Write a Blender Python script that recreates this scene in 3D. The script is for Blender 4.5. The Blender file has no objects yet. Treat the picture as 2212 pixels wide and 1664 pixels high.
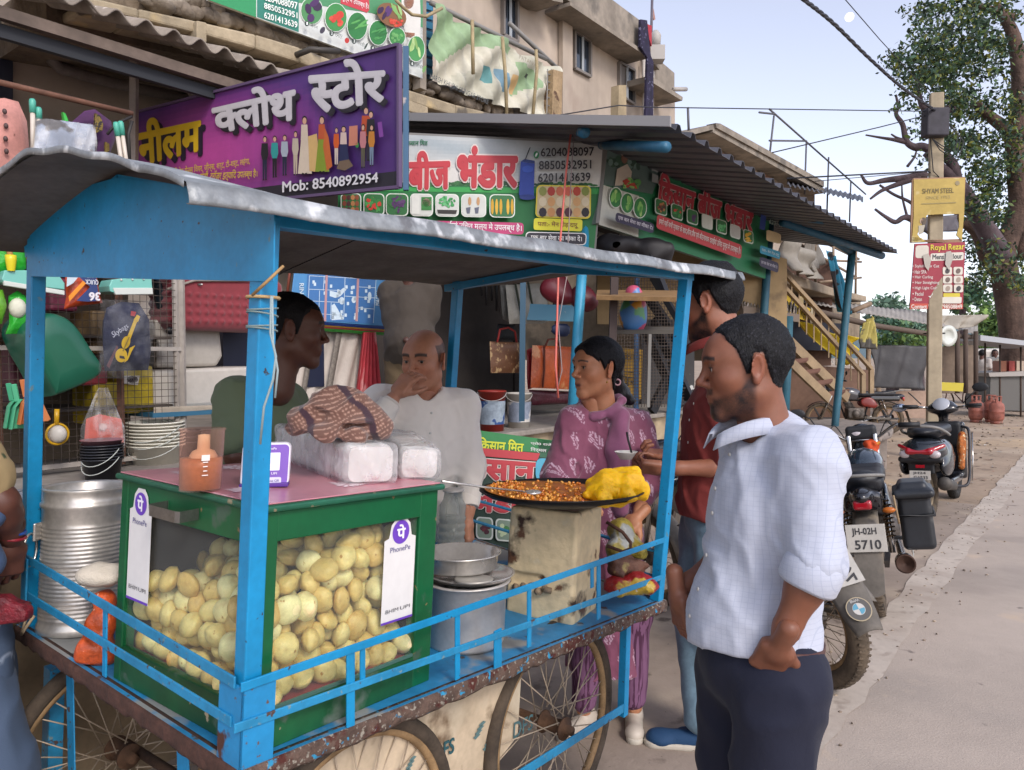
import bpy,math,random,re
import numpy as np
from mathutils import Vector,Matrix,Euler
# ---- camera, world, sun, exposure
SC=bpy.context.scene
COL=SC.collection
FL,CX,CY=1640.0,1106.0,832.0
PITCH=math.atan(62/1640.0)
EYE=Vector((0,0,1.52))
RT=Vector((1,0,0));FW=Vector((0,math.cos(PITCH),-math.sin(PITCH)));UP=Vector((0,math.sin(PITCH),math.cos(PITCH)))
cam=bpy.data.cameras.new('camera');cam.sensor_width=36;cam.lens=FL/2212*36;cam.clip_start=.05;cam.clip_end=3000
camo=bpy.data.objects.new('camera',cam);COL.objects.link(camo)
camo.location=EYE;camo.rotation_euler=(math.pi/2-PITCH,0,0);SC.camera=camo
SUN_EL,SUN_AZ=38.0,150.0
W=bpy.data.worlds.new('World');SC.world=W;W.use_nodes=True
wn=W.node_tree.nodes;wl=W.node_tree.links
bg=wn['Background']
sky=wn.new('ShaderNodeTexSky');sky.sky_type='NISHITA';sky.sun_disc=False
sky.sun_elevation=math.radians(SUN_EL);sky.sun_rotation=math.radians(SUN_AZ)
sky.air_density=1.0;sky.dust_density=1.2;sky.ozone_density=2.0
hs=wn.new('ShaderNodeHueSaturation');hs.inputs['Saturation'].default_value=.5
tn=wn.new('ShaderNodeMix');tn.data_type='RGBA';tn.blend_type='MULTIPLY';tn.inputs[0].default_value=1;tn.inputs[7].default_value=(1.0,.955,1.0,1);wl.new(sky.outputs[0],hs.inputs['Color']);wl.new(hs.outputs[0],tn.inputs[6]);wl.new(tn.outputs[2],bg.inputs[0]);bg.inputs[1].default_value=.108
sl=bpy.data.lights.new('sun','SUN');sl.energy=.74;sl.angle=math.radians(14);sl.color=(1,.93,.84)
so=bpy.data.objects.new('sun',sl);COL.objects.link(so)
_az,_el=math.radians(SUN_AZ),math.radians(SUN_EL)
_sd=Vector((math.sin(_az)*math.cos(_el),math.cos(_az)*math.cos(_el),math.sin(_el)))
so.rotation_euler=_sd.to_track_quat('Z','Y').to_euler()
SC.view_settings.view_transform='Standard';SC.view_settings.look='None'
SC.view_settings.exposure=1.34;SC.view_settings.gamma=1;SC.view_settings.use_curve_mapping=False
SC.render.engine='CYCLES';SC.cycles.max_bounces=7;SC.cycles.transparent_max_bounces=14
SC.cycles.diffuse_bounces=3;SC.cycles.glossy_bounces=3;SC.cycles.use_denoising=True
SC.cycles.caustics_reflective=False;SC.cycles.caustics_refractive=False
# ---- geometry of the view: street frame and pixel rays
SA=math.radians(38.3)
SV=Vector((math.sin(SA),math.cos(SA),0));NV=Vector((math.cos(SA),-math.sin(SA),0));ZV=Vector((0,0,1))
rnd=random.Random(11)
def U(a,b):return rnd.uniform(a,b)
def ray(x,y):return FW+RT*((x-CX)/FL)-UP*((y-CY)/FL)
def P(x,y,d):return EYE+ray(x,y)*d
def A(az):return Vector((math.sin(math.radians(az)),math.cos(math.radians(az)),0))
def onz(x,y,z=0.0):r=ray(x,y);return EYE+r*((z-EYE.z)/r.z)
def onn(x,y,c):r=ray(x,y);return EYE+r*((c-EYE.dot(NV))/r.dot(NV))
def ons(x,y,c):r=ray(x,y);return EYE+r*((c-EYE.dot(SV))/r.dot(SV))
def onpl(x,y,p,n):r=ray(x,y);return EYE+r*((p-EYE).dot(n)/r.dot(n))
def S(s,n,z):return SV*s+NV*n+ZV*z
def lin(c):
 if isinstance(c,str):
  c=c.lstrip('#');c=[int(c[i:i+2],16)/255 for i in(0,2,4)]
  c=[v/12.92 if v<=.04045 else((v+.055)/1.055)**2.4 for v in c]
 return(c[0],c[1],c[2])
# ---- materials
MATS={}
def pm(name,col=None,rough=.6,metal=0.,nz=None,bump=None,wear=None,spec=None,vc=False,coat=0.,streak=None,sss=0.,sheen=0.):
 """Principled material; nz=(scale,amount): value mottling; bump=(scale,strength,distance); wear=[(colour,scale,threshold,softness),...]"""
 if name in MATS:return MATS[name]
 m=bpy.data.materials.new(name);m.use_nodes=True;n=m.node_tree.nodes;l=m.node_tree.links
 b=n['Principled BSDF'];b.inputs['Roughness'].default_value=rough;b.inputs['Metallic'].default_value=metal
 if spec is not None:b.inputs['Specular IOR Level'].default_value=spec
 if coat:b.inputs['Coat Weight'].default_value=coat
 if sss:
  b.inputs['Subsurface Weight'].default_value=sss;b.inputs['Subsurface Radius'].default_value=(.012,.005,.003);b.inputs['Subsurface Scale'].default_value=.6
 if sheen:b.inputs['Sheen Weight'].default_value=sheen
 tc=n.new('ShaderNodeTexCoord')
 if vc:
  a=n.new('ShaderNodeAttribute');a.attribute_name='Col';cur=a.outputs['Color']
 else:
  a=n.new('ShaderNodeRGB');a.outputs[0].default_value=(*lin(col),1);cur=a.outputs[0]
 def noise(sc,det=4,st=None):
  t=n.new('ShaderNodeTexNoise');t.inputs['Scale'].default_value=sc;t.inputs['Detail'].default_value=det
  if st:
   mp=n.new('ShaderNodeMapping');mp.inputs['Scale'].default_value=st;l.new(tc.outputs['Object'],mp.inputs[0]);l.new(mp.outputs[0],t.inputs['Vector'])
  else:l.new(tc.outputs['Object'],t.inputs['Vector'])
  return t.outputs['Fac']
 def mult(cur,fac,lo,hi,a0=.35,a1=.65):
  r=n.new('ShaderNodeMapRange');r.inputs[1].default_value=a0;r.inputs[2].default_value=a1;r.inputs[3].default_value=lo;r.inputs[4].default_value=hi
  l.new(fac,r.inputs[0]);x=n.new('ShaderNodeMix');x.data_type='RGBA';x.blend_type='MULTIPLY';x.inputs[0].default_value=1
  l.new(cur,x.inputs[6]);l.new(r.outputs[0],x.inputs[7]);return x.outputs[2]
 if nz:
  cur=mult(cur,noise(nz[0]),1-nz[1],1+nz[1]*.5);cur=mult(cur,noise(nz[0]*7.3),1-nz[1]*.4,1+nz[1]*.25)
 if streak:cur=mult(cur,noise(streak[0],3,streak[2]),1-streak[1],1.0)
 wf=None
 for w in(wear or[]):
  f=noise(w[1],8,w[4]if len(w)>4 else None)
  r=n.new('ShaderNodeMapRange');r.inputs[1].default_value=w[2];r.inputs[2].default_value=w[2]+w[3];l.new(f,r.inputs[0])
  x=n.new('ShaderNodeMix');x.data_type='RGBA';l.new(r.outputs[0],x.inputs[0]);l.new(cur,x.inputs[6]);x.inputs[7].default_value=(*lin(w[0]),1);cur=x.outputs[2]
  wf=r.outputs[0]
 l.new(cur,b.inputs['Base Color'])
 if bump:
  bs=bump if isinstance(bump,list)else[bump];prev=None
  for q in bs:
   bn=n.new('ShaderNodeBump');bn.inputs['Strength'].default_value=q[1];bn.inputs['Distance'].default_value=q[2]if len(q)>2 else.01
   l.new(noise(q[0],5,q[3]if len(q)>3 else None),bn.inputs['Height'])
   if prev:l.new(prev,bn.inputs['Normal'])
   prev=bn.outputs[0]
  l.new(prev,b.inputs['Normal'])
 m['bs']=1;MATS[name]=m;return m
def clearm(name,tint='#ffffff',op=.1,rough=.08,diff='#ffffff',bump=None,vary=None,edge=.3):
 """thin clear sheet: mostly see-through with gloss (window glass, plastic film)"""
 if name in MATS:return MATS[name]
 m=bpy.data.materials.new(name);m.use_nodes=True;n=m.node_tree.nodes;l=m.node_tree.links
 for x in list(n):
  if x.type!='OUTPUT_MATERIAL':n.remove(x)
 out=[x for x in n if x.type=='OUTPUT_MATERIAL'][0]
 t=n.new('ShaderNodeBsdfTransparent');t.inputs[0].default_value=(*lin(tint),1)
 p=n.new('ShaderNodeBsdfPrincipled');p.inputs['Base Color'].default_value=(*lin(diff),1);p.inputs['Roughness'].default_value=rough
 mx=n.new('ShaderNodeMixShader');lw=n.new('ShaderNodeLayerWeight');lw.inputs[0].default_value=.35
 ad=n.new('ShaderNodeMath');ad.operation='ADD';ad.use_clamp=True;ad.inputs[1].default_value=op
 ml=n.new('ShaderNodeMath');ml.operation='MULTIPLY';ml.inputs[1].default_value=edge
 l.new(lw.outputs['Facing'],ml.inputs[0]);l.new(ml.outputs[0],ad.inputs[0]);fac=ad.outputs[0]
 tc=n.new('ShaderNodeTexCoord')
 if vary:
  tx=n.new('ShaderNodeTexNoise');tx.inputs['Scale'].default_value=vary[0];tx.inputs['Detail'].default_value=5;l.new(tc.outputs['Object'],tx.inputs['Vector'])
  r=n.new('ShaderNodeMapRange');r.inputs[1].default_value=.45;r.inputs[2].default_value=.72;r.inputs[4].default_value=vary[1];l.new(tx.outputs[0],r.inputs[0])
  a2=n.new('ShaderNodeMath');a2.operation='ADD';a2.use_clamp=True;l.new(fac,a2.inputs[0]);l.new(r.outputs[0],a2.inputs[1]);fac=a2.outputs[0]
 if bump:
  tx=n.new('ShaderNodeTexNoise');tx.inputs['Scale'].default_value=bump[0];tx.inputs['Detail'].default_value=3;l.new(tc.outputs['Object'],tx.inputs['Vector'])
  bn=n.new('ShaderNodeBump');bn.inputs['Strength'].default_value=bump[1];bn.inputs['Distance'].default_value=.01;l.new(tx.outputs[0],bn.inputs['Height']);l.new(bn.outputs[0],p.inputs['Normal'])
 l.new(fac,mx.inputs[0]);l.new(t.outputs[0],mx.inputs[1]);l.new(p.outputs[0],mx.inputs[2]);l.new(mx.outputs[0],out.inputs[0])
 MATS[name]=m;return m
# ---- objects
WM={}
def setp(o,label=None,cat=None,group=None,kind=None):
 if label:o['label']=label
 if cat:o['category']=cat
 if group:o['group']=group
 if kind:o['kind']=kind
 return o
def thing(name,label,cat,loc=(0,0,0),group=None,rot=None,kind=None):
 o=bpy.data.objects.new(name,None);COL.objects.link(o);o.empty_display_size=.1
 M=Matrix.Translation(Vector(loc))
 if rot is not None:M=M@(rot.to_4x4()if isinstance(rot,Matrix)else Euler(rot).to_matrix().to_4x4())
 o.matrix_world=M;WM[o.name]=M;return setp(o,label,cat,group,kind)
def mkobj(name,me,mat,parent=None,local=False,origin=None):
 o=bpy.data.objects.new(name,me);COL.objects.link(o)
 if mat and not me.materials:me.materials.append(mat)
 if parent is not None:
  pw=WM[parent.name];o.parent=parent
  if local:WM[o.name]=pw.copy()
  else:me.transform(pw.inverted());WM[o.name]=pw.copy()
 else:
  if origin is not None:me.transform(Matrix.Translation(-Vector(origin)));o.location=Vector(origin);WM[o.name]=Matrix.Translation(Vector(origin))
  else:WM[o.name]=Matrix()
 return o
def rawmesh(verts,faces,cols=None,smooth=True,name='m'):
 """verts Nx3 array, faces list or Mx4 array, cols per-vertex Nx3"""
 me=bpy.data.meshes.new(name)
 if isinstance(faces,np.ndarray):
  k=faces.shape[1];me.vertices.add(len(verts));me.vertices.foreach_set('co',np.asarray(verts,np.float32).ravel())
  me.loops.add(faces.size);me.loops.foreach_set('vertex_index',faces.astype(np.int32).ravel())
  me.polygons.add(len(faces));me.polygons.foreach_set('loop_start',np.arange(0,faces.size,k,dtype=np.int32))
  me.update(calc_edges=True)
 else:me.from_pydata([tuple(v)for v in verts],[],faces)
 if cols is not None:
  a=me.color_attributes.new('Col','FLOAT_COLOR','POINT');c=np.ones((len(verts),4),np.float32);c[:,:3]=cols;a.data.foreach_set('color',c.ravel())
 if smooth:me.polygons.foreach_set('use_smooth',np.ones(len(me.polygons),bool))
 me.update();return me
class MB:
 def __init__(s):s.v=[];s.f=[];s.fc=[];s.sm=[];s.c=(1,1,1);s.smooth=False
 def col(s,c):s.c=lin(c);return s
 def add(s,vs,fs):
  o=len(s.v);s.v+=[tuple(v)for v in vs]
  for f in fs:s.f.append([i+o for i in f]);s.fc.append(s.c);s.sm.append(s.smooth)
  return s
 def hexa(s,p):
  return s.add(p,[(3,2,1,0),(4,5,6,7),(0,1,5,4),(1,2,6,5),(2,3,7,6),(3,0,4,7)])
 def box(s,c,sz,M=None,ax=None):
  c=Vector(c);h=[x/2 for x in sz];A=ax or(Vector((1,0,0)),Vector((0,1,0)),Vector((0,0,1)))
  ps=[c+A[0]*(i*h[0])+A[1]*(j*h[1])+A[2]*(k*h[2])for k in(-1,1)for i,j in((-1,-1),(1,-1),(1,1),(-1,1))]
  if M:ps=[M@q for q in ps]
  return s.hexa(ps)
 def sbox(s,s0,s1,n0,n1,z0,z1):
  return s.hexa([S(a,b,z)for z in(z0,z1)for a,b in((s0,n1),(s1,n1),(s1,n0),(s0,n0))][::1])
 def bar(s,a,b,w,h=None,up=None):
  a=Vector(a);b=Vector(b);h=w if h is None else h;d=(b-a).normalized();up=Vector(up)if up is not None else Vector((0,0,1))
  if abs(d.dot(up))>.98:up=Vector((0,1,0))if abs(d.y)<.9 else Vector((1,0,0))
  x=d.cross(up).normalized();y=x.cross(d)
  ps=[p+x*(i*w/2)+y*(j*h/2)for p in(a,b)for i,j in((-1,-1),(1,-1),(1,1),(-1,1))]
  return s.hexa(ps)
 def prism(s,pts,t):
  n=len(pts);pts=[Vector(p)for p in pts];t=Vector(t)
  return s.add(pts+[p+t for p in pts],[list(range(n))[::-1],list(range(n,2*n))]+[(i,(i+1)%n,(i+1)%n+n,i+n)for i in range(n)])
 def tube(s,path,r,n=8,cap=True,closed=False):
  path=[Vector(p)for p in path];m=len(path);rr=r if isinstance(r,(list,tuple))else[r]*m;vs=[];sm=s.smooth;s.smooth=True
  d0=(path[1]-path[0]).normalized();up=Vector((0,0,1))if abs(d0.z)<.9 else Vector((0,1,0));x=d0.cross(up).normalized()
  for i,p in enumerate(path):
   if closed:d=path[(i+1)%m]-path[i-1]
   else:d=path[min(i+1,m-1)]-path[max(i-1,0)]
   d=d.normalized()if d.length>1e-9 else d0;x=(x-d*x.dot(d));x=x.normalized()if x.length>1e-6 else d.orthogonal().normalized();y=d.cross(x)
   for k in range(n):a=2*math.pi*k/n;vs.append(p+x*(rr[i]*math.cos(a))+y*(rr[i]*math.sin(a)))
  fs=[(i*n+k,i*n+(k+1)%n,(i+1)*n+(k+1)%n,(i+1)*n+k)for i in range(m-1)for k in range(n)]
  if closed:fs+=[((m-1)*n+k,(m-1)*n+(k+1)%n,(k+1)%n,k)for k in range(n)]
  elif cap:fs+=[list(range(n))[::-1],[(m-1)*n+k for k in range(n)]]
  s.add(vs,fs);s.smooth=sm;return s
 def lathe(s,prof,c=(0,0,0),ax=(0,0,1),n=24,arc=None):
  ax=Vector(ax).normalized();c=Vector(c);x=ax.orthogonal().normalized()if abs(ax.z)<.99 else Vector((1,0,0));y=ax.cross(x);vs=[];sm=s.smooth;s.smooth=True
  for r,h in prof:
   for k in range(n):a=2*math.pi*k/n;vs.append(c+ax*h+x*(r*math.cos(a))+y*(r*math.sin(a)))
  fs=[(i*n+k,i*n+(k+1)%n,(i+1)*n+(k+1)%n,(i+1)*n+k)for i in range(len(prof)-1)for k in range(n)]
  s.add(vs,fs);s.smooth=sm;return s
 def grid(s,fn,nu,nv,back=None):
  vs=[fn(i/nu,j/nv)for j in range(nv+1)for i in range(nu+1)];w=nu+1;sm=s.smooth;s.smooth=True
  fs=[(j*w+i,j*w+i+1,(j+1)*w+i+1,(j+1)*w+i)for j in range(nv)for i in range(nu)]
  s.add(vs,fs);s.smooth=sm;return s
 def sphere(s,c,r,n=10,m=7,sq=None):
  c=Vector(c);r=(r,r,r)if not isinstance(r,(tuple,list))else r;vs=[];sm=s.smooth;s.smooth=True
  for j in range(m+1):
   t=math.pi*j/m
   for k in range(n):a=2*math.pi*k/n;vs.append(c+Vector((r[0]*math.sin(t)*math.cos(a),r[1]*math.sin(t)*math.sin(a),r[2]*math.cos(t))))
  s.add(vs,[(j*n+k,(j+1)*n+k,(j+1)*n+(k+1)%n,j*n+(k+1)%n)for j in range(m)for k in range(n)]);s.smooth=sm;return s
 def mesh(s,name='m'):
  me=bpy.data.meshes.new(name);me.from_pydata(s.v,[],s.f)
  a=me.color_attributes.new('Col','FLOAT_COLOR','CORNER')
  arr=np.ones((len(me.loops),4),np.float32);cnt=[len(f)for f in s.f];arr[:,:3]=np.repeat(np.array(s.fc,np.float32),cnt,axis=0)if s.f else 1
  a.data.foreach_set('color',arr.ravel());me.polygons.foreach_set('use_smooth',np.array(s.sm,bool));me.update();return me
 def build(s,name,mat,parent=None,local=False,origin=None,bevel=0.,solid=0.,label=None,kind=None):
  o=mkobj(name,s.mesh(name),mat,parent,local,origin)
  if solid:md=o.modifiers.new('s','SOLIDIFY');md.thickness=solid;md.offset=0
  if bevel:md=o.modifiers.new('b','BEVEL');md.width=bevel;md.segments=2;md.limit_method='ANGLE';md.angle_limit=.7
  return setp(o,label,None,None,kind)
def dup(o,parent=None):
 c=o.copy();COL.objects.link(c)
 if parent is not None:c.parent=parent
 for ch in list(o.children):dup(ch,c)
 return c
# ---- smooth blended solids meshed on a grid (people, sacks, bodywork)
class SDF:
 def __init__(s):s.p=[]
 def cap(s,a,b,ra,rb=None,k=.02,op=1):s.p.append(('c',np.array(a,float),np.array(b,float),ra,ra if rb is None else rb,k,op));return s
 def chain(s,pts,rs,k=.02):
  for i in range(len(pts)-1):s.cap(pts[i],pts[i+1],rs[i],rs[i+1],k)
  return s
 def ell(s,c,r,k=.02,op=1,R=None):s.p.append(('e',np.array(c,float),np.array([r]*3 if isinstance(r,(int,float))else r,float),None if R is None else np.array(R,float),0,k,op));return s
 def rbox(s,c,h,r=.02,k=.02,op=1,R=None):s.p.append(('b',np.array(c,float),np.array(h,float),None if R is None else np.array(R,float),r,k,op));return s
 def plane(s,pt,n):s.p.append(('p',np.array(pt,float),np.array(n,float)/np.linalg.norm(n),0,0,.0,-1));return s
 def mesh(s,h,disp=None,pad=.03,taubin=0):
  lo=np.full(3,1e9);hi=np.full(3,-1e9)
  def bb(q):
   if q[0]=='c':r=max(q[3],q[4]);return np.minimum(q[1],q[2])-r,np.maximum(q[1],q[2])+r
   R=q[3];e=q[2]if q[0]=='e' else q[2]+q[4]
   if R is not None:e=np.abs(R)@e
   return q[1]-e,q[1]+e
  for q in s.p:
   if q[6]>0:a,b=bb(q);lo=np.minimum(lo,a);hi=np.maximum(hi,b)
  lo-=pad;hi+=pad;n=np.ceil((hi-lo)/h).astype(int)+1
  ax=[lo[i]+h*np.arange(n[i],dtype=np.float32)for i in range(3)]
  F=np.full(n,.08,np.float32)
  for q in s.p:
   if q[0]=='p':sl=(slice(None),)*3
   else:
    a,b=bb(q);mg=.05+q[5]
    i0=np.clip(((a-mg-lo)/h).astype(int),0,n);i1=np.clip(np.ceil((b+mg-lo)/h).astype(int)+1,0,n)
    if(i1<=i0).any():continue
    sl=tuple(slice(i0[i],i1[i])for i in range(3))
   X=ax[0][sl[0]][:,None,None];Y=ax[1][sl[1]][None,:,None];Z=ax[2][sl[2]][None,None,:]
   if q[0]=='c':
    a,b=q[1],q[2];d=b-a;L=max(float(d@d),1e-12)
    t=np.clip(((X-a[0])*d[0]+(Y-a[1])*d[1]+(Z-a[2])*d[2])/L,0,1)
    D=np.sqrt((X-a[0]-t*d[0])**2+(Y-a[1]-t*d[1])**2+(Z-a[2]-t*d[2])**2)-(q[3]+(q[4]-q[3])*t)
   elif q[0]=='p':D=(X-q[1][0])*q[2][0]+(Y-q[1][1])*q[2][1]+(Z-q[1][2])*q[2][2];D=-D
   else:
    x,y,z=X-q[1][0],Y-q[1][1],Z-q[1][2]
    if q[3]is not None:R=q[3];x,y,z=R[0,0]*x+R[1,0]*y+R[2,0]*z,R[0,1]*x+R[1,1]*y+R[2,1]*z,R[0,2]*x+R[1,2]*y+R[2,2]*z
    if q[0]=='e':
     r=q[2];k0=np.sqrt((x/r[0])**2+(y/r[1])**2+(z/r[2])**2);k1=np.sqrt((x/r[0]**2)**2+(y/r[1]**2)**2+(z/r[2]**2)**2)+1e-9
     D=k0*(k0-1)/k1
    else:
     qx,qy,qz=np.abs(x)-q[2][0],np.abs(y)-q[2][1],np.abs(z)-q[2][2]
     D=np.sqrt(np.maximum(qx,0)**2+np.maximum(qy,0)**2+np.maximum(qz,0)**2)+np.minimum(np.maximum(qx,np.maximum(qy,qz)),0)-q[4]
   k=q[5];G=F[sl]
   if q[6]>0:
    if k>0:hh=np.maximum(k-np.abs(G-D),0)/k;F[sl]=np.minimum(G,D)-hh*hh*k*.25
    else:F[sl]=np.minimum(G,D)
   else:
    D=-D
    if k>0:hh=np.maximum(k-np.abs(G-D),0)/k;F[sl]=np.maximum(G,D)+hh*hh*k*.25
    else:F[sl]=np.maximum(G,D)
  if disp is not None:F=F+disp(ax[0][:,None,None],ax[1][None,:,None],ax[2][None,None,:]).astype(np.float32)
  ins=F<0;c=np.zeros(np.array(F.shape)-1,np.int8)
  for i in(0,1):
   for j in(0,1):
    for k in(0,1):c+=ins[i:F.shape[0]-1+i,j:F.shape[1]-1+j,k:F.shape[2]-1+k]
  act=np.argwhere((c>0)&(c<8));N=len(act);idx=np.full(c.shape,-1,np.int32);idx[tuple(act.T)]=np.arange(N)
  acc=np.zeros((N,3));cnt=np.zeros(N)
  for a in range(3):
   b,d=(a+1)%3,(a+2)%3
   for u in(0,1):
    for v in(0,1):
     o=np.zeros(3,int);o[b]=u;o[d]=v;p0=act+o;p1=p0.copy();p1[:,a]+=1
     f0=F[tuple(p0.T)];f1=F[tuple(p1.T)];m=(f0<0)!=(f1<0);t=np.where(m,f0/np.where(m,f0-f1,1),0)
     q=p0+0.;q[:,a]+=t;acc[m]+=q[m];cnt[m]+=1
  V=lo+h*acc/cnt[:,None];faces=[]
  for a in range(3):
   b,d=(a+1)%3,(a+2)%3
   s0=[slice(None)]*3;s1=[slice(None)]*3;s0[a]=slice(0,F.shape[a]-1);s1[a]=slice(1,F.shape[a])
   e=ins[tuple(s0)]!=ins[tuple(s1)];pos=np.argwhere(e);pos=pos[(pos[:,b]>0)&(pos[:,d]>0)&(pos[:,b]<F.shape[b]-1)&(pos[:,d]<F.shape[d]-1)]
   flip=ins[tuple(pos.T)]
   def ci(u,v):q=pos.copy();q[:,b]-=u;q[:,d]-=v;return idx[tuple(q.T)]
   Q=np.stack([ci(1,1),ci(0,1),ci(0,0),ci(1,0)],1);Q[~flip]=Q[~flip][:,::-1];faces.append(Q)
  Fc=np.concatenate(faces)
  return V,Fc
def wob(seed,fr,n=6,aniso=(1,1,1)):
 """sum of sines over random directions, roughly -1..1, usable on grids"""
 r=np.random.RandomState(seed);K=r.normal(size=(n,3))*np.array(aniso);K=K/np.linalg.norm(K,axis=1)[:,None]*fr*r.uniform(.6,1.5,(n,1));ph=r.uniform(0,6.28,n)
 def f(X,Y,Z):
  o=0
  for i in range(n):o=o+np.sin(K[i,0]*X+K[i,1]*Y+K[i,2]*Z+ph[i]+(0 if i==0 else.8*np.sin(K[i-1,1]*X-K[i-1,0]*Z+K[i-1,2]*Y)))
  return o/n**.5*.8
 return f
def sdfobj(name,sdf,h,mat,parent=None,disp=None,colf=None,M=None,local=False,origin=None,label=None,smooth_it=1,kind=None):
 V,Fc=sdf.mesh(h,disp);cols=None
 if colf is not None:cols=colf(V)
 if M is not None:V=V@np.array(M.to_3x3()).T+np.array(M.translation)
 me=rawmesh(V,Fc,cols,True,name);o=mkobj(name,me,mat,parent,local,origin)
 if smooth_it:md=o.modifiers.new('sm','SMOOTH');md.factor=.5;md.iterations=smooth_it
 return setp(o,label,None,None,kind)
# ---- flat print on boards, laid out on the board's own plane
TXT={}
def glyphs(s,off=0.):
 s=re.sub('([क-ह])ि',r'ि\1',s)
 key=(s,off)
 if key in TXT:return TXT[key]
 vs=[];fs=[];x0=0.;i=0;runs=[];cur=''
 while i<len(s):
  if s[i]=='~':
   if cur:runs.append((cur,0));cur=''
   runs.append((s[i+1],1));i+=2
  else:cur+=s[i];i+=1
 if cur:runs.append((cur,0))
 for t,half in runs:
  if t.strip()=='':x0+=.3*len(t);continue
  lead=len(t)-len(t.lstrip())
  x0+=.3*lead;trail=len(t)-len(t.rstrip());t=t.strip()
  c=bpy.data.curves.new('t','FONT');c.body=t;c.size=1;c.resolution_u=3
  o=bpy.data.objects.new('t',c);COL.objects.link(o);bpy.context.view_layer.update()
  me=bpy.data.meshes.new_from_object(o.evaluated_get(bpy.context.evaluated_depsgraph_get()));bpy.data.objects.remove(o);bpy.data.curves.remove(c)
  if half:
   import bmesh
   bm=bmesh.new();bm.from_mesh(me);fr={'क':.72,'स':.66,'ब':.62,'त':.6,'न':.62}.get(t,.66)
   w=max(v.co.x for v in bm.verts);bmesh.ops.bisect_plane(bm,geom=bm.verts[:]+bm.edges[:]+bm.faces[:],plane_co=(w*fr,0,0),plane_no=(1,0,0),clear_outer=True);bm.to_mesh(me);bm.free()
  b=len(vs);xs=[v.co.x for v in me.vertices]or[0]
  vs+=[(v.co.x+x0,v.co.y)for v in me.vertices];fs+=[[k+b for k in p.vertices]for p in me.polygons]
  x0+=max(xs)-(.02 if half else.0)+.3*trail;bpy.data.meshes.remove(me)
 TXT[key]=(vs,fs);return TXT[key]
def glyph3(s,off=0.):
 """glyph outlines thickened by laying shifted copies over each other; returns points, faces and a tiny lift per point"""
 if('3',s,off)in TXT:return TXT['3',s,off]
 v0,f0=glyphs(s);par=list(range(len(v0)))
 def fnd(i):
  while par[i]!=i:par[i]=par[par[i]];i=par[i]
  return i
 for f in f0:
  for k in f[1:]:par[fnd(k)]=fnd(f[0])
 ids={};isl=[ids.setdefault(fnd(i),len(ids))%7*.000025 for i in range(len(v0))]
 o=off*1.0;sh=[(0,0)]+([(o*math.cos(a),o*math.sin(a))for a in[6.2832*k/(4 if off<.02 else 10)for k in range(4 if off<.02 else 10)]]if off>.004 else[])+([(o*.5*math.cos(a),o*.5*math.sin(a))for a in[6.2832*k/6 for k in range(6)]]if off>.04 else[])
 vs,fs,hs=[],[],[];n=len(v0)
 for k,(dx,dy)in enumerate(sh):fs+=[[i+k*n for i in f]for f in f0];vs+=[(x+dx,y+dy)for x,y in v0];hs+=[h+.00018*k for h in isl]
 TXT['3',s,off]=(vs,fs,hs);return TXT['3',s,off]
class Panel:
 def __init__(s,p,n,step=.0025):
  s.p=Vector(p);s.n=Vector(n).normalized()
  if s.n.dot(EYE-s.p)<0:s.n=-s.n
  s.mb=MB();s.h=0;s.step=step
 def at(s,x,y,h=0):return onpl(x,y,s.p,s.n)+s.n*h
 def lay(s):s.h+=s.step
 def poly(s,pts,c,h=None):
  s.mb.col(c);vs=[s.at(x,y,s.h if h is None else h)for x,y in pts];s.mb.add(vs,[list(range(len(vs)))]);return s
 def quadpts(s,q):
  return q
 @staticmethod
 def bl(q,u,v):
  (ax,ay),(bx,by),(cx,cy),(dx,dy)=q
  return(ax*(1-u)*(1-v)+bx*u*(1-v)+cx*u*v+dx*(1-u)*v,ay*(1-u)*(1-v)+by*u*(1-v)+cy*u*v+dy*(1-u)*v)
 def rq(s,q,c,r=.15,ar=1.,n=4):
  pts=[];rx=r/ar;ry=r
  for(cx,cy,a0)in((1-rx,ry,-90),(1-rx,1-ry,0),(rx,1-ry,90),(rx,ry,180)):
   for k in range(n+1):a=math.radians(a0+90*k/n);pts.append(s.bl(q,cx+rx*math.cos(a),cy+ry*math.sin(a)))
  return s.poly(pts,c)
 def ell(s,x,y,rx,ry,c,rot=0,n=20):
  cr,sr=math.cos(rot),math.sin(rot);return s.poly([(x+rx*math.cos(a)*cr-ry*math.sin(a)*sr,y+rx*math.cos(a)*sr+ry*math.sin(a)*cr)for a in[2*math.pi*k/n for k in range(n)]],c)
 def text(s,t,q,c,off=0.,ol=None,olw=.03,shadow=None):
  if shadow:s._text(t,[(x+shadow[0],y+shadow[1])for x,y in q],shadow[2],off+.005);s.lay()
  if ol:s._text(t,q,ol,off+olw,ref=off);s.lay()
  s._text(t,q,c,off)
 def _text(s,t,q,c,off,ref=None):
  vs,fs,hs=glyph3(t,off);rv=glyph3(t,off if ref is None else ref)[0]
  x0=min(v[0]for v in rv);x1=max(v[0]for v in rv);y0=min(v[1]for v in rv);y1=max(v[1]for v in rv)
  s.mb.col(c);s.mb.add([s.at(*s.bl(q,(x-x0)/(x1-x0),1-(y-y0)/(y1-y0)),s.h+h_)for(x,y),h_ in zip(vs,hs)],fs)
 def build(s,name,parent,mat=None,label=None):
  o=s.mb.build(name,mat or pm('print',vc=True,rough=.55,nz=(6,.06)),parent,label=label);s.mb=MB();return o
def Q(x0,y0,x1,y1,sl=0.,sl2=None,sk=0.):
 """upright quad in picture units: left edge x0, y0..y1; slopes of top and bottom edges to the right"""
 sl2=sl if sl2 is None else sl2;d=x1-x0
 return[(x0+sk,y0),(x1+sk,y0+sl*d),(x1,y1+sl2*d),(x0,y1)]
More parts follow.
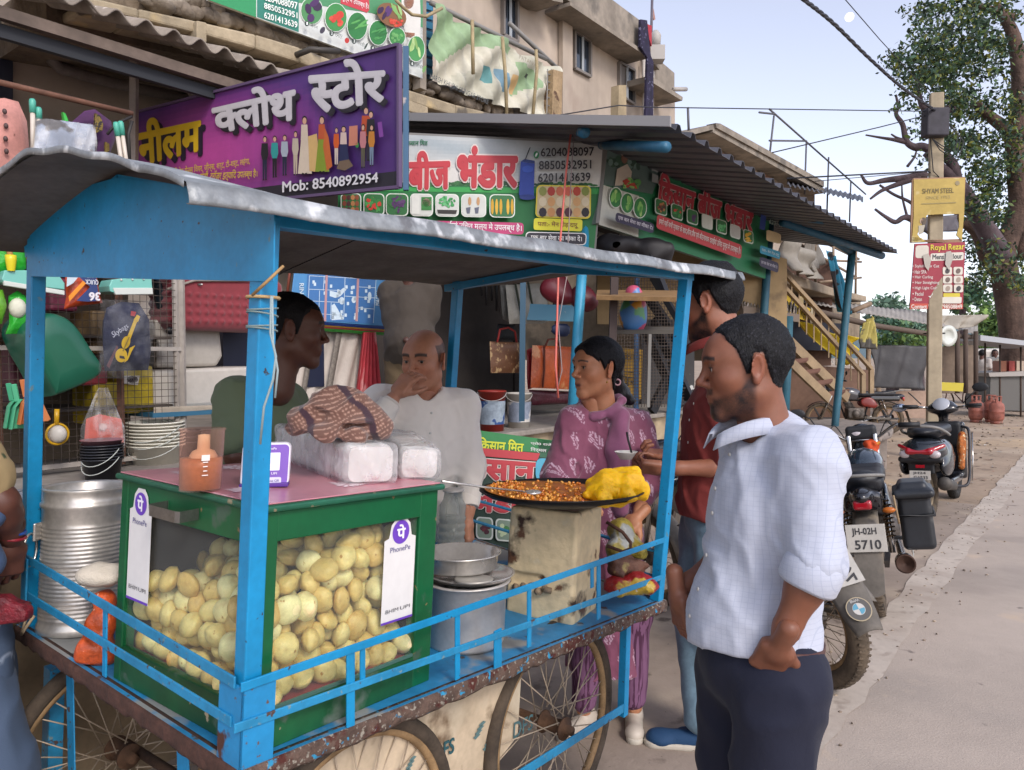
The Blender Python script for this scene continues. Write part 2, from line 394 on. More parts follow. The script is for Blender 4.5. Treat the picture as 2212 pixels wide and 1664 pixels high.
# ===== ground, road, far land
PR=pm('print',vc=True,rough=.55,nz=(6,.06))
conc=pm('concrete','#8d857c',rough=.9,nz=(2.5,.25),bump=[(12,.4,.01),(70,.3,.003)],wear=[('#5f564e',3.2,.60,.08)])
m=MB();m.grid(lambda u,v:S(-60+900*u**1.5,-500+900*v,0),40,40)
setp(m.build('ground',pm('dusty_ground','#a08c78',rough=.95,nz=(.9,.16),bump=[(9,.5,.03),(60,.5,.006)],wear=[('#ad9b87',.8,.5,.15),('#6a5a4c',2.4,.62,.08),('#b9a183',.35,.56,.1)])),None,None,None,'structure')
def strip(nm,s0,s1,n0,n1,z,mt,ns=120,jag=0.,seed=1):
 r=random.Random(seed);j=[r.uniform(-jag,jag)for _ in range(ns+1)];j2=[r.uniform(-jag,jag)for _ in range(ns+1)]
 m=MB();m.grid(lambda u,v:S(s0+(s1-s0)*u**1.6,(n0+j[round(u*ns)])*(1-v)+(n1+j2[round(u*ns)])*v,z),ns,4);return setp(m.build(nm,mt),None,None,None,'structure')
roadm=pm('asphalt_dusty','#b3a598',rough=.88,nz=(1.1,.09),bump=[(130,.5,.004),(14,.15,.01)],wear=[('#a3978c',.9,.52,.12),('#8f8278',260,.64,.03),('#c0ad98',2.2,.62,.1),('#8f8378',.45,.55,.12),('#837870',5,.68,.03)])
strip('road',-8,220,-.86,9,.005,roadm,jag=.006)
strip('road_edge_line',-8,120,-1.03,-.83,.009,pm('worn_line_paint','#bdb1a4',rough=.85,nz=(3,.12),bump=(60,.3,.004),wear=[('#a99b8e',2.6,.50,.16),('#a3968a',13,.56,.10)]),ns=500,jag=.018)
strip('concrete_apron',-6,9.0,-3.4,-1.0,.004,pm('apron_concrete','#9a8b7e',rough=.92,nz=(1.6,.16),bump=[(16,.4,.01),(90,.4,.004)],wear=[('#ae9e8c',1.3,.54,.1),('#6b5d52',4,.62,.05),('#4c4038',30,.715,.015)]),ns=60,jag=.05)
m=MB();hz=wob(5,.02);
m.grid(lambda u,v:Vector((-400+1300*u,620-120*u+60*v,-2+(24+10*float(hz(-400+1300*u,0,0))+2.5*math.sin(u*190)+2*math.sin(u*77))*min(1,v*1.6))),260,5)
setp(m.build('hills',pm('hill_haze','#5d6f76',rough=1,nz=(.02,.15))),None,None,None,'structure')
# the moon: a far lit disc with grey maria
mo=bpy.data.objects;q=P(1835,37,1200);m=MB();m.sphere(q,6.9,24,16)
em=bpy.data.materials.new('moon_light');em.use_nodes=True;nn=em.node_tree.nodes;b=nn['Principled BSDF'];b.inputs['Base Color'].default_value=(0,0,0,1);b.inputs['Specular IOR Level'].default_value=0
tc=nn.new('ShaderNodeTexCoord');tx=nn.new('ShaderNodeTexNoise');tx.inputs['Scale'].default_value=.13;cr=nn.new('ShaderNodeValToRGB');cr.color_ramp.elements[0].color=(.62,.60,.68,1);cr.color_ramp.elements[1].color=(.92,.86,.86,1);cr.color_ramp.elements[0].position=.4;cr.color_ramp.elements[1].position=.6
em.node_tree.links.new(tc.outputs['Object'],tx.inputs[0]);em.node_tree.links.new(tx.outputs[0],cr.inputs[0]);em.node_tree.links.new(cr.outputs[0],b.inputs['Emission Color']);b.inputs['Emission Strength'].default_value=.78
setp(m.build('moon',em,origin=q),'pale almost full moon in the hazy blue sky','moon')
# ----- plinth the shops stand on
plat=thing('shop_plinth','long raised grey concrete plinth under the shops','plinth',S(3,-4,0))
m=MB();m.sbox(-3,9.3,-8.2,-3.62,0,.90);m.build('base',pm('plinth_face','#8b7a64',rough=.9,nz=(1.2,.2),bump=(9,.5,.02),wear=[('#b5a283',1.6,.5,.1),('#5d5146',3,.62,.06)]),plat)
m=MB();m.sbox(-3,9.35,-8.2,-3.56,.903,.945);m.build('top_slab',conc,plat,bevel=.01)
m=MB();m.sbox(6.4,9.6,-3.55,-3.2,0,.62);m.sbox(6.4,9.7,-3.18,-2.9,0,.32);
for z0,n0,nm in((0,-3.17,1),(0,-2.85,2)):pass
m2=MB();m2.sbox(6.2,9.4,-3.55,-3.2,0,.60);m2.build('step',conc,plat,bevel=.01);m2=MB();m2.sbox(6.2,9.4,-3.19,-2.85,0,.30);m2.build('step',conc,plat,bevel=.01)
def slab(pts,c,t,nm,mt,par=None,bev=0.,f=onn,dirv=None,**k):
 m=MB();m.prism([f(x,y,c)for x,y in pts],(dirv if dirv is not None else-NV)*t);return m.build(nm,mt,par,bevel=bev,**k)
def tubepx(pts,r,nm,mt,par=None,n=8,c=None,**k):
 m=MB();m.tube([(onn(p[0],p[1],c)if c is not None else P(*p))for p in pts],r,n);return m.build(nm,mt,par,**k)
# ----- cream building with sliding windows
cream=pm('cream_plaster','#b3a596',rough=.9,nz=(.7,.13),bump=(5,.2,.02),wear=[('#9c8d80',.9,.60,.12)],streak=(1.1,.16,(2,2,.12)))
chaj=pm('weathered_slab','#9a9083',rough=.95,nz=(1.4,.25),bump=(6,.4,.03),wear=[('#6d675f',1.4,.55,.1)],streak=(1.2,.25,(2,2,.1)))
bl=thing('cream_building','tall cream plastered building with sliding windows and weathered parapet','building',S(12,-9,0));cN=-8.1
slab([(880,-420),(1237,6),(1405,120),(1405,330),(880,330)],cN,5,'wall',cream,bl)
slab([(1403,118),(1458,208),(1458,300),(1403,300)],cN-.02,5,'wall',cream,bl)
m=MB();m.prism([onn(x,y,cN+.12)for x,y in((1216,-12),(1237,3),(1237,330),(1216,330))],-NV*.1);m.build('pilaster',cream,bl)
slab([(1000,-260),(1240,-62),(1406,62),(1406,122),(1240,10),(1000,-160)],cN+.45,.12,'parapet',chaj,bl)
slab([(1232,4),(1402,117),(1402,126),(1232,12)],cN+.55,.6,'canopy_slab',chaj,bl);slab([(1110,-70),(1216,-14),(1216,6),(1195,2),(1110,-55)],cN+.55,.6,'canopy_slab',chaj,bl)
slab([(1406,72),(1424,92),(1424,150),(1406,130)],cN+.2,.3,'parapet',chaj,bl);slab([(1424,130),(1457,158),(1457,206),(1405,160),(1405,150),(1424,152)],cN+.1,3.5,'parapet',chaj,bl)
slab([(1405,163),(1475,210),(1474,218),(1405,176)],cN+.6,1.2,'canopy_slab',chaj,bl)
tubepx([(1455,193),(1482,193)],.05,'spout',pm('pvc','#a7a29c'),bl,c=cN+.3)
wfr=pm('window_frame','#77706a',rough=.5);wgl=pm('dark_glass','#222b36',rough=.06,spec=.9);wgl2=pm('grey_curtain','#6d6660',rough=.8)
def window(q,c,par,panes=2,glass=None,nm='window',fr=.05):
 (a,b,d,e)=[onn(x,y,c)for x,y in q];m=MB()
 for i,j in((a,b),(b,d),(d,e),(e,a)):m.bar(i,j,fr,.09,up=NV)
 w=m.build(nm,wfr,par)
 for k in range(panes):
  u0,u1=k/panes,(k+1)/panes;pt=lambda u,v:(a*(1-u)+b*u)*(1-v)+(e*(1-u)+d*u)*v
  m=MB();m.prism([pt(u0,.02)-NV*.01*k,pt(u1,.02)-NV*.01*k,pt(u1,.98)-NV*.01*k,pt(u0,.98)-NV*.01*k],-NV*.012);m.build('pane',(glass or[wgl]*9)[k],w)
  if k:m=MB();m.bar(pt(u0,0)+NV*.02,pt(u0,1)+NV*.02,.045,.05);m.build('mullion',pm('alu_mullion','#9aa0a4',rough=.4),w)
window([(1086,-40),(1116,-2),(1116,92),(1086,76)],cN+.03,bl);window([(1240,68),(1274,90),(1274,166),(1240,148)],cN+.03,bl)
window([(1337,135),(1369,153),(1369,226),(1337,206)],cN+.03,bl,glass=[wgl2,wgl])
tubepx([(1391,128),(1390,270)],.035,'drain_pipe',pm('pvc_white','#bdb6ae'),bl,c=cN+.15)
tubepx([(1410,155),(1408,270)],.04,'drain_pipe',pm('pvc_white','#bdb6ae'),bl,c=cN+.15)
m=MB();f=wob(3,9);q=[(1384,42),(1398,44),(1406,120),(1412,135),(1411,268),(1394,268),(1399,125),(1383,100)]
m.prism([onn(x,y,cN+.62)for x,y in q],-NV*.05);c_=m.build('hanging_cloth',pm('navy_print_cloth','#25203a',rough=.9,nz=(9,.4),wear=[('#6d6c86',16,.62,.02)]));setp(c_,'long dark blue patterned cloth hanging down the corner of the cream building','cloth')
m=MB();m.prism([onn(x,y,cN+.6)for x,y in((1398,52),(1408,56),(1408,100),(1403,86))],-NV*.05);setp(m.build('red_cloth',pm('red_cloth','#a3333f',rough=.9)),'small red cloth over the parapet beside the dark blue cloth','cloth')
fg=thing('prayer_flag','small faded flag on a thin pole above the parapet','flag',onn(1406,80,cN));tubepx([(1406,110),(1409,-10)],.03,'pole',pm('flag_pole','#5c5660'),fg,c=cN);slab([(1408,12),(1412,20),(1416,42),(1413,44),(1408,30)],cN,.02,'flag',pm('flag_cloth','#a07a70'),fg)
m=MB();f=onn(1416,118,cN+.3);m.box(f,(.35,.3,.3));m.lathe([(0,.15),(.1,.15),(.12,.4),(.05,.5),(0,.5)],f,(0,0,1),10);setp(m.build('rooftop_pot',pm('pvc','#a7a29c')),'small pale pot on the bracket under the second parapet','pot')
# ----- old rubble building with ledge, banners
ledge=pm('lime_ledge','#a3957c',rough=.95,nz=(1.8,.3),bump=[(7,.7,.03),(40,.5,.008)],wear=[('#5e574d',2.6,.55,.06),('#c0a879',1.4,.56,.06)])
ob=thing('old_rubble_building','old rubble stone building with crumbling lime ledge above the cloth store','building',S(4,-8,0))
slab([(100,-60),(553,36),(915,168),(1195,262),(1195,330),(868,300),(553,150),(100,60)],-6.45,1.2,'wall',pm('rubble_wall','#6f6252',rough=1,nz=(3,.3),bump=(8,1,.05)),ob)
lp=[(190,-8),(300,18),(430,46),(553,74),(650,103),(735,136),(868,189),(985,226),(1106,255),(1180,270),(1180,286),(1106,277),(985,250),(868,216),(735,166),(650,136),(553,106),(430,72),(300,40),(190,14)]
for i in range(9):slab([lp[i],lp[i+1],lp[18-i],lp[19-i]],-6.0-.004*(i%2),.5,'ledge_block',ledge,ob,bev=.02)
for x,y,w,h in((778,185,18,40),(770,28,36,40),(868,216,30,30)):pass
slab([(425,44),(447,49),(447,92),(425,86)],-5.95,.3,'bracket',ledge,ob,bev=.01);slab([(880,215),(925,232),(925,250),(880,240)],-5.95,.3,'bracket',ledge,ob,bev=.01)
stonem=pm('rubble_stone','#7f7467',rough=.95,nz=(5,.3),bump=[(9,.8,.03),(40,.5,.008)],wear=[('#a59a8b',4,.57,.08)])
rs=random.Random(4)
def stone(c,r,par):
 s_=SDF();m=MB();m.sphere((0,0,0),1,10,7);V=np.array(m.v);f=wob(rs.randrange(999),2.6);d=1+.22*f(V[:,0],V[:,1],V[:,2]);V=V*d[:,None]*np.array([r*rs.uniform(.9,1.5),r*.7,r*rs.uniform(.6,.9)])
 mm=Matrix.Translation(c)@Matrix.Rotation(-SA+math.pi/2,4,'Z')@Matrix.Rotation(rs.uniform(-.3,.3),4,'Y')
 V=V@np.array(mm.to_3x3()).T+np.array(mm.translation);me=rawmesh(V,[list(f_)for f_ in m.f],None,True,'stone');return mkobj('stone',me,stonem,par)
x=330
while x<1180:
 if x<553:yt,yb=38-(553-x)*.31-6,74-(553-x)*.24
 elif x<915:yt,yb=38+(x-553)*.367,74+(x-553)*.365
 else:yt,yb=178+(x-915)*.28,203+(x-915)*.27
 for r_ in range(2):stone(onn(x+rs.uniform(-6,6),yt+(yb-yt)*(.2+.5*r_)+rs.uniform(-2,2),-6.38),rs.uniform(.07,.11),ob)
 x+=rs.uniform(19,28)
m=MB();a,b=onn(670,107,-5.8),onn(732,111,-5.8);m.tube([a-NV*.3,a,b],.028,10);setp(m.build('pipe_stub',pm('dark_pipe','#3d3833',rough=.6)),'short dark pipe stub poking out of the stone ledge','pipe')
# plastic drain from the building and blue louvre
slab([(915,0),(936,6),(934,176),(915,168)],-6.6,.05,'louvre_backing',pm('louvre_dark','#123b52'),ob)
for k in range(8):slab([(916,4+k*20),(935,10+k*20),(935,24+k*20),(916,18+k*20)],-6.52,.03,'louvre',pm('louvre_blue','#2b6f8e',rough=.5),ob)
slab([(908,-40),(921,-40),(921,195),(908,190)],-6.2,.12,'concrete_post',chaj,ob)
slab([(1195,150),(1216,156),(1212,262),(1192,262)],-6.1,.18,'concrete_post',pm('orange_plaster','#9c8565',rough=.95,nz=(4,.3),bump=(14,.8,.02),wear=[('#5a4334',5,.6,.04)]),ob)
slab([(1337,184),(1353,184),(1353,268),(1335,268)],-6.6,.15,'concrete_post',pm('plain_post','#9f8f72',rough=.9,nz=(3,.2)),ob)
# vegetable banner
vb=thing('vegetable_banner','green and white seed shop banner with numbered vegetables above the ledge','banner',onn(700,50,-6.2));pv=Panel(S(0,-6.2,0),NV)
slab([(450,0),(450,-90),(913,-90),(913,170),(553,38)],-6.21,.03,'backing',pm('banner_white','#c9ccca',rough=.6),vb)
pv.poly([(450,-90),(913,-90),(913,170),(553,38),(450,0)],'#cfd3cf');pv.lay()
pv.poly([(555,-90),(645,-90),(645,70),(555,37)],'#2f7d6c');pv.poly([(450,-90),(553,-90),(553,38),(450,0)],'#2f8f5a');pv.poly([(645,-90),(913,-90),(913,60),(800,28),(645,6)],'#4f8f63');pv.lay()
pv.poly([(735,-30),(792,-30),(797,6),(797,22),(792,28),(735,8)],'#c2404a');pv.lay()
pv.poly([(865,-30),(905,-30),(908,40),(906,90),(880,88),(868,50)],'#d8d6cf');pv.ell(882,4,11,16,'#a8745a');pv.poly([(870,70),(895,72),(894,84),(872,80)],'#9b6a52');pv.lay()
pv.text('मूल्य में उपलब्ध है।',[(737,-14),(795,8),(795,24),(737,4)],'#f3e6e4',.01)
pv.text('6204088097',[(570,-14),(641,6),(641,22),(570,2)],'#e8efe9',.02);pv.text('8850532951',[(569,6),(641,28),(641,41),(569,19)],'#e8efe9',.02);pv.text('6201413639',[(569,26),(641,48),(641,62),(569,40)],'#e8efe9',.02)
def leaves(p,x,y,rx,ry,cs,n,lx,ly,seed=1,rot=None):
 r=random.Random(seed)
 for i in range(n):
  a=r.uniform(0,6.28);q=math.sqrt(r.uniform(0,1))*.85;p.h+=.00005;p.ell(x+rx*q*math.cos(a),y+ry*q*math.sin(a),lx*r.uniform(.6,1.1),ly*r.uniform(.6,1.1),r.choice(cs),r.uniform(0,3)if rot is None else rot+r.uniform(-.3,.3),8)
veg=[(672,24,23,29,'#4e8a55',['#3a2146','#2e1a3a','#4b2a5c'],5,9,13,None),(723,39,23,30,'#3f8a48',['#c8402f','#d2543d','#b93226'],7,8,8,None),(768,58,21,29,'#2f7a3e',['#3f8f45','#2b6f35','#5da757'],12,2.5,13,1.1),(812,73,19,26,'#2f7a3e',['#4f9a52','#2b6f35'],16,1.5,11,1.2),(852,82,17,19,'#3f8a48',['#4f9a52','#6fb065'],14,4,4,None),(892,108,18,27,'#4a9150',['#a8c97c','#8fb865','#b9d690'],4,4,14,0)]
for i,(x,y,rx,ry,bg_,cs,n,lx,ly,ro)in enumerate(veg):pv.ell(x,y,rx+1.5,ry+1.5,'#dfe6dd');pv.lay();pv.ell(x,y,rx,ry,bg_);pv.lay();leaves(pv,x,y,rx*.75,ry*.75,cs,n,lx,ly,i,ro);pv.lay()
pv.ell(838,36,34,24,'#7f5a3a',.5);pv.lay();leaves(pv,822,28,14,14,['#3a2146','#55316a'],5,5,12,3,.4);leaves(pv,848,26,10,16,['#9cc07c','#7fae62'],6,3,17,4,-.5);leaves(pv,846,52,18,9,['#c8402f','#d2543d'],14,4,4,5);pv.lay()
for x,y,d_,t,xx in((654,55,'1','बैंगन',662),(707,76,'2','टमाटर',715),(755,93,'3','भिंडी',763),(795,108,'4','',0),(880,141,'6','लौकी',888)):
 pv.ell(x,y,5,6,'#39443e');pv.lay();pv.text(d_,[(x-1.6,y-3.4),(x+1.8,y-3),(x+1.8,y+3.6),(x-1.6,y+3.2)],'#e8efe9',.02)
 if t:pv.text(t,[(xx,y-2),(xx+15,y+4),(xx+15,y+13),(xx,y+7)],'#4a524d',.0)
pv.ell(686,70,5,8,'#3f3a48',.5);pv.ell(739,92,5,6,'#b8352c');pv.ell(780,104,2,8,'#3f4a41',.5);pv.ell(906,153,3.5,8,'#6f9a55',.4)
pv.build('picture_print',vb)
# draped green shop banner
hb2=thing('draped_banner','sagging green and white cloth banner of a cosmetics shop tied with strings','banner',onn(1050,150,-6.3))
TLc,TRc,BRc,BLc=(933,10),(1200,148),(1190,262),(923,172)
def dr(u,v):
 x=TLc[0]*(1-u)*(1-v)+TRc[0]*u*(1-v)+BRc[0]*u*v+BLc[0]*(1-u)*v;y=TLc[1]*(1-u)*(1-v)+TRc[1]*u*(1-v)+BRc[1]*u*v+BLc[1]*(1-u)*v
 sag=(abs(math.sin(u*math.pi*2))*12*(1-v));return x,y+sag-(1-u)*v*0+6*math.sin(u*3.14)*v
m=MB();nu,nv=56,26;vs=[];fsx=[];fr_=wob(9,7)
for j in range(nv+1):
 for i in range(nu+1):u,v=i/nu,j/nv;x,y=dr(u,v);fold=.05*math.sin(u*26+v*9)+.03*math.sin(u*60-v*14);vs.append(onn(x,y,-6.28)+NV*(.06+fold))
base_=0;m.v=[tuple(q)for q in vs]
for j in range(nv):
 for i in range(nu):
  u,v=(i+.5)/nu,(j+.5)/nv;t=math.sin(u*9+v*5)+.6*math.sin(u*4-v*7)
  g=(u+v*.5<.42)or(.28<u<.62 and v<.20+.05*math.sin(u*20))or(.66<u<.86 and.2<v<.8 and t>-.8);w=v>.78 or(u>.88)
  c='#8fa883' if g and not w else('#b9b7a6' if t>.1 else '#c5c1b0')
  if.52<u<.60 and.45<v<.78:c='#6f8fa0'
  if.62<u<.68 and.45<v<.74:c='#c0a070'
  if.40<u<.48 and.5<v<.75:c='#5f8f90'
  if.73<u<.78 and.28<v<.40:c='#3c4038'
  m.f.append([j*(nu+1)+i,j*(nu+1)+i+1,(j+1)*(nu+1)+i+1,(j+1)*(nu+1)+i]);m.fc.append(lin(c));m.sm.append(True)
m.build('cloth',pm('banner_cloth',vc=True,rough=.85,nz=(3,.14),bump=(5,.3,.03)),hb2)
ph=Panel(S(0,-6.28+.17,0),NV);ph.text('HARSH KHUSHI SRINGAR STORE',[(930,158),(1056,216),(1054,226),(928,170)],'#55595a',.005);ph.text('PATANJALI',[(1122,118),(1166,140),(1166,152),(1122,130)],'#8b8270',.0);ph.build('lettering',hb2)
bam=pm('bamboo','#a08f6c',rough=.7,nz=(12,.2))
for i,pts in enumerate([[(1020,44),(1022,160)],[(1085,80),(1092,165),(1095,262)],[(1158,108),(1160,150),(1150,262)],[(1100,50),(1208,152)],[(930,6),(1180,128)]]):tubepx(pts,.022 if i<3 else.03,'stick',bam if i<3 else pm('grey_bar','#7c7a76'),hb2,c=-6.0 if i<3 else-6.25)
tubepx([(855,0),(868,14),(890,32),(920,36),(955,18)],.018,'bent_stick',bam,c=-5.9);setp(bpy.data.objects['bent_stick'],'bent pale bamboo hoop hanging in front of the vegetable banner','bamboo')
m=MB();
for k in range(6):q=[(1183+k*.3,160+k*17),(1192,163+k*17)];m.bar(onn(*q[0],-6.15),onn(*q[1],-6.15),.012)
for x in(1183,1191):m.bar(onn(x,150,-6.15),onn(x-2,260,-6.15),.015)
setp(m.build('small_ladder_frame',pm('grey_bar','#7c7a76')),'narrow grey wire frame beside the orange concrete post','frame',None,'thing')
# ----- cloth store verandah on the left
beige=pm('verandah_wall','#a09488',rough=.9,nz=(.8,.1),bump=(4,.15,.02),wear=[('#80766d',1.1,.62,.12)])
vs_=thing('cloth_store','cloth store verandah with beige wall, steel post and wavy cement sheet roof','shop',S(2,-7,0))
m=MB();m.sbox(-3,6.2,-8.0,-7.45,.96,5.2);m.build('wall',beige,vs_)
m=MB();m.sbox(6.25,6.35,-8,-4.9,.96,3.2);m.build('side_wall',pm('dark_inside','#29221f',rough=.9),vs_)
asb=pm('cement_sheet','#8d8378',rough=.95,nz=(3,.22),bump=(14,.5,.01),wear=[('#c7bdb2',8,.64,.05)])
for k in range(4):
 s0=.4+1.5*k;m=MB();m.grid(lambda u,v,s0=s0:S(s0+1.56*u,-5.60-1.5*v,3.93+.52*v+.006*(s0%2)+.038*math.sin((s0+1.56*u)*2*math.pi/.21)),84,3);m.build('roof_sheet',asb,vs_,solid=.012)
m=MB();m.sbox(-1,6.3,-5.78,-5.72,3.72,3.80);m.build('roof_beam',pm('brown_beam','#6a5c52',rough=.8,nz=(3,.3)),vs_);m=MB();m.sbox(-1,6.3,-5.84,-5.79,3.62,3.71);m.build('roof_beam',pm('dark_beam','#25282e',rough=.8),vs_)
tubepx([(108,30),(110,110),(114,132),(130,148),(200,168),(290,190),(425,218)],.052,'drain_pipe',pm('grey_drain','#6d6560',rough=.6,nz=(6,.25)),vs_,n=12,c=-7.25)
for pts,r in(([(-20,82),(100,104),(120,110),(290,158),(420,185)],.008),):tubepx(pts,r,'cable',pm('grey_cable','#6a625c'),vs_,c=-7.38)
slab([(-40,20),(26,30),(26,66),(-40,60)],-7.40,.04,'vent',pm('vent_dark','#2a2623'),vs_);slab([(-40,120),(28,132),(28,300),(-40,300)],-7.40,.04,'door',pm('door_navy','#1c2030'),vs_)
for x,y0,y1,c in((290,92,520,-6.6),(417,178,208,-6.6)):m=MB();m.bar(onn(x,y0,c),onn(x-2,y1,c),.055,.055);m.build('steel_post',pm('grey_post','#8b8079',rough=.5,nz=(4,.2)),vs_)
rod=pm('rusty_rod','#6d4a3a',rough=.8,nz=(12,.3));a,b=onn(-60,164,-4.85),onn(286,246,-4.85);m=MB();m.tube([a,b],.017,8);setp(m.build('hanging_rod',rod),'rusty horizontal rod carrying the hanging clothes of the cloth store','rod')
def garment(nm,label,pts,c,col,th=.05,seed=1,wear=None,rough=.85,cat='garment'):
 xs=[p[0]for p in pts];ys=[p[1]for p in pts];g=thing(nm,label,cat,onn(sum(xs)/len(xs),min(ys),c));m=MB()
 P3=[onn(x,y,c)for x,y in pts];cc=sum(P3,Vector())/len(P3);n=len(P3);rings=6;m.smooth=True;f=wob(seed,22,aniso=(1,1,.25));vs=[]
 for side in(1,-1):
  for r in range(rings+1):
   t=r/rings
   for p in P3:q=cc+(p-cc)*(1-t*.98);hh=th*(1-(1-t)**4)*side;vs.append(q+NV*(hh+(.02*float(f(q.x,q.y,q.z))if t>0 else 0)))
 fs=[]
 for sd in(0,1):
  o=sd*(rings+1)*n
  for r in range(rings):
   for k in range(n):fs.append((o+r*n+k,o+r*n+(k+1)%n,o+(r+1)*n+(k+1)%n,o+(r+1)*n+k))
 m.add(vs,fs);m.build('fabric',pm('fab_'+nm+col[1:],col,rough=rough,nz=(9,.2),wear=wear,sheen=.2),g);return g
g=garment('pink_dress','pink sleeveless dress hanging at the far left of the rod',[(-40,215),(10,212),(40,220),(58,262),(66,350),(60,410),(-45,400)],-4.9,'#c58a80',seed=2);
for x,y in((10,241),(13,272),(12,300),(14,327)):m=MB();m.sphere(onn(x,y,-4.82),(.012,.012,.016),8,6);m.build('button',pm('btn','#4d3a38'),g)
g=garment('purple_kurta','purple kurta with gold collar on a hanger beside the packed shirt',[(150,268),(182,240),(205,236),(240,262),(250,300),(238,330),(240,420),(195,420),(190,300),(150,290)],-5.0,'#4a2250',seed=5)
m=MB();m.prism([onn(x,y,-4.9)for x,y in((203,246),(214,252),(220,270),(218,284),(206,288),(202,270))],NV*.02);m.prism([onn(x,y,-4.9)for x,y in((225,308),(233,312),(234,380),(224,380))],NV*.02);m.build('gold_trim',pm('gold_trim','#8a7226',rough=.5,nz=(60,.5),wear=[('#221a14',60,.52,.03)]),g)
pk=garment('packed_shirt','pale blue shirt folded in shiny plastic wrap on the rod',[(78,262),(100,256),(200,270),(206,300),(202,420),(80,420),(74,330)],-4.7,'#8f9aac',th=.05,seed=7,wear=[('#3b3634',3.5,.55,.03)],rough=.4)
m=MB();m.grid(lambda u,v:onn(74+134*u,254+16*u+165*v,-4.58)+NV*(.012*math.sin(u*30+v*11)),30,16);m.build('wrap',clearm('plastic_film2','#f4f4f4',.06,.08,'#ffffff',bump=(9,1.),vary=(6,.5)),pk)
for nm,lab,pts in(('mop_handle','white mop handle with teal grip left of the packed shirt',(70,214,72,340)),('mop_handle','white mop handle with teal grip partly behind the packed shirt',(83,232,88,340)),('mop_handle','white mop handle with teal grip leaning left of the steel post',(250,264,268,390)),('mop_handle','white mop handle with teal grip leaning nearest the steel post',(260,262,279,390))):
 x0,y0,x1,y1=pts;a,b=onn(x0,y0,-4.75),onn(x1,y1,-4.75);t=thing(nm,lab,'mop handle',a);q=a+(b-a)*.24;m=MB();m.tube([q,b],.013,8);m.build('stick',pm('mop_white','#c9bfb2',rough=.4),t);m=MB();m.tube([a,a+(q-a)*.15,q],[.012,.018,.017],8);m.build('grip',pm('mop_teal','#4fa893',rough=.4),t)
m=MB();m.tube([onn(232,290,-4.8),onn(250,268,-4.8),onn(285,252,-4.8)],.009,6);m.tube([onn(281,380,-4.8),onn(277,290,-4.8),onn(285,262,-4.8)],.012,6);setp(m.build('umbrella_ribs',pm('dark_wire2','#2a2624')),'dark wire hoops hanging next to the steel post','wire')
m=MB();m.prism([onn(x,y,-4.9)for x,y in((136,242),(142,246),(148,262),(140,262))],-NV*.03);setp(m.build('green_tag',pm('green_plastic','#2fae3a',rough=.3)),'small bright green plastic tag above the packed shirt','tag')
# ----- purple cloth store sign
pA,pB,pC_=P(865,97,4.9),P(865,405,4.9),P(290,245,7.0);pn=(pB-pA).cross(pC_-pA).normalized()
sg=thing('cloth_store_sign','large purple hindi sign of the cloth store with printed family figures','shop sign',P(865,405,4.9));ps=Panel(pA,pn,.003)
quad=[(290,245),(862,98),(862,405),(290,462)];m=MB();bk_=[ps.at(x,y,-.002)for x,y in quad];m.prism(bk_,-ps.n*.03);m.build('backing',pm('purple_back','#3d2452'),sg)
m=MB();NX,NY=44,18;vs=[ps.at(*Panel.bl(quad,i/NX,j/NY*.885),.001)for j in range(NY+1)for i in range(NX+1)]
m.v=[tuple(q)for q in vs]
def mixc(a,b,t):a,b=lin(a),lin(b);return tuple(a[i]*(1-t)+b[i]*t for i in range(3))
for j in range(NY):
 for i in range(NX):
  u,v=(i+.5)/NX,(j+.5)/NY;d_=math.sqrt(((u-.30)/.42)**2+((v-.62)/.62)**2);c=mixc('#b0458f','#4f2d72',min(1,max(0,d_-.12)*1.0))if d_>0 else 0
  if u>.9:c=tuple(a_*.9 for a_ in c)
  m.f.append([j*(NX+1)+i,j*(NX+1)+i+1,(j+1)*(NX+1)+i+1,(j+1)*(NX+1)+i]);m.fc.append(c);m.sm.append(False)
m.build('printed_ground',PR,sg);ps.h=.004
band=[Panel.bl(quad,u,v)for u,v in((0,.885),(1,.885),(1,1),(0,1))];ps.poly(band,'#26232c');ps.lay()
ps.text('नीलम',[(296,262),(437,234),(437,328),(303,362)],'#cfaa1e',.042,shadow=(9,9,'#241a2c'));ps.lay()
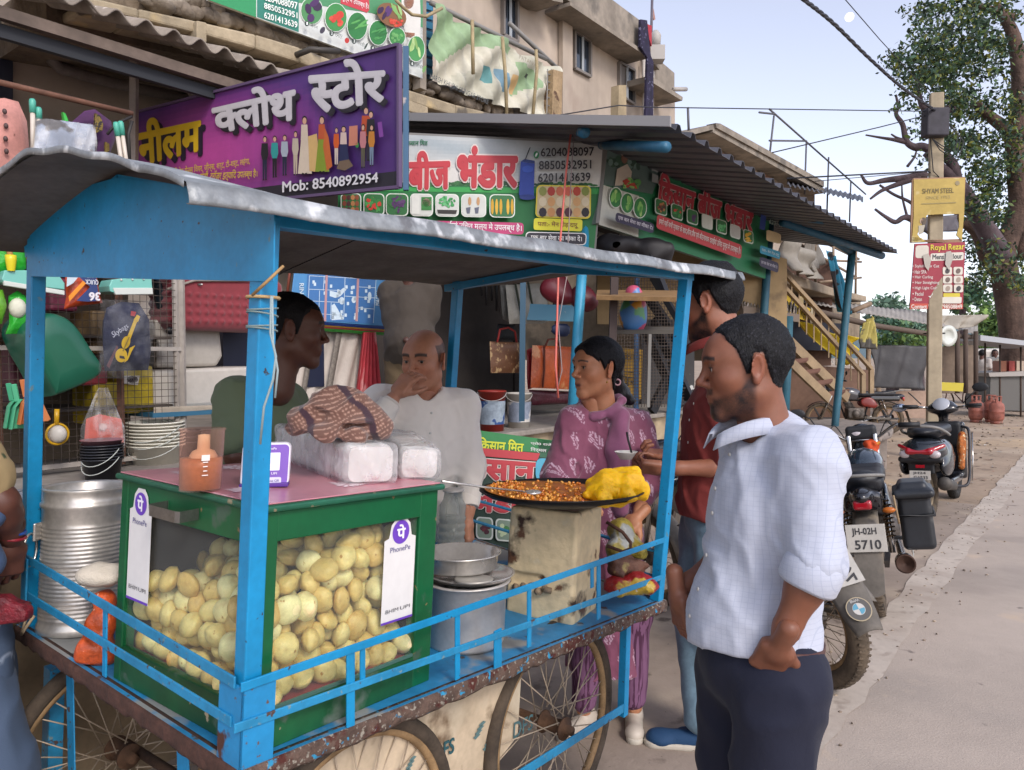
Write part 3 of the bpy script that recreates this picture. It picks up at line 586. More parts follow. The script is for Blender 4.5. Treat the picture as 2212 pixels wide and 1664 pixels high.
# a paler lower half for the yellow word
ps.text('~कलोथ',[(456,214),(643,168),(643,262),(470,292)],'#c4c0c2',.042,shadow=(8,8,'#241f26'));ps.lay()
ps.text('~सटोर',[(668,132),(838,128),(838,222),(678,252)],'#c4c0c2',.042,shadow=(8,8,'#241f26'));ps.lay()
ps.text('सभी प्रकार के फैन्सी रेडिमेड मेन्स वियर, जीन्स, शर्ट, टी-शर्ट, लहंगा,',[(300,376),(546,340),(546,360),(300,398)],'#cdb428',.006);ps.text('टी-शर्ट, गंजी, ट्रॉजर इत्यादि उपलब्ध है।',[(408,372),(562,366),(562,388),(400,402)],'#cdb428',.01)
ps.text('Mob: 8540892954',[(616,394),(823,374),(823,396),(616,418)],'#d6d4d6',.02);ps.lay()
def fig(p,x,y0,y1,top,bot,skin='#c49a80',w=7,dress=False,hair='#1c1518'):
 h=y1-y0;p.ell(x,y0+h*.07,w*.45,h*.075,hair,n=12);p.h+=.0006;p.ell(x,y0+h*.085,w*.34,h*.06,skin,n=12);p.h+=.0006
 if dress:p.poly([(x-w*.5,y0+h*.16),(x+w*.5,y0+h*.16),(x+w*.6,y0+h*.4),(x+w*1.25,y1),(x-w*1.1,y1),(x-w*.55,y0+h*.4)],bot);p.h+=.0006;p.poly([(x-w*.5,y0+h*.15),(x+w*.5,y0+h*.15),(x+w*.62,y0+h*.42),(x-w*.6,y0+h*.42)],top)
 else:
  p.poly([(x-w*.5,y0+h*.5),(x+w*.5,y0+h*.5),(x+w*.4,y1-2),(x+w*.08,y1),(x,y0+h*.62),(x-w*.12,y1),(x-w*.42,y1-2)],bot);p.h+=.0006;p.poly([(x-w*.65,y0+h*.17),(x+w*.65,y0+h*.17),(x+w*.8,y0+h*.42),(x+w*.5,y0+h*.55),(x-w*.5,y0+h*.55),(x-w*.8,y0+h*.42)],top)
 p.poly([(x-w*.38,y1-2),(x-w*.05,y1-1),(x-w*.05,y1+2),(x-w*.45,y1+2)],'#1c1518');p.poly([(x+w*.1,y1-1),(x+w*.45,y1-2),(x+w*.5,y1+1),(x+w*.1,y1+2)],'#1c1518');p.h+=.0004
for a in((579,296,390,'#1d1b20','#1b2138','#c89b83',10),(601,296,384,'#2f8f8b','#16161c','#c89b83',10),(623,294,380,'#9fa8b2','#1b2138','#c89b83',10),(647,286,380,'#b7ab97','#b3a58e','#c89b83',9)):fig(ps,*a)
fig(ps,667,254,378,'#c9b9a4','#c9b9a4',w=13,dress=True);ps.poly([(675,298),(694,292),(699,340),(690,374),(678,372)],'#c8a56a');fig(ps,705,254,374,'#b2502c','#7d8f2a',w=13,dress=True);ps.poly([(712,280),(720,300),(728,362),(716,372),(708,320)],'#b8602c')
fig(ps,737,279,360,'#c2541d','#c7b7a8',w=8);fig(ps,753,276,370,'#c9b2a6','#20264a',w=12,dress=True);ps.poly([(744,352),(765,348),(774,362),(756,372),(738,368)],'#6d5a48')
fig(ps,802,235,350,'#b04a26','#2a2430',w=13);fig(ps,813,244,350,'#1d1b20','#2a2430',w=12);ps.h+=.001;fig(ps,797,273,366,'#b9787a','#55503c',w=9);fig(ps,816,274,362,'#b8782a','#6f7f92',w=9)
ps.poly([(768,278),(786,276),(786,318),(767,320)],'#bd7a62');ps.poly([(829,270),(838,268),(842,300),(833,302)],'#7a3f8f');ps.ell(785,318,4,6,'#2f7f3a')
ps.build('printed_lettering',sg)
for a,b in(((290,245),(862,98)),((290,462),(864,405)),((864,96),(864,405)),((290,245),(290,462))):m=MB();m.bar(ps.at(*a,.006),ps.at(*b,.006),.02,.03,up=ps.n);m.build('frame_bar',pm('sign_frame','#7f7f8c' if a[0]==864 else '#5d4a6a'),sg)
m=MB();m.bar(ps.at(865,96,-.05),ps.at(865,408,-.05),.035,.035);m.build('frame_post',pm('sign_blue_post','#3a5f7d',rough=.5,wear=[('#a9a2a0',6,.58,.04)]),sg)
# ===== seed shop: awning, boards, wares
aw=thing('seed_shop_awning','dark trapezoid corrugated sheet awning with blue pipes over the seed shop boards','awning',onn(1500,400,-2.35))
a1=onn(1450,275,-2.35);a2=onn(1940,548,-2.35);dirn=(a2-a1).normalized();Ln=(a2-a1).length;bk0=ons(870,262,a1.dot(SV));rise=(bk0-a1)
sheet=pm('trapezoid_sheet','#5a5a60',rough=.5,metal=.35,nz=(2,.2),bump=(9,.12,.02))
r_=a1.dot(SV)
def sheetpt(s_,t,hgt):return a1+dirn*s_+rise*t+ZV*hgt
tr=[(0,0),(.3,0),(.42,1),(.58,1),(.7,0),(1,0)]
nb=30;pitch=Ln/nb
for k in range(5):
 m=MB();pts=[]
 for j in range(6*k,6*k+6):
  for fx,fh in tr[:-1]:pts.append((j*pitch+fx*pitch,fh*.045))
 pts.append(((6*k+6)*pitch+(.06 if k<4 else 0),0));n=len(pts)
 m.add([sheetpt(x,0,h)for x,h in pts]+[sheetpt(x,1.5,h)for x,h in pts],[(i,i+1,n+i+1,n+i)for i in range(n-1)]);m.build('roof_sheet',sheet,aw,solid=.004)
m=MB();m.prism([sheetpt(0,t,.0)for t in(0,1.5)]+[sheetpt(0,t,.07)for t in(1.5,0)],-dirn*.02);m.build('side_flashing',pm('flashing','#8f8d8c',rough=.5),aw)
bp=pm('blue_pipe','#2a6482',rough=.5,nz=(3,.25),wear=[('#6f7d80',5,.6,.06)]);bpl=pm('pole_light_blue','#3b9cc0',rough=.45,nz=(3,.12));bpd=pm('teal_post','#2b5d6e',rough=.6,nz=(3,.25))
def pxbar(pts,r,nm,mt,par=None,**k):m=MB();m.tube([P(*p)for p in pts],r,12,**k);return m.build(nm,mt,par,label=None)
pxbar([(1225,272,7.4),(1262,286,5.6)],.045,'pipe',bp,aw);pxbar([(1300,313,6.1),(1440,318,5.15)],.038,'pipe',bp,aw)
pxbar([(1320,318,6.8),(1600,402,8.9),(1770,458,10.0)],.05,'pipe',bp,aw);pxbar([(1690,480,9.0),(1905,553,10.6)],.05,'pipe',bp,aw);pxbar([(1660,460,9.2),(1780,475,8.6)],.05,'pipe',bp,aw);pxbar([(1690,455,9.4),(1838,545,10.4)],.045,'pipe',bp,aw)
def pole(nm,lab,pts,r,mt,cat='pole',sq=False):
 m=MB();
 if sq:m.bar(P(*pts[0]),P(*pts[1]),r*2)
 else:m.tube([P(*p)for p in pts],r,12)
 return setp(m.build(nm,mt,origin=P(*pts[-1])),lab,cat)
pole('awning_post','light blue steel post under the right end of the main seed shop board',[(1276,320,6.45),(1246,745,6.1),(1234,930,6.1)],.042,bpl)
pole('awning_post','teal awning post at the far right end of the second seed shop board',[(1664,470,9.4),(1651,668,9.3),(1640,900,9.25)],.05,bpd)
pole('awning_post','dark teal awning post standing behind the grey bench',[(1842,530,10.4),(1805,905,10.5),(1797,992,10.5)],.05,bpd)
pole('awning_post','short dark teal post under the small wavy roof',[(1703,684,9.6),(1699,800,9.6),(1690,990,9.6)],.06,bpd)
# main board
def seedboard(pl,par,nm,k=0):
 pass
mb_=thing('seed_shop_board','main seed shop board with large red hindi name and phone numbers','shop sign',P(1300,540,6.25));N1=(Vector((0,-1,0))*.985+Vector((-1,0,0))*-.08).normalized();p1=Panel(P(1300,320,6.25),N1,.003)
brd=[(730,284),(1302,312),(1283,541),(730,510)];m=MB();m.prism([p1.at(x,y,-.003)for x,y in brd],-p1.n*.03);m.build('backing',pm('board_back','#b9b7b2'),mb_)
nx,ny=40,14;gq=[(730,284),(1302,312),(1296,404),(730,398)];m=MB();m.v=[tuple(p1.at(*Panel.bl(gq,i/nx,j/ny),0))for j in range(ny+1)for i in range(nx+1)];cw=wob(4,9)
for j in range(ny):
 for i in range(nx):t=float(cw(i/nx*2.2,j/ny,0))*.5+.5;c=mixc('#9aa6ab','#d0cec8',max(0,min(1,t+.3*j/ny)));m.f.append([j*(nx+1)+i,j*(nx+1)+i+1,(j+1)*(nx+1)+i+1,(j+1)*(nx+1)+i]);m.fc.append(c);m.sm.append(False)
m.build('printed_sky',PR,mb_)
p1.h=.001;p1.poly([(730,398),(1296,404),(1283,541),(730,510)],'#166f37');p1.h+=.001
r5=random.Random(9)
for i in range(60):x=740+i*9.2;p1.ell(x,398+r5.uniform(-2,3),r5.uniform(4,10),r5.uniform(2,6),r5.choice(['#1f5a2c','#2c6a35','#184a28']),n=8);p1.h+=.00003
p1.poly([(730,402),(1296,408),(1295,420),(730,412)],'#2f9a48');p1.lay()
RED='#b8323c'
p1.text('किसान मित',[(876,303),(924,303),(924,315),(876,315)],'#1d6b46',.02)if False else p1.text('िकसान मित'.replace('मित','िमत'),[(876,302),(924,302),(924,315),(876,315)],'#1d6b46',.02)
p1.text('किसान'.replace('कि','िक'),[(742,330),(867,330),(867,408),(742,408)],RED,.05,ol='#d8c9c2',olw=.035);p1.text('बीज',[(882,328),(973,325),(973,410),(880,412)],RED,.05,ol='#d8c9c2',olw=.035);p1.text('भंडार',[(988,315),(1119,318),(1119,408),(985,410)],RED,.05,ol='#d8c9c2',olw=.035);p1.lay()
p1.ell(1158,336,6,8,'#1e7a4a');p1.lay();p1.ell(1158,336,2,5,'#e3ebe4',.4);p1.lay()
for t,y,x0,x1 in(('6204088097',322,1167,1282),('8850532951',350,1163,1276),('6201413639',377,1161,1274)):p1.text(t,Q(x0,y,x1,y+19,-.02,-.02),'#26242a',.02,ol='#d8d8d6',olw=.02)
p1.poly([(1124,352),(1154,356),(1152,428),(1120,424)],'#1f3f9a');p1.ell(1138,428,17,6,'#1a357f');p1.lay();p1.poly([(1124,352),(1132,346),(1154,350),(1154,356)],'#16306f');p1.poly([(1140,328),(1144,320),(1145,322),(1134,350),(1132,349)],'#23262c');p1.ell(1139,368,12,8,'#2b51b3');p1.lay()
p1.rq([(1158,402),(1275,404),(1274,475),(1155,472)],'#d9c83a',.14,1.6);p1.lay();p1.rq([(1161,405),(1272,407),(1271,472),(1158,469)],'#c9b48a',.12,1.6);p1.lay()
sc=['#8a8f45','#b0382a','#c46a4a','#c9604a','#b4402c','#7e8a3c','#d8c9a8','#cf9a62','#d6c4a4','#d9cba9','#cfa06a','#d4c5a5','#26202a','#c98f58','#4a1c2a','#4d2030','#cfa06a','#1e1a20']
for k,c in enumerate(sc):p1.ell(1171+(k%6)*18.3,416+(k//6)*22.5,8.6,10.5,c,n=8);p1.h+=.00005
p1.lay()
cells=[(738,782,['#7a3a26','#4c2228','#b07a4a','#8a4a30']),(787,832,['#2f7a3a','#44934a','#c03a2c']),(835,883,['#4a2a5a','#2f6a34','#5a3a6a']),(887,936,None),(941,991,['#3f9a55','#63b576','#2f8a46']),(996,1049,None),(1056,1110,['#c99a22','#d6aa35','#2f5a2a'])]
for i,(x0,x1,cs)in enumerate(cells):
 y0=420+(x0-738)*.018;y1=467+(x0-738)*.025;p1.rq(Q(x0,y0,x1,y1,.02),'#dfe5dc',.2);p1.lay();p1.rq(Q(x0+2,y0+2,x1-2,y1-2,.02),('#2a6a38' if cs and i!=4 else '#c9ccc6'),.2);p1.lay()
 if i==0:
  for k in range(12):p1.ell(x0+8+(k%4)*9,y0+10+(k//4)*13,4.6,6,cs[k%4],n=7)
 elif i==6:
  for k in range(5):p1.ell(x0+9+k*9+(6 if k>2 else 0)-3,y0+27,3.2,17,cs[k%2],n=10)
 elif i==4:leaves(p1,(x0+x1)/2,y0+18,20,12,cs,30,4,3,3);p1.poly([(x0+4,y1-14),(x1-4,y1-13),(x1-6,y1-5),(x0+6,y1-6)],'#2a2622')
 elif i==3:p1.poly([(x0+3,y0+4),(x0+20,y0+4),(x0+20,y1-4),(x0+3,y1-4)],'#d7d9d2');p1.poly([(x0+24,y0+8),(x1-3,y0+8),(x1-3,y1-12),(x0+24,y1-12)],'#2f7a35');p1.ell(x0+35,y0+20,9,9,'#c79a95')
 elif i==5:
  for k in range(2):p1.ell(x0+18+18*k,y0+16,3.5,9,'#b98f62');p1.poly([(x0+10+18*k,y0+30),(x0+20+18*k,y0+28),(x0+18+18*k,y0+42),(x0+12+18*k,y0+42)],'#5a5f70')
 else:leaves(p1,(x0+x1)/2,(y0+y1)/2,17,17,cs,26,3.5,7,i)
 p1.lay()
p1.rq([(740,478),(1128,487),(1128,512),(740,500)],'#b53a6e',.25,14);p1.lay();p1.text('दवाईयां उचित मूल्य मे उपलब्ध है।',[(950,482),(1124,489),(1124,509),(950,502)],'#e6dde0',.015)
p1.rq([(1150,477),(1253,480),(1252,505),(1149,502)],'#d2cc2c',.2,4);p1.lay();p1.text('पता:- मेन रोड़ दारू',[(1158,482),(1244,485),(1244,500),(1158,497)],'#7b4a1f',.012)
p1.rq([(1133,506),(1262,509),(1260,535),(1131,530)],'#dcdcda',.3,5);p1.lay();p1.rq([(1135,508),(1260,511),(1258,533),(1133,528)],'#26232f',.3,5);p1.lay();p1.text('एक बार सेवा का मौका दे।',[(1143,511),(1251,514),(1251,529),(1143,525)],'#dcdcda',.015)
p1.build('printed_lettering',mb_)
m=MB();m.bar(p1.at(1302,312,-.02),p1.at(1284,541,-.02),.03);m.bar(p1.at(730,283,-.02),p1.at(1302,311,-.02),.03);m.build('frame',pm('grey_bar','#7c7a76'),mb_)
# second board, along the street
C2=-3.35;b2=thing('second_seed_board','second green seed shop board with a farmer, angled along the street','shop sign',onn(1480,520,C2));p2=Panel(S(0,C2,0),NV,.004)
q2=[(1306,320),(1672,459),(1658,604),(1288,484)]
m=MB();m.prism([p2.at(x,y,-.004)for x,y in q2],-NV*.04);m.build('backing',pm('board_back2','#6f7f74'),b2)
p2.poly(q2,'#23774c');p2.lay();p2.poly([(1306,320),(1430,367),(1408,420),(1296,398)],'#5a6f6a');p2.poly([(1296,398),(1380,424),(1378,513),(1288,484)],'#c9cbc2');p2.lay()
leaves(p2,1352,352,45,14,['#3a5a45','#2f4a3a','#6f8a80'],40,8,5,6);p2.lay()
p2.poly([(1330,366),(1352,355),(1362,372),(1358,400),(1325,402)],'#c9beae');p2.ell(1346,343,7,11,'#7d5a48');p2.ell(1344,332,8,5,'#c9beae');p2.lay()
leaves(p2,1362,398,22,14,['#5fa055','#b9483a','#8fbf6a','#b9483a'],30,4,6,7);p2.lay()
for x,y in((1325,428),(1349,440),(1376,450)):p2.ell(x,y,15,23,'#dfe5dc');p2.h+=.002;p2.ell(x,y,13,21,'#2f7a3e');p2.h+=.001;leaves(p2,x,y,8,14,['#7fb85f','#4f9a45','#a4cc7a'],8,4,10,int(x),.1)
p2.lay()
for k,y in((0,352),(1,376)):p2.poly([(1401,y),(1414,y+5),(1413,y+22),(1400,y+18)],'#8f9492')
p2.text('प्रो0 राजेश प्रसाद(राजू)',[(1437,366),(1505,392),(1505,402),(1437,376)],'#aab5ad',.0);p2.text('िकसान बीज भंडार',[(1418,372),(1622,446),(1618,506),(1410,438)],'#b03440',.045,ol='#d8b8b4',olw=.03);p2.lay()
for k in range(7):
 x=1405+34*k-.6*k*k;y=428+11.3*k;w_,h_=26-k*.7,34-1.0*k;c=[['#7a3a26','#4c2228','#b07a4a'],['#2f7a3a','#44934a','#c03a2c'],['#4a2a5a','#2f6a34'],['#d0d4cc'],['#3f9a55','#63b576'],['#b8b8b4'],['#c99a22','#d6aa35']][k]
 p2.rq(Q(x,y,x+w_,y+h_,.34,.30),'#cdd6cc',.2);p2.h+=.003;p2.rq(Q(x+1.5,y+2,x+w_-1.5,y+h_-2,.34,.30),c[0]if k in(3,5)else '#2a6a38',.2);p2.h+=.003;leaves(p2,x+w_/2,y+h_/2+5,8,11,c,14,3,4,k);p2.h+=.002
p2.lay();p2.rq([(1396,466),(1582,532),(1580,562),(1394,496)],'#b8383c',.2,6);p2.lay();p2.text('हमारे यहाँ सभी प्रकार के खाद,बीज,पौध एवं कीटनाशक दवाईयां उचित मूल्य मे उपलब्ध है।',[(1400,472),(1579,536),(1577,556),(1398,490)],'#dcd2cc',.015);p2.lay()
p2.rq([(1304,462),(1388,487),(1386,508),(1302,482)],'#2b2440',.3,4);p2.lay();p2.text('एक बार सेवा का मौका दे।',[(1308,467),(1384,490),(1383,502),(1307,479)],'#d4d0d8',.01)
p2.poly([(1622,460),(1634,464),(1630,500),(1618,497)],'#24408a');p2.text('620408',[(1640,452),(1668,462),(1667,470),(1639,461)],'#a8bdb2',.01);p2.text('885053',[(1640,464),(1668,474),(1667,482),(1639,473)],'#a8bdb2',.01);p2.text('620141',[(1640,476),(1668,486),(1667,494),(1639,485)],'#a8bdb2',.01);p2.rq([(1634,498),(1666,508),(1665,530),(1633,522)],'#c9b48a',.2);p2.rq([(1620,532),(1664,546),(1663,562),(1619,549)],'#2c8fae',.2,3);p2.lay()
p2.rq([(1618,556),(1660,570),(1659,592),(1617,576)],'#2b2440',.3,2.5);p2.text('पता:- मेन रोड़ दारू',[(1623,537),(1661,550),(1660,558),(1622,546)],'#d4e6ea',.01);p2.lay();p2.text('एक बार सेवा का मौका दे।',[(1621,563),(1657,575),(1656,584),(1620,572)],'#d4d0d8',.0)
p2.build('printed_lettering',b2)
for a,b in((q2[0],q2[3]),(q2[1],q2[2])):m=MB();m.bar(p2.at(*a,.01),p2.at(*b,.01),.03);m.build('frame_bar',pm('grey_bar','#7c7a76'),b2)
# lower board leaning on the plinth
b3=thing('leaning_board','green seed shop board leaning against the plinth behind the griddle','shop sign',P(1100,1150,4.35));p3=Panel(P(1100,1050,4.35),(Vector((.25,-1,.22))).normalized(),.002)
q3=[(975,922),(1240,958),(1236,1200),(970,1178)];m=MB();m.prism([p3.at(x,y,-.003)for x,y in q3],-p3.n*.03);m.build('backing',pm('board_back2','#6f7f74'),b3)
p3.poly(q3,'#1c3a2e');p3.lay();p3.poly([(975,922),(1240,958),(1240,985),(975,962)],'#1f7a3f');p3.poly([(1160,948),(1240,958),(1240,995),(1166,988)],'#245c3f');p3.lay()
p3.text('किसान मित',[(1034,944),(1132,952),(1130,978),(1032,972)],'#c9cf2e',.03);p3.text('प्रो0 राजेश प्रसाद',[(1146,954),(1236,962),(1236,970),(1145,962)],'#d4d8d2',.01);p3.text('निर्मल',[(1146,966),(1180,969),(1180,980),(1145,977)],'#d4d8d2',.01);p3.lay()
p3.poly([(975,962),(1166,980),(1160,996),(975,980)],'#b8323c');p3.text('िकसान',[(975,968),(1160,984),(1156,1042),(975,1036)],'#b8323c',.05,ol='#d8c9c2',olw=.03);p3.text('भंडार',[(1020,1058),(1150,1066),(1148,1110),(1018,1108)],'#b8323c',.05,ol='#d8c9c2',olw=.03);p3.rq(Q(1156,990,1200,1040,.05),'#4aa3c0',.3);p3.lay()
for k,c in enumerate((['#3a7a3e','#5aa352'],['#6a2430','#4a1a28'],['#3a7a3e','#b9c9a0'])):p3.rq(Q(985+42*k,1112+4*k,1022+42*k,1160+4*k,.08),'#cfd6cc',.2);p3.h+=.001;p3.rq(Q(988+42*k,1115+4*k,1019+42*k,1157+4*k,.08),'#7a8f7c',.2);p3.h+=.001;leaves(p3,1004+42*k,1137+4*k,10,15,c,12,5,6,k)
p3.build('printed_lettering',b3)
# ----- left shop front: wire mesh, shelves, plastic wares
CM=-4.02
rack=thing('mesh_rack','wire mesh rack with white steel frame filled with household wares','rack',onn(200,1000,CM))
whs=pm('white_steel','#a79f96',rough=.5,nz=(5,.2));wire=pm('mesh_wire','#4b4038',rough=.6)
sL,sR=onn(-60,800,CM).dot(SV),onn(384,800,CM).dot(SV);m=MB()
z=.98
while z<2.3:m.tube([S(sL,CM,z),S(sR,CM,z)],.0016,4,cap=False);z+=.036
s=sL
while s<sR:m.tube([S(s,CM+.003,.97),S(s,CM+.003,2.3)],.0016,4,cap=False);s+=.036
m.build('wire_mesh',wire,rack,kind='stuff')
for zz in(.985,1.56):m=MB();m.bar(S(sL,CM-.01,zz),S(sR+.02,CM-.01,zz),.03,.022);m.build('frame_bar',whs,rack)
for s in(sL+.1,onn(262,800,CM).dot(SV),sR,sR+.035):m=MB();m.bar(S(s,CM-.012,.96),S(s,CM-.012,2.35),.026);m.build('frame_bar',whs if s>sR-.1 else pm('rusty_rod','#6d4a3a'),rack)
for zz in(1.25,1.62,1.98):m=MB();m.sbox(sL,sR,CM-.55,CM-.06,zz-.006,zz+.006);m.build('shelf',pm('shelf_dark','#4a423c',rough=.8),rack)
m=MB();m.sbox(sL,sR,CM-.6,CM-.56,.95,2.4);m.build('back_sheet',pm('rack_back','#6d6050',rough=.9),rack)
def wrapbag(nm,label,cat,pts,c,col,th=.05,seed=1,wear=None,rough=.4,part='body',bump=(30,.6,.01),**k):
 """soft puffed sheet solid with the outline given in picture units on the street plane c"""
 P3=[onn(x,y,c)for x,y in pts];cc=sum(P3,Vector())/len(P3);t=thing(nm,label,cat,cc);n=len(P3)
 pl=[];
 for i in range(n):
  a,b=P3[i],P3[(i+1)%n]
  for j in range(4):pl.append(a+(b-a)*(j/4))
 n=len(pl);rings=7;f=wob(seed,30);vs=[];m=MB();m.smooth=True
 for side in(1,-1):
  for r in range(rings+1):
   q_=r/rings
   for p in pl:q=cc+(p-cc)*(1-q_*.985);hh=th*(1-(1-q_)**2.6)**.6*side;w_=.12*th*float(f(q.x,q.y,q.z))if r else 0;vs.append(q+NV*(hh+w_*1.5))
 fs=[]
 for sd in(0,1):
  o=sd*(rings+1)*n
  for r in range(rings):
   for k_ in range(n):fs.append((o+r*n+k_,o+r*n+(k_+1)%n,o+(r+1)*n+(k_+1)%n,o+(r+1)*n+k_))
 m.add(vs,fs);m.build(part,pm('w_'+nm+col[1:],col,rough=rough,nz=(9,.15),wear=wear,bump=bump),t);return t
C3=-3.86
# big green tub
t=thing('green_tub','large dark green plastic tub hanging tilted on the mesh rack','tub',onn(120,770,C3));ax_=(NV*.86+SV*.3+ZV*-.1).normalized();cc=onn(118,770,C3-.1)
m=MB();sx_=(SV*.72+ZV*.69);sy_=(ZV*.72-SV*.69)
def sq(u,v,h,r=.16):return cc+sx_*u+sy_*v+NV*h
ring=lambda w,hh,rad,nn=7:[(cx_+rad*math.cos(math.radians(a0+90*k/nn)),cy_+rad*math.sin(math.radians(a0+90*k/nn)))for cx_,cy_,a0 in((w-rad,hh-rad,0),(-w+rad,hh-rad,90),(-w+rad,-hh+rad,180),(w-rad,-hh+rad,270))for k in range(nn+1)]
q_=[onn(x,y,C3)for x,y in((32,712),(60,680),(108,672),(150,700),(190,760),(212,795),(196,822),(112,860),(98,852),(70,800),(45,755))]
wrapbag('green_tub_body','x','tub',[(0,0),(1,0),(1,1)],C3,'#184a3c')if False else None
cc_=sum(q_,Vector())/len(q_);m=MB();m.smooth=True;nq=len(q_);pl=[]
for i in range(nq):
 p0_,p1_,p2_,p3_=q_[i-1],q_[i],q_[(i+1)%nq],q_[(i+2)%nq]
 for j in range(5):s_=j/5;pl.append(.5*((2*p1_)+(p2_-p0_)*s_+(2*p0_-5*p1_+4*p2_-p3_)*s_**2+(3*p1_-p0_-3*p2_+p3_)*s_**3))
n=len(pl);vs=[];lv=[(1.0,-.16),(1.02,-.15),(.99,-.14),(.965,-.05),(.93,.04),(.89,.085),(.82,.10),(.4,.102),(.0,.103)]
for sc_,hh in lv:vs+=[cc_+(p-cc_)*max(sc_,.001)+NV*hh for p in pl]
m.add(vs,[(r*n+k,r*n+(k+1)%n,(r+1)*n+(k+1)%n,(r+1)*n+k)for r in range(len(lv)-1)for k in range(n)]);m.build('shell',pm('green_plastic_tub','#1c5a45',rough=.3,nz=(2,.1)),t)
# backpack in plastic with yellow guitar
bp_=wrapbag('guitar_backpack','navy school backpack with yellow guitar print in clear plastic cover','backpack',[(230,665),(262,652),(300,655),(322,690),(326,760),(320,800),(226,802),(222,740),(224,690)],C3+.02,'#20253f',.06,3,rough=.8)
pg=Panel(S(0,C3+.10,0),NV,.001);Y_='#c9a412'
pg.ell(262,768,13,15,Y_);pg.ell(272,740,9,14,Y_,.3);pg.poly([(268,745),(290,690),(297,693),(276,748)],Y_);pg.poly([(288,692),(296,680),(303,684),(298,696)],Y_);pg.lay();pg.poly([(264,758),(278,728),(280,729),(267,760)],'#8a7420');pg.poly([(258,768),(268,770),(270,776),(258,774)],'#2a2a30');pg.poly([(280,752),(292,746),(284,760),(276,778),(268,784),(276,768)],Y_)
pg.text('Skybags',[(240,718),(272,698),(280,710),(246,734)],'#b9bcc8',.0);pg.poly([(283,672),(294,674),(291,684),(282,682)],'#a33036');pg.poly([(230,790),(252,746),(255,750),(236,796)],'#5a3038')
pg.build('guitar_print',bp_);m=MB();m.grid(lambda u,v:onn(214+118*u+2*math.sin(v*20),648+170*v,C3+.115)+NV*(.006*math.sin(u*20+v*17)),24,24);m.build('cover',clearm('plastic_film3','#f4f4f4',.02,.1,'#c9c9c9',bump=(14,1.),vary=(9,.16),edge=.1),bp_)
# teal and white dish racks
for i,(q,lab)in enumerate((([(4,605),(10,586),(62,586),(130,600),(140,614),(140,628),(8,612)],'teal and white plastic rack under the green scrubber pack'),([(236,620),(242,606),(300,600),(328,604),(330,634),(250,636),(238,632)],'teal and white plastic rack above the guitar backpack'))):
 t=thing('plastic_rack',lab,'plastic rack',onn(*q[0],C3));c_=sum((Vector((x,y,0))for x,y in q),Vector())/len(q)
 m=MB();m.prism([onn(x,y-2,C3+.06)for x,y in q],-NV*.12);m.build('body',pm('teal_plastic','#6fb3a6',rough=.35),t,bevel=.004);m=MB();m.prism([onn(x,y,C3+.065)for x,y in([(8,606),(140,628),(140,638),(10,617)]if i==0 else[(244,622),(330,622),(331,636),(250,637)])],-NV*.02);m.build('rim',pm('white_plastic','#c4c8c0',rough=.35),t,bevel=.003)
m=MB();[m.sphere(onn(x,605-1*k,C3+.062),.006,8,5)for k,x in enumerate((262,286,310))];setp(m.build('rack_studs',pm('white_plastic','#c4c8c0'),bpy.data.objects['plastic_rack.001']),None)
t=wrapbag('detergent_bag','orange and blue detergent bag printed upside down under the valance','detergent bag',[(140,590),(208,590),(216,640),(222,655),(180,660),(138,668),(143,640)],C3,'#b8441f',.03,5,wear=None,rough=.35)
pg=Panel(S(0,C3+.055,0),NV,.001);pg.poly([(145,595),(172,595),(158,612),(144,620)],'#b9c7cf');pg.poly([(172,600),(208,598),(214,650),(190,652),(165,650),(195,620)],'#25386a');pg.poly([(148,640),(180,606),(186,612),(150,652)],'#d9861f');pg.lay();pg.text('QUICK',[(212,616),(184,614),(184,602),(212,604)],'#cfd4dc',.02);pg.text('36',[(216,650),(192,650),(192,632),(216,632)],'#c04050',.03,ol='#dcdce0',olw=.02);pg.text('NWS',[(206,601),(188,601),(188,592),(206,592)],'#cfd4dc',.01);pg.build('bag_print',t)
t=wrapbag('scrubber_pack','bright green scrubber pack with brush handle at the top left','cleaning pack',[(-20,520),(20,508),(54,510),(57,580),(40,590),(-20,592)],C3,'#25a02a',.03,6,rough=.25);m=MB();m.tube([onn(12,500,C3+.05),onn(24,562,C3+.06)],.012,8);m.build('handle',pm('pale_wood','#b08a5a'),t);m=MB();m.lathe([(.015,0),(.022,.05),(.022,.07),(0,.07)],onn(24,586,C3+.06),(0,0,1),12);m.build('collar',pm('yellow_plastic','#cfc01c',rough=.3),t)
t=wrapbag('scrubber_pack','green wrapped white sponge ball pack behind the left blue post','cleaning pack',[(18,640),(38,628),(56,640),(66,680),(66,720),(12,722),(20,700)],C3,'#2fa032',.03,8,rough=.25);m=MB();m.sphere(onn(38,666,C3+.02),(.035,.035,.045),14,10);m.build('sponge',pm('sponge_white','#c9c8b4',rough=.8,bump=(60,.6,.006)),t)
t=wrapbag('scrubber_pack','green wrapped pack at the far left edge of the rack','cleaning pack',[(-30,625),(6,626),(14,660),(4,700),(-30,700)],C3,'#5f9a2c',.03,9,rough=.25)
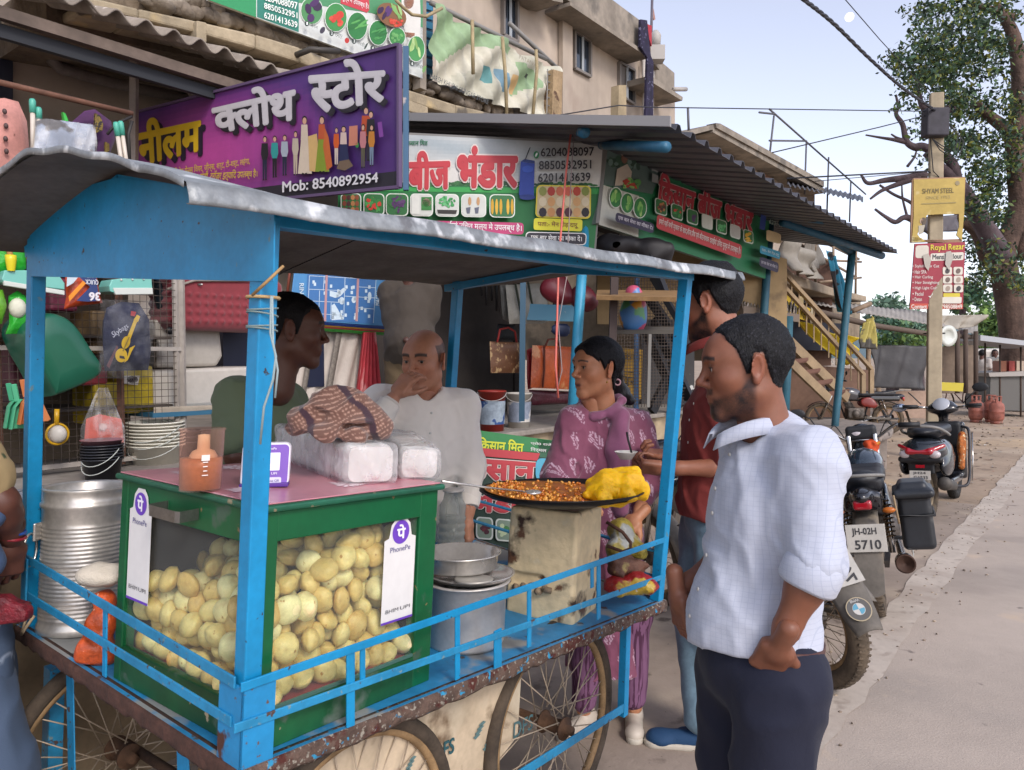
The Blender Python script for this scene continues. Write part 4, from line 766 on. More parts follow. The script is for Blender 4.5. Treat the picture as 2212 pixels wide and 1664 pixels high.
# suitcase
sc_=thing('red_suitcase','quilted red fabric suitcase lying on its side under the valance','suitcase',onn(480,650,-4.3));CS=-4.25
s_=SDF();a,b=onn(352,665,CS),onn(582,655,CS);Rm_=np.array([list(SV),list(NV),[0,0,1]]).T
s_.rbox(list((a+b)/2+ZV*.005),((b-a).length/2-.03,.09,.115),.05,0,1,Rm_)
def qd(X,Y,Z):u=(X*SV.x+Y*SV.y);g=np.sin(u*62+Z*62)*np.sin(u*62-Z*62);return-.014*np.clip(g,0,1)*(np.abs(Z-((a+b)/2).z+.04)<.09)
sdfobj('shell',s_,.008,pm('red_fabric','#7d2a32',rough=.85,nz=(30,.12),bump=(160,.3,.002),sheen=.3),sc_,disp=qd)
m=MB();m.tube([onn(362,625,CS+.15),onn(420,606,CS+.15),onn(540,606,CS+.15)],.008,6);m.build('piping',pm('grey_piping','#8d8177'),sc_);m=MB();m.lathe([(0,0),(.02,0),(.02,.02),(0,.02)],onn(365,715,CS+.1),NV,14);m.build('wheel',pm('black_rubber','#18171a',rough=.5),sc_);m=MB();m.sphere(onn(432,615,CS+.152),(.018,.004,.008),10,6);m.build('badge',steel0:=pm('badge_metal','#a9a4a0',rough=.3,metal=.9),sc_)
t=wrapbag('dark_bag','black travel bag squeezed left of the red suitcase','bag',[(330,603),(362,603),(358,640),(365,690),(352,702),(340,660)],CS+.0,'#1c2830',.06,12,rough=.6)
t=wrapbag('red_handbag','dark red handbag with tan handles behind the vendor','bag',[(588,640),(640,628),(690,640),(700,720),(588,720)],-4.5,'#7a2428',.06,13,rough=.6);m=MB();m.tube([onn(620,640,-4.42),onn(626,590,-4.42),onn(636,560,-4.42)],.01,6);m.tube([onn(636,640,-4.42),onn(642,590,-4.42),onn(650,560,-4.42)],.01,6);m.build('handle',pm('tan_strap','#7a3c2c'),t)
# wrapped cartons and ledge
cart_m=pm('wrapped_carton','#a19b92',rough=.45,nz=(4,.12),bump=[(7,.5,.02),(30,.3,.006)],wear=[('#77706a',3,.6,.05)])
m=MB();m.prism([onn(x,y,-4.25)for x,y in((334,690),(475,700),(482,770),(470,792),(338,796))],-NV*.4);setp(m.build('wrapped_carton',cart_m,bevel=.02),'grey plastic wrapped carton under the red suitcase','carton')
m=MB();m.prism([onn(x,y,-4.15)for x,y in((330,800),(545,792),(640,792),(640,870),(545,872),(332,884))],-NV*.5);setp(m.build('wrapped_carton',pm('wrapped_carton2','#bcb5ab',rough=.45,nz=(4,.1),bump=[(7,.5,.02)]),bevel=.02),'long white wrapped carton behind the stack of white buckets','carton')
m=MB();m.prism([onn(x,y,-4.0)for x,y in((330,893),(640,876),(640,884),(330,903))],-NV*.5);setp(m.build('blue_ledge',pm('blue_ledge','#2b5f7a',rough=.5)),'narrow blue metal ledge below the long white carton','ledge')
t=wrapbag('jute_sheet','crumpled beige packing sheet hanging over the blue ledge','sheet',[(332,880),(540,872),(640,868),(640,878),(500,888),(400,890),(332,898)],-4.02,'#9d9282',.012,14,rough=.9)
m=MB();m.sbox(onn(482,770,-4.5).dot(SV),onn(482,770,-4.5).dot(SV)+.8,-4.9,-4.5,1.3,1.75);setp(m.build('navy_box',pm('navy_box','#141c36',rough=.6)),'dark navy box standing behind the vendor shoulder','box')
# items behind the mesh
for i,(x,y,w,h,c,lab)in enumerate(((30,790,70,90,'#4a1f2a','maroon patterned box behind the mesh'),(110,640,60,70,'#6a1f3a','crimson box behind the mesh beside the detergent bag'),(265,840,75,100,'#b8a018','yellow printed bag behind the mesh under the backpack'),(205,870,60,90,'#a58f1c','yellow bag behind the pink dustpan'),(215,720,90,90,'#6d5636','brown striped mat behind the backpack'),(175,812,60,40,'#7d2430','red and blue packet behind the mesh'),(30,850,60,40,'#38272a','dark packet behind the dustpans'))):
 m=MB();a=onn(x-w/2,y,CM-.28);b=onn(x+w/2,y,CM-.28);z0=onn(x,y+h/2,CM-.28).z;z1=onn(x,y-h/2,CM-.28).z;m.sbox(a.dot(SV),b.dot(SV),CM-.4,CM-.12,z0,z1);setp(m.build('stored_box',pm('box'+c[1:],c,rough=.6,nz=(9,.3),bump=(12,.5,.02)),bevel=.015),lab,'packed goods')
m=MB();pz=Panel(S(0,CM-.1,0),NV,.001);pz.poly([(414-150,812),(302,812),(298,832),(264,830)],'#cfc8bc');pz.ell(286,820,12,8,'#3a2c30');setp(pz.build('bag_label',bpy.data.objects['stored_box.002']),None)
# dustpans
def dustpan(c,col,lab,dx=0):
 t=thing('dustpan',lab,'dustpan',onn(*c,C3+.04));m=MB();x,y=c;pts=[(x-22,y+45),(x-14,y-2),(x,y-20),(x+14,y-8),(x+36,y+38),(x+30,y+42)]
 m.prism([onn(a,b,C3+.05+dx)for a,b in pts],NV*.012);m.build('tray',pm('dp'+col[1:],col,rough=.4),t,bevel=.003);m=MB()
 for i in range(3):m.prism([onn(a,b,C3+.05+dx)for a,b in(pts[i],pts[i+1],pts[i+1],pts[i])][:2]+[onn(a,b,C3+.05+dx)+NV*.035 for a,b in(pts[i+1],pts[i])],SV*.004)
 m.build('rim',pm('dp'+col[1:],col,rough=.4),t);m=MB();m.bar(onn(x-2,y-14,C3+.06+dx),onn(x-10,y-52,C3+.06+dx),.022,.01);m.build('handle',pm('dp'+col[1:],col,rough=.4),t,bevel=.003)
dustpan((28,880),'#3f9a72','green plastic dustpan at the back of the hanging bunch');dustpan((40,882),'#4fa97f','lighter green plastic dustpan in the hanging bunch',.03);dustpan((58,872),'#bd6f3f','orange plastic dustpan in the middle of the hanging bunch',.06);dustpan((72,868),'#c67a48','orange plastic dustpan at the front of the hanging bunch',.09)
t=thing('tea_strainer','yellow handled tea strainer hanging on the mesh','strainer',onn(124,900,C3));q=onn(124,938,C3+.03);m=MB();m.tube([onn(123,884,C3+.03),onn(122,918,C3+.03)],.011,8);m.tube([q+SV*(.047*math.cos(a))+ZV*(.047*math.sin(a))for a in[2*math.pi*k/24 for k in range(24)]],.006,6,closed=True);m.build('frame',pm('yellow_plastic2','#c79a1a',rough=.35),t);m=MB();m.sphere(q,(.042,.03,.042),16,10);m.build('sieve',pm('sieve_white','#bdb8b0',rough=.5),t)
t=wrapbag('pink_dustpan','coral pink dustpan packed in a clear plastic bag','dustpan',[(186,905),(215,895),(262,905),(268,960),(256,962),(182,955)],C3+.05,'#cf5a4a',.012,20,rough=.35,bump=None);m=MB();m.grid(lambda u,v:onn(222+(u-.5)*(20+76*min(1,v*1.5)),838+130*v,C3+.11)+NV*(.012*math.sin(u*22)*(1-v*.5)),24,20);m.build('bag',clearm('plastic_film4','#f2ece6',.06,.1,'#ffffff',bump=(20,1.),vary=(12,.3)),t);m=MB();m.prism([onn(222+9*math.cos(a),922+7*math.sin(a),C3+.075)for a in[k*math.pi/8 for k in range(16)]],NV*.001);m.build('round_label',pm('label_pale','#d2b0b0'),t)
# bucket stacks
ORD=['first','second','third','fourth','fifth','sixth','seventh','eighth','ninth']
def bucketstack(x,y,c,r,n,dz,col,lab,rim='white',hnd=True):
 base=onz(x,y,.945)
 for k in range(n):
  t=thing('bucket',ORD[k]+' from the bottom: '+lab[0]if k<n-1 else lab[1],'bucket',base+ZV*(dz*k),group=lab[2]if k<n-1 else None);m=MB();hh=.095;m.lathe([(0,0),(r*.8,0),(r*.96,hh),(r*1.05,hh),(r*1.05,hh+.006),(r*.98,hh+.007),(r*.94,hh),(r*.79,.004),(0,.004)],base+ZV*(dz*k),(0,0,1),36);m.build('body',pm('bk'+col[1:],col,rough=.4,nz=(7,.08)),t)
  if hnd and k in(1,4,6):m=MB();q=base+ZV*(dz*k+hh);vx=Vector((.8,-.2,0)).normalized();vy=Vector((-.1,-1,0)).normalized();m.tube([q+(vx*math.cos(a)+vy*math.sin(a))*(r*1.06)-ZV*(.075*math.sin(a))for a in[math.pi*j/14 for j in range(15)]],.0022,5);m.build('handle',pm('white_plastic','#c4c8c0'),t)
bucketstack(338,1000,-3.78,.14,8,.0175,'#dedacb',['cream bucket of the white stack on the plinth','topmost cream bucket of the stack on the plinth','cream buckets stacked inside each other'])
bucketstack(222,1036,-3.72,.088,6,.013,'#23242a',['black bucket of the dark stack on the plinth','topmost dark bucket with mauve inside on the plinth','dark buckets stacked inside each other'])
bucketstack(405,992,-3.85,.075,3,.03,'#23242a',['black pot in the low stack behind the pink beaker','topmost black pot of the low stack behind the beaker','black pots in the low stack'],hnd=False)
m=MB();q=onz(222,1036,.945);m.lathe([(.0,0),(.07,.0),(.088,.03),(.094,.032)],q+ZV*.155,(0,0,1),36);setp(m.build('mauve_bowl',pm('mauve_plastic','#7d5a62',rough=.3)),'translucent mauve scalloped bowl on the dark bucket stack','bowl')
m=MB();q=P(120,1100,2.75);m.lathe([(0,-.01),(.13,0),(.16,.06),(.165,.065),(.155,.06)],q,(0,0,1),40);setp(m.build('white_basin',pm('white_enamel','#b3b4b6',rough=.3)),'large white basin standing behind the steel drum','basin')
m=MB();m.sbox(P(120,1100,2.75).dot(SV)-.3,P(120,1100,2.75).dot(SV)+.4,P(120,1100,2.75).dot(NV)-.3,P(120,1100,2.75).dot(NV)+.25,0,q.z-.012);setp(m.build('low_table',pm('wood_low','#8d7a60',rough=.8,nz=(6,.2))),'low wooden stand under the white basin','stand')
# ----- printed shopping bags, sacks
CB=-4.35
def bagstack(nm,lab,q,c,cols,th):
 t=thing(nm,lab,'bag stack',onn(*q[0],c))
 for k,col in enumerate(cols):m=MB();d_=.012*(len(cols)-1-k);ox,oy=3.0*(len(cols)-1-k)*.5,3.4*(len(cols)-1-k);m.prism([onn(x+(ox if i in(1,2)else 0),y+(oy if i in(2,3)else 0),c-d_)for i,(x,y)in enumerate(q)],-NV*.01);m.build('folded_bag',pm('fb'+col[1:],col,rough=.55,nz=(4,.1),bump=(8,.4,.01)),t,bevel=.004)
 return t
t=bagstack('printed_bags','pile of folded blue printed shopping bags bound with two pink tapes',[(640,556),(835,575),(832,705),(624,690)],CB,['#3a8a34','#3f9a3a','#a33a3a','#b98a2a','#203f8a','#2c4a94','#4a86b8'],.01)
pb2=Panel(S(0,CB+.002,0),NV,.001);pb2.h=.001;pb2.poly([(664,592),(812,602),(806,700),(660,690)],'#3f6fa6');pb2.lay()
W_='#c3d4de'
def ln(p,x0,y0,x1,y1,w=1.1):d=math.hypot(x1-x0,y1-y0);nx_,ny_=-(y1-y0)/d*w/2,(x1-x0)/d*w/2;p.poly([(x0+nx_,y0+ny_),(x1+nx_,y1+ny_),(x1-nx_,y1-ny_),(x0-nx_,y0-ny_)],W_)
r6=random.Random(2)
for x0,y0,x1,y1 in((668,596,812,604),(668,596,664,688),(812,604,806,698),(666,625,740,628),(700,596,698,628),(745,600,742,690),(775,603,772,694),(666,650,742,654),(745,640,810,644),(772,665,808,668),(690,628,688,690),(715,654,714,690),(772,620,812,622),(664,676,742,682)):ln(pb2,x0,y0,x1,y1)
for _ in range(34):x,y=r6.uniform(670,800),r6.uniform(604,684);pb2.poly([(x,y),(x+5,y),(x+5,y+7),(x,y+7)],W_)
pb2.poly([(712,628),(728,632),(742,622),(748,626),(735,640),(724,644),(712,640)],W_);pb2.poly([(716,660),(722,656),(742,690),(716,692)],W_);pb2.ell(738,650,6,8,W_);pb2.ell(764,648,5,7,W_);pb2.ell(798,640,4,9,W_)
pb2.text('RINGNI',[(656,612),(656,662),(646,662),(646,612)],W_,.02);pb2.text('MAGNA',[(810,660),(812,626),(822,627),(820,661)],W_,.02);pb2.lay()
for x in(686,726,754):pb2.poly([(x+18,558),(x+23,558),(x+18,694),(x+13,694)],'#b58a8c')if x!=726 else None
pb2.build('bag_print',t)
def sacks(nm,lab,q,c,col,stripes):
 t=thing(nm,lab,'sack',onn(*q[0],c));m=MB();m.grid(lambda u,v:onn(*Panel.bl(q,u,v),c)+NV*(.02*math.sin(u*9+1)+.012*math.sin(u*31+v*3)),40,20);m.build('woven_fabric',pm('sk'+col[1:],col,rough=.7,nz=(5,.1),bump=[(8,.5,.02),(220,.4,.003)]),t,solid=.006)
 for x0,x1,w in stripes:
  m=MB();m.grid(lambda u,v,x0=x0,x1=x1,w=w:onn(x0+(x1-x0)*v+w*u,q[0][1]+(q[2][1]-q[0][1])*v,c+.045),2,10);m.build('strap',pm('strap_grey','#7d756c',rough=.8,nz=(60,.3)),t,solid=.004)
 return t
sacks('white_sack_bale','white woven sacks with grey straps under the blue bags',[(640,712),(790,718),(768,870),(620,862)],-4.5,'#c0b6ac',[(728,700,12),(672,648,10)])
t=thing('red_cloth_bundle','pleated red and pink cloth hanging right of the white sacks','cloth',onn(790,780,-4.4));m=MB();m.grid(lambda u,v:onn(790-8*v+(24+34*v)*(u-.25),718+140*v,-4.42)+NV*(.022*math.sin(u*34+v*2)),48,10);m.build('fabric',pm('red_pleats','#b3363f',rough=.7,nz=(14,.15),wear=[('#cf8a88',9,.60,.03,(1,1,.15))]),t,solid=.004)
# ----- open shop bay in the middle
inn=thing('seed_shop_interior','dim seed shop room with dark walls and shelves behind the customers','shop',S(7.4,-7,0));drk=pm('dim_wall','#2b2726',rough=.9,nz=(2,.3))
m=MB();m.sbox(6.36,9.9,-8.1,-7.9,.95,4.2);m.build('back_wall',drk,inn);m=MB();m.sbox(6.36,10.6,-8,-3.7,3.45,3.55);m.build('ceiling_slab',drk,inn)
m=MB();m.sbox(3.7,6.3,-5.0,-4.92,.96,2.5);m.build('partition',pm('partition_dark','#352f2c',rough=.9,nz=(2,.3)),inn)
shm=pm('shelf_grey','#4b4a4c',rough=.6)
for z in(1.1,1.35,1.6,1.85,2.1,2.35):m=MB();m.sbox(6.5,8.6,-7.9,-7.3,z,z+.03);m.build('shelf',shm,inn)
for s in(6.5,7.2,7.9,8.6):m=MB();m.sbox(s,s+.03,-7.9,-7.28,.95,2.6);m.build('shelf_upright',shm,inn)
r7=random.Random(12)
for iz,z in enumerate((1.13,1.38,1.63,1.88,2.13)):
 for k in range(9):s=6.55+k*.225;c=r7.choice(['#3a3f52','#5a5148','#6a3a34','#32453a','#4a4440','#70624a','#26303a']);m=MB();m.sbox(s,s+r7.uniform(.1,.2),-7.6,-7.32,z,z+r7.uniform(.1,.19));setp(m.build('seed_carton',pm('carton'+c[1:],c,rough=.7)),ORD[k]+' dim carton from the left on the '+ORD[iz]+' shelf from the bottom','carton','cartons on the dim seed shop shelves')
def hang(nm,lab,cat,q,c,col,th=.03,straps=None,scol='#2c3326',**k):
 t=wrapbag(nm,lab,cat,q,c,col,th,len(lab),**k)
 for i,s in enumerate(straps or[]):m=MB();m.tube([onn(x,y,c+th+.012)for x,y in s],.010,6);m.build('strap',pm('st'+scol[1:],scol,rough=.8),t)
 return t
hang('grey_tote','shiny grey tote bag with dark green straps hanging in the seed shop','tote bag',[(1092,616),(1176,612),(1190,692),(1170,700),(1100,700),(1096,660)],-4.2,'#8f8d84',.03,[[(1112,606),(1122,660),(1130,692)],[(1140,606),(1150,660),(1160,692)]],rough=.35)
hang('grey_tote','smaller grey tote bag hanging behind the first at its left','tote bag',[(1080,614),(1096,612),(1100,696),(1086,690)],-4.35,'#77756e',.03,rough=.4)
hang('brown_tote','brown mottled tote bag with red handles hanging low','tote bag',[(1058,738),(1122,740),(1124,806),(1060,806)],-4.4,'#6d4a33',.02,[[(1074,740),(1080,712),(1098,708),(1112,716),(1116,740)]],'#8f2a26',wear=[('#b0926a',18,.55,.06)])
hang('orange_tote','large orange plastic tote bag hanging left of the woman','tote bag',[(1150,746),(1244,750),(1242,842),(1146,838)],-4.2,'#b3542a',.03,[[(1176,746),(1176,800),(1172,838)],[(1210,748),(1208,800),(1204,838)],[(1178,748),(1184,734),(1200,732),(1210,748)]],'#5d2a1c',rough=.3,wear=[('#c9895a',7,.6,.06)])
hang('black_tote','black cloth bag hanging low between the grey and brown bags','tote bag',[(1075,700),(1110,702),(1122,735),(1070,735)],-4.6,'#1d1f24',.04,rough=.7)
hang('red_tote','red cloth bag edge behind the orange tote','tote bag',[(1138,756),(1152,750),(1152,838),(1140,842)],-4.3,'#8f1f28',.02)
hang('maroon_bag','maroon cloth heap under the orange tote bag','bag',[(1142,842),(1240,846),(1238,872),(1150,876)],-4.3,'#4a1a26',.05)
for i,(x,y0,y1)in enumerate(((1040,590,640),(1050,588,660),(1062,590,650),(1072,586,672),(1086,600,640),(1196,590,680),(1200,590,720))):
 m=MB();m.tube([onn(x,y0,-4.5),onn(x+1,y1,-4.5)],.012,6);setp(m.build('hanging_strap',pm('black_rubber','#18171a')),ORD[i]+' black strap from the left hanging from the shop ceiling','strap','black straps hanging from the ceiling')
# buckets on the plinth
def pail(x,y,c,r,h,col,lab,lbl=None):
 b=onn(x,y,c);b=Vector((b.x,b.y,.945));t=thing('pail',lab,'bucket',b);m=MB();m.lathe([(0,0),(r*.86,0),(r,h),(r*1.05,h),(r*1.05,h+.012),(r*.95,h+.01),(r*.8,.02),(0,.02)],b,(0,0,1),32);m.build('body',pm('pail'+col[1:],col,rough=.4),t)
 if lbl:m=MB();m.lathe([(r*.905,h*.18),(r*.985,h*.78)],b,(0,0,1),32);m.build('label_band',pm('lb'+lbl[0][1:],lbl[0],rough=.5,nz=(9,.3),wear=[(lbl[1],9,.54,.03)]),t)
 m=MB();m.tube([b+ZV*h+Vector((math.cos(a)*r*1.06,-.02-abs(math.sin(a))*r,-.6*r*math.sin(a)))for a in[math.pi*j/12 for j in range(13)]],.003,5);m.build('handle',pm('wire_pale','#a9a5a0'),t)
pail(1063,905,-3.75,.105,.30,'#8a2a20','red paint pail with blue label on the plinth',('#9aa8b4','#2a4a80'));pail(1121,900,-3.75,.10,.27,'#b5b0a6','white paint pail beside the red one',('#8a93a3','#c4c0b8'))
pole('stall_post','thin dark blue square post between the two paint pails',[(1130,590,5.3),(1127,910,5.3)],.02,pm('dark_blue_post','#24485c',rough=.5),'post',True)
m=MB();m.tube([P(1236,262,6.0),P(1222,380,5.9),P(1207,560,5.6),P(1203,700,5.4),P(1200,790,5.3),P(1206,860,5.3)],.008,6);setp(m.build('pink_cable',pm('pink_cord','#c9665a',rough=.6)),'long pink electric cord hanging in front of the main seed shop board','cord')
m=MB();m.tube([P(1242,258,6.0),P(1234,380,5.9),P(1224,600,5.6),P(1206,700,5.5),P(1214,800,5.4),P(1202,850,5.4)],.004,6);setp(m.build('thin_cord',pm('grey_cord','#8a7a78',rough=.6)),'thin grey cord hanging beside the pink cord','cord')
m=MB();m.tube([P(1236,262,6.0),P(1240,252,6.2),P(1262,250,6.6),P(1290,258,7)],.012,6);setp(m.build('cord_loop',pm('bamboo','#a08f6c')),'loop of cord on top of the awning edge','cord')
# right bay: plank shelves, ball bag, steel stair, mesh and painted sheet
m=MB();m.prism([P(1288,648,5.6),P(1460,652,5.3),P(1470,636,6.0),P(1290,634,6.3)],ZV*.03);setp(m.build('plank_shelf',pm('raw_plank','#8f6f48',rough=.8,nz=(12,.2))),'raw wooden plank shelf above the woman','shelf')
m=MB();m.prism([P(1330,722,5.8),P(1460,722,5.6),P(1462,714,6.2),P(1332,714,6.3)],ZV*.03);setp(m.build('plank_shelf',pm('grey_plank','#5f5a52',rough=.8)),'grey lower plank behind the woman','shelf')
s_=SDF();c0=P(1368,680,5.9);s_.ell(list(c0),(.11,.11,.16),.02);s_.ell(list(c0+ZV*.17),(.06,.06,.06),.04);f=wob(88,24)
def ballcol(V):
 r=np.random.RandomState(3);pts=np.array(c0)+r.normal(size=(22,3))*np.array([.09,.09,.14]);cs=np.array([lin(['#b8506a','#c9903a','#5a9a6a','#4a7ab0','#c06a8a','#b83a3a'][i%6])for i in range(22)]);d=((V[:,None]-pts[None])**2).sum(2);return cs[d.argmin(1)]
o=sdfobj('ball_bag',s_,.012,pm('cloth_vc2',vc=True,rough=.4),None,disp=lambda X,Y,Z:.012*f(X,Y,Z),colf=ballcol,origin=c0);setp(o,'clear bag of colourful plastic balls hanging on the shelf post','toy bag')
for i,(x,y,r,c,lab)in enumerate(((1200,622,.13,'#6a1c28','dark red plastic toy bag under the ceiling left of the blue post'),(1258,640,.12,'#5a1a24','dark red helmet shaped bag right of the blue post'),(1215,712,.07,'#1c2a4a','navy round bag in the dark bay'))):
 s_=SDF();q=P(x,y,6.4);s_.ell(list(q),(r,r*.45,r*.85),.02).ell(list(q+Vector((r*.5,0,-r*.5))),(r*.6,r*.4,r*.7),.06);f=wob(i+90,22);o=sdfobj('round_ware',s_,.02,pm('rw'+c[1:],c,rough=.45),None,disp=lambda X,Y,Z:.022*f(X,Y,Z),origin=q);setp(o,lab,'ware')
m=MB();m.prism([P(x,y,6.9)for x,y in((1100,655),(1240,660),(1240,695),(1100,690))],Vector((0,.02,0)));setp(m.build('blue_poster',pm('blue_poster','#5d97b3',rough=.5,wear=[('#d2d6d4',3,.54,.03)])),'pale blue and white poster in the bay behind the light blue post','poster')
pole('bay_post','brown steel post behind the hair of the woman',[(1327,600,5.7),(1322,780,5.7),(1316,905,5.7)],.028,pm('brown_post','#3a2c28',rough=.7),'post',True);pole('bay_post','thin blue post right of the painted yellow sheet',[(1376,600,7.2),(1374,890,7.2)],.022,pm('blue_thin','#2f5a86',rough=.5),'post',True);pole('bay_post','thin grey post left of the steel stair',[(1404,720,7.0),(1400,880,7.0)],.014,pm('grey_bar','#7c7a76'),'post',True)
ys=thing('painted_sheet','yellow painted metal sheet with black hindi letters behind wire mesh','sign',P(1360,860,7.4));m=MB();m.prism([P(x,y,7.4)for x,y in((1330,750),(1388,756),(1386,862),(1330,862))],Vector((0,.02,0)));m.build('sheet',pm('mustard','#b38a2c',rough=.7,nz=(4,.2)),ys);py=Panel(P(1360,800,7.38),(0,-1,0),.002);py.text('दुकान',[(1334,762),(1384,766),(1384,786),(1334,782)],'#2a241c',.0);py.poly([(1334,800),(1382,806),(1382,808),(1334,802)],'#2a241c');py.text('घर',[(1340,812),(1376,816),(1376,836),(1340,834)],'#2a241c',.0);py.build('lettering',ys)
m=MB()
for k in range(24):x=1330+k*6.2;m.tube([P(x,600,7.1),P(x,880,7.1)],.003,4,cap=False)
for k in range(40):y=600+k*7;m.tube([P(1330,y,7.1),P(1478,y,7.1)],.003,4,cap=False)
setp(m.build('bay_mesh',wire),'wire mesh screen closing the right bay of the seed shop','mesh screen',None,'thing')
st_=thing('steel_stair','black steel stair with open treads in the bay behind the post','stair',P(1440,900,8));bsm=pm('black_steel','#26272b',rough=.5,metal=.3)
for x0,y0,x1,y1 in((1385,690,1470,880),(1412,690,1497,880),(1500,690,1408,890),(1400,640,1480,760)):m=MB();m.bar(P(x0,y0,8),P(x1,y1,7.6),.05,.10);m.build('stringer',bsm,st_)
for k in range(6):m=MB();m.bar(P(1398+14*k,718+30*k,7.95-.06*k),P(1428+14*k,718+30*k,7.95-.06*k),.14,.02);m.build('tread',bsm,st_)
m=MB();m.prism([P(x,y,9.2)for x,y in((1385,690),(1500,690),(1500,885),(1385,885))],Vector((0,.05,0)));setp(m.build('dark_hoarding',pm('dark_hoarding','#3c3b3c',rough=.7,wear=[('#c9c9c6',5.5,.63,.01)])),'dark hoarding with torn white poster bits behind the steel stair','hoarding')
m=MB();m.prism([P(x,y,9.4)for x,y in((1290,520),(1500,500),(1700,560),(1700,720),(1290,700))],Vector((0,.1,0)));setp(m.build('side_wall_plaster',pm('ochre_wall','#a68d68',rough=.9,nz=(1.5,.2),wear=[('#6a5a48',2,.6,.08)])),'ochre plaster wall seen beyond the seed shop bay','wall')
m=MB();m.bar(P(1392,520,6.4),P(1440,640,6.2),.05);setp(m.build('diagonal_strut',bsm),'dark diagonal strut rising under the second seed shop board','strut');m=MB();m.bar(P(1410,600,7),P(1482,720,6.8),.05);setp(m.build('diagonal_strut',bsm),'lower dark diagonal strut near the right cart post','strut')
s_=SDF();q=P(1330,530,6.4);s_.ell(list(q),(.20,.12,.09),.02).ell(list(P(1405,540,6.4)),(.12,.1,.13),.05).ell(list(P(1440,560,6.4)),(.06,.06,.12),.03);f=wob(97,22);o=sdfobj('black_bundle',s_,.02,pm('black_bundle','#1d1b1e',rough=.6),None,disp=lambda X,Y,Z:.03*f(X,Y,Z),origin=q);setp(o,'black plastic bundle hung under the second seed shop board','bundle')
m=MB();m.grid(lambda u,v:onn(1292+90*u,500+26*v+16*math.sin(u*6)+6*u,-3.6)+NV*(.05*math.sin(u*17)),30,5);setp(m.build('white_sheet',pm('white_rag','#a9a49d',rough=.9),solid=.004),'dirty white sheet bunched under the second seed shop board','sheet')
# ===== far side of the street front
fb=thing('far_house','cream single storey house with weathered flat roof beyond the awning','building',P(1600,560,17))
def pp(pts,d,t,nm,mt,par=None,dv=None,**k):
 m=MB();m.prism([P(x,y,d if not isinstance(d,(list,tuple))else d[i])for i,(x,y)in enumerate(pts)],(dv if dv is not None else Vector((0,1,0)))*t);return m.build(nm,mt,par,**k)
CF=-7.0
slab([(1474,286),(1540,272),(1760,400),(1760,640),(1474,640)],CF,3,'wall',cream,fb);
slab([(1468,290),(1540,269),(1546,272),(1780,408),(1780,418),(1540,286),(1540,280),(1474,297)],CF+.5,.9,'roof_slab',chaj,fb);slab([(1546,266),(1556,267),(1780,392),(1780,404),(1548,276)],CF+.55,.2,'roof_parapet',chaj,fb)
window([(1556,316),(1584,330),(1584,360),(1556,348)],CF+.03,fb,panes=1,glass=[pm('old_brick_fill','#8a6a58',rough=.9)]);window([(1640,362),(1668,376),(1668,398),(1640,386)],CF+.03,fb,panes=1,glass=[pm('old_brick_fill','#8a6a58',rough=.9)])
rl=thing('roof_railing','thin steel railing and frame standing on the far house roof','railing',onn(1700,400,CF));gr_=pm('grey_steel','#5b5a60',rough=.6)
for a,b in(((1662,236),(1870,420)),((1672,250),(1662,340)),((1742,306),(1738,420)),((1640,243),(1675,247)),((1662,304),(1742,305)),((1486,232),(1488,290)),((1790,340),(1786,470)),((1838,392),(1835,480))):m=MB();m.tube([onn(*a,CF+.3),onn(*b,CF+.3)],.025,6);m.build('rail',gr_,rl)
for k in range(2):m=MB();m.grid(lambda u,v,k=k:onn(1700+165*u*.5+82*k*1.,388+12*v+36*(u*.5+.5*k),CF+.9-1.2*(1-v))+ZV*.03*math.sin(u*50),60,2);setp(m.build('small_tin_roof',sheet),'small corrugated tin roof above the far house, %s half'%('left' if k==0 else 'right'),'tin roof')
# balcony building with tarps and staircase
bb=thing('balcony_building','unfinished concrete building with balcony slab and torn tarpaulins','building',P(1750,700,14));cw_=pm('raw_concrete','#9b8c78',rough=.95,nz=(1.3,.3),bump=(5,.5,.03),wear=[('#6b6154',1.5,.57,.08)])
CQ=-4.6
slab([(1560,540),(1860,640),(1856,730),(1790,740),(1560,780)],CQ-.2,4,'wall',cw_,bb);slab([(1590,536),(1680,560),(1715,592),(1800,622),(1872,640),(1872,652),(1800,640),(1690,610),(1590,576)],CQ+.5,1.2,'balcony_slab',cw_,bb,bev=.02);slab([(1590,470),(1664,490),(1664,580),(1590,560)],CQ-.1,.2,'shutter',pm('shutter_pale','#a3a09a',rough=.6,bump=(30,.5,.02,(1,1,8))),bb)
fr=thing('pole_scaffold','rickety pole frame rising from the balcony with rags tied on it','pole frame',onn(1750,560,CQ));pwm=pm('pale_pole','#8f7a64',rough=.8,nz=(5,.25))
for a,b in(((1690,470),(1688,600)),((1720,480),(1724,610)),((1760,500),(1762,620)),((1800,520),(1802,640)),((1850,520),(1848,640)),((1680,500),(1850,600)),((1690,480),(1855,560)),((1740,560),(1860,566)),((1770,610),(1860,600)),((1700,560),(1740,490)),((1770,520),(1850,530))):m=MB();m.tube([onn(*a,CQ+.4+U(-.3,.3)),onn(*b,CQ+.4)],.025,6);m.build('pole',pwm,fr)
def tarp(nm,lab,q,c,col,amp=.06,seed=1,f=onn,wear=None,cat='tarpaulin',n=(30,16)):
 m=MB();w_=wob(seed,6);m.grid(lambda u,v:f(*Panel.bl(q,u,v),c)+NV*(amp*math.sin(u*15+v*4+seed)+amp*float(w_(u,v,0))),*n);o=m.build(nm,pm('tarp'+col[1:],col,rough=.55,nz=(3,.15),wear=wear,bump=(6,.4,.02)),solid=.006);return setp(o,lab,cat)
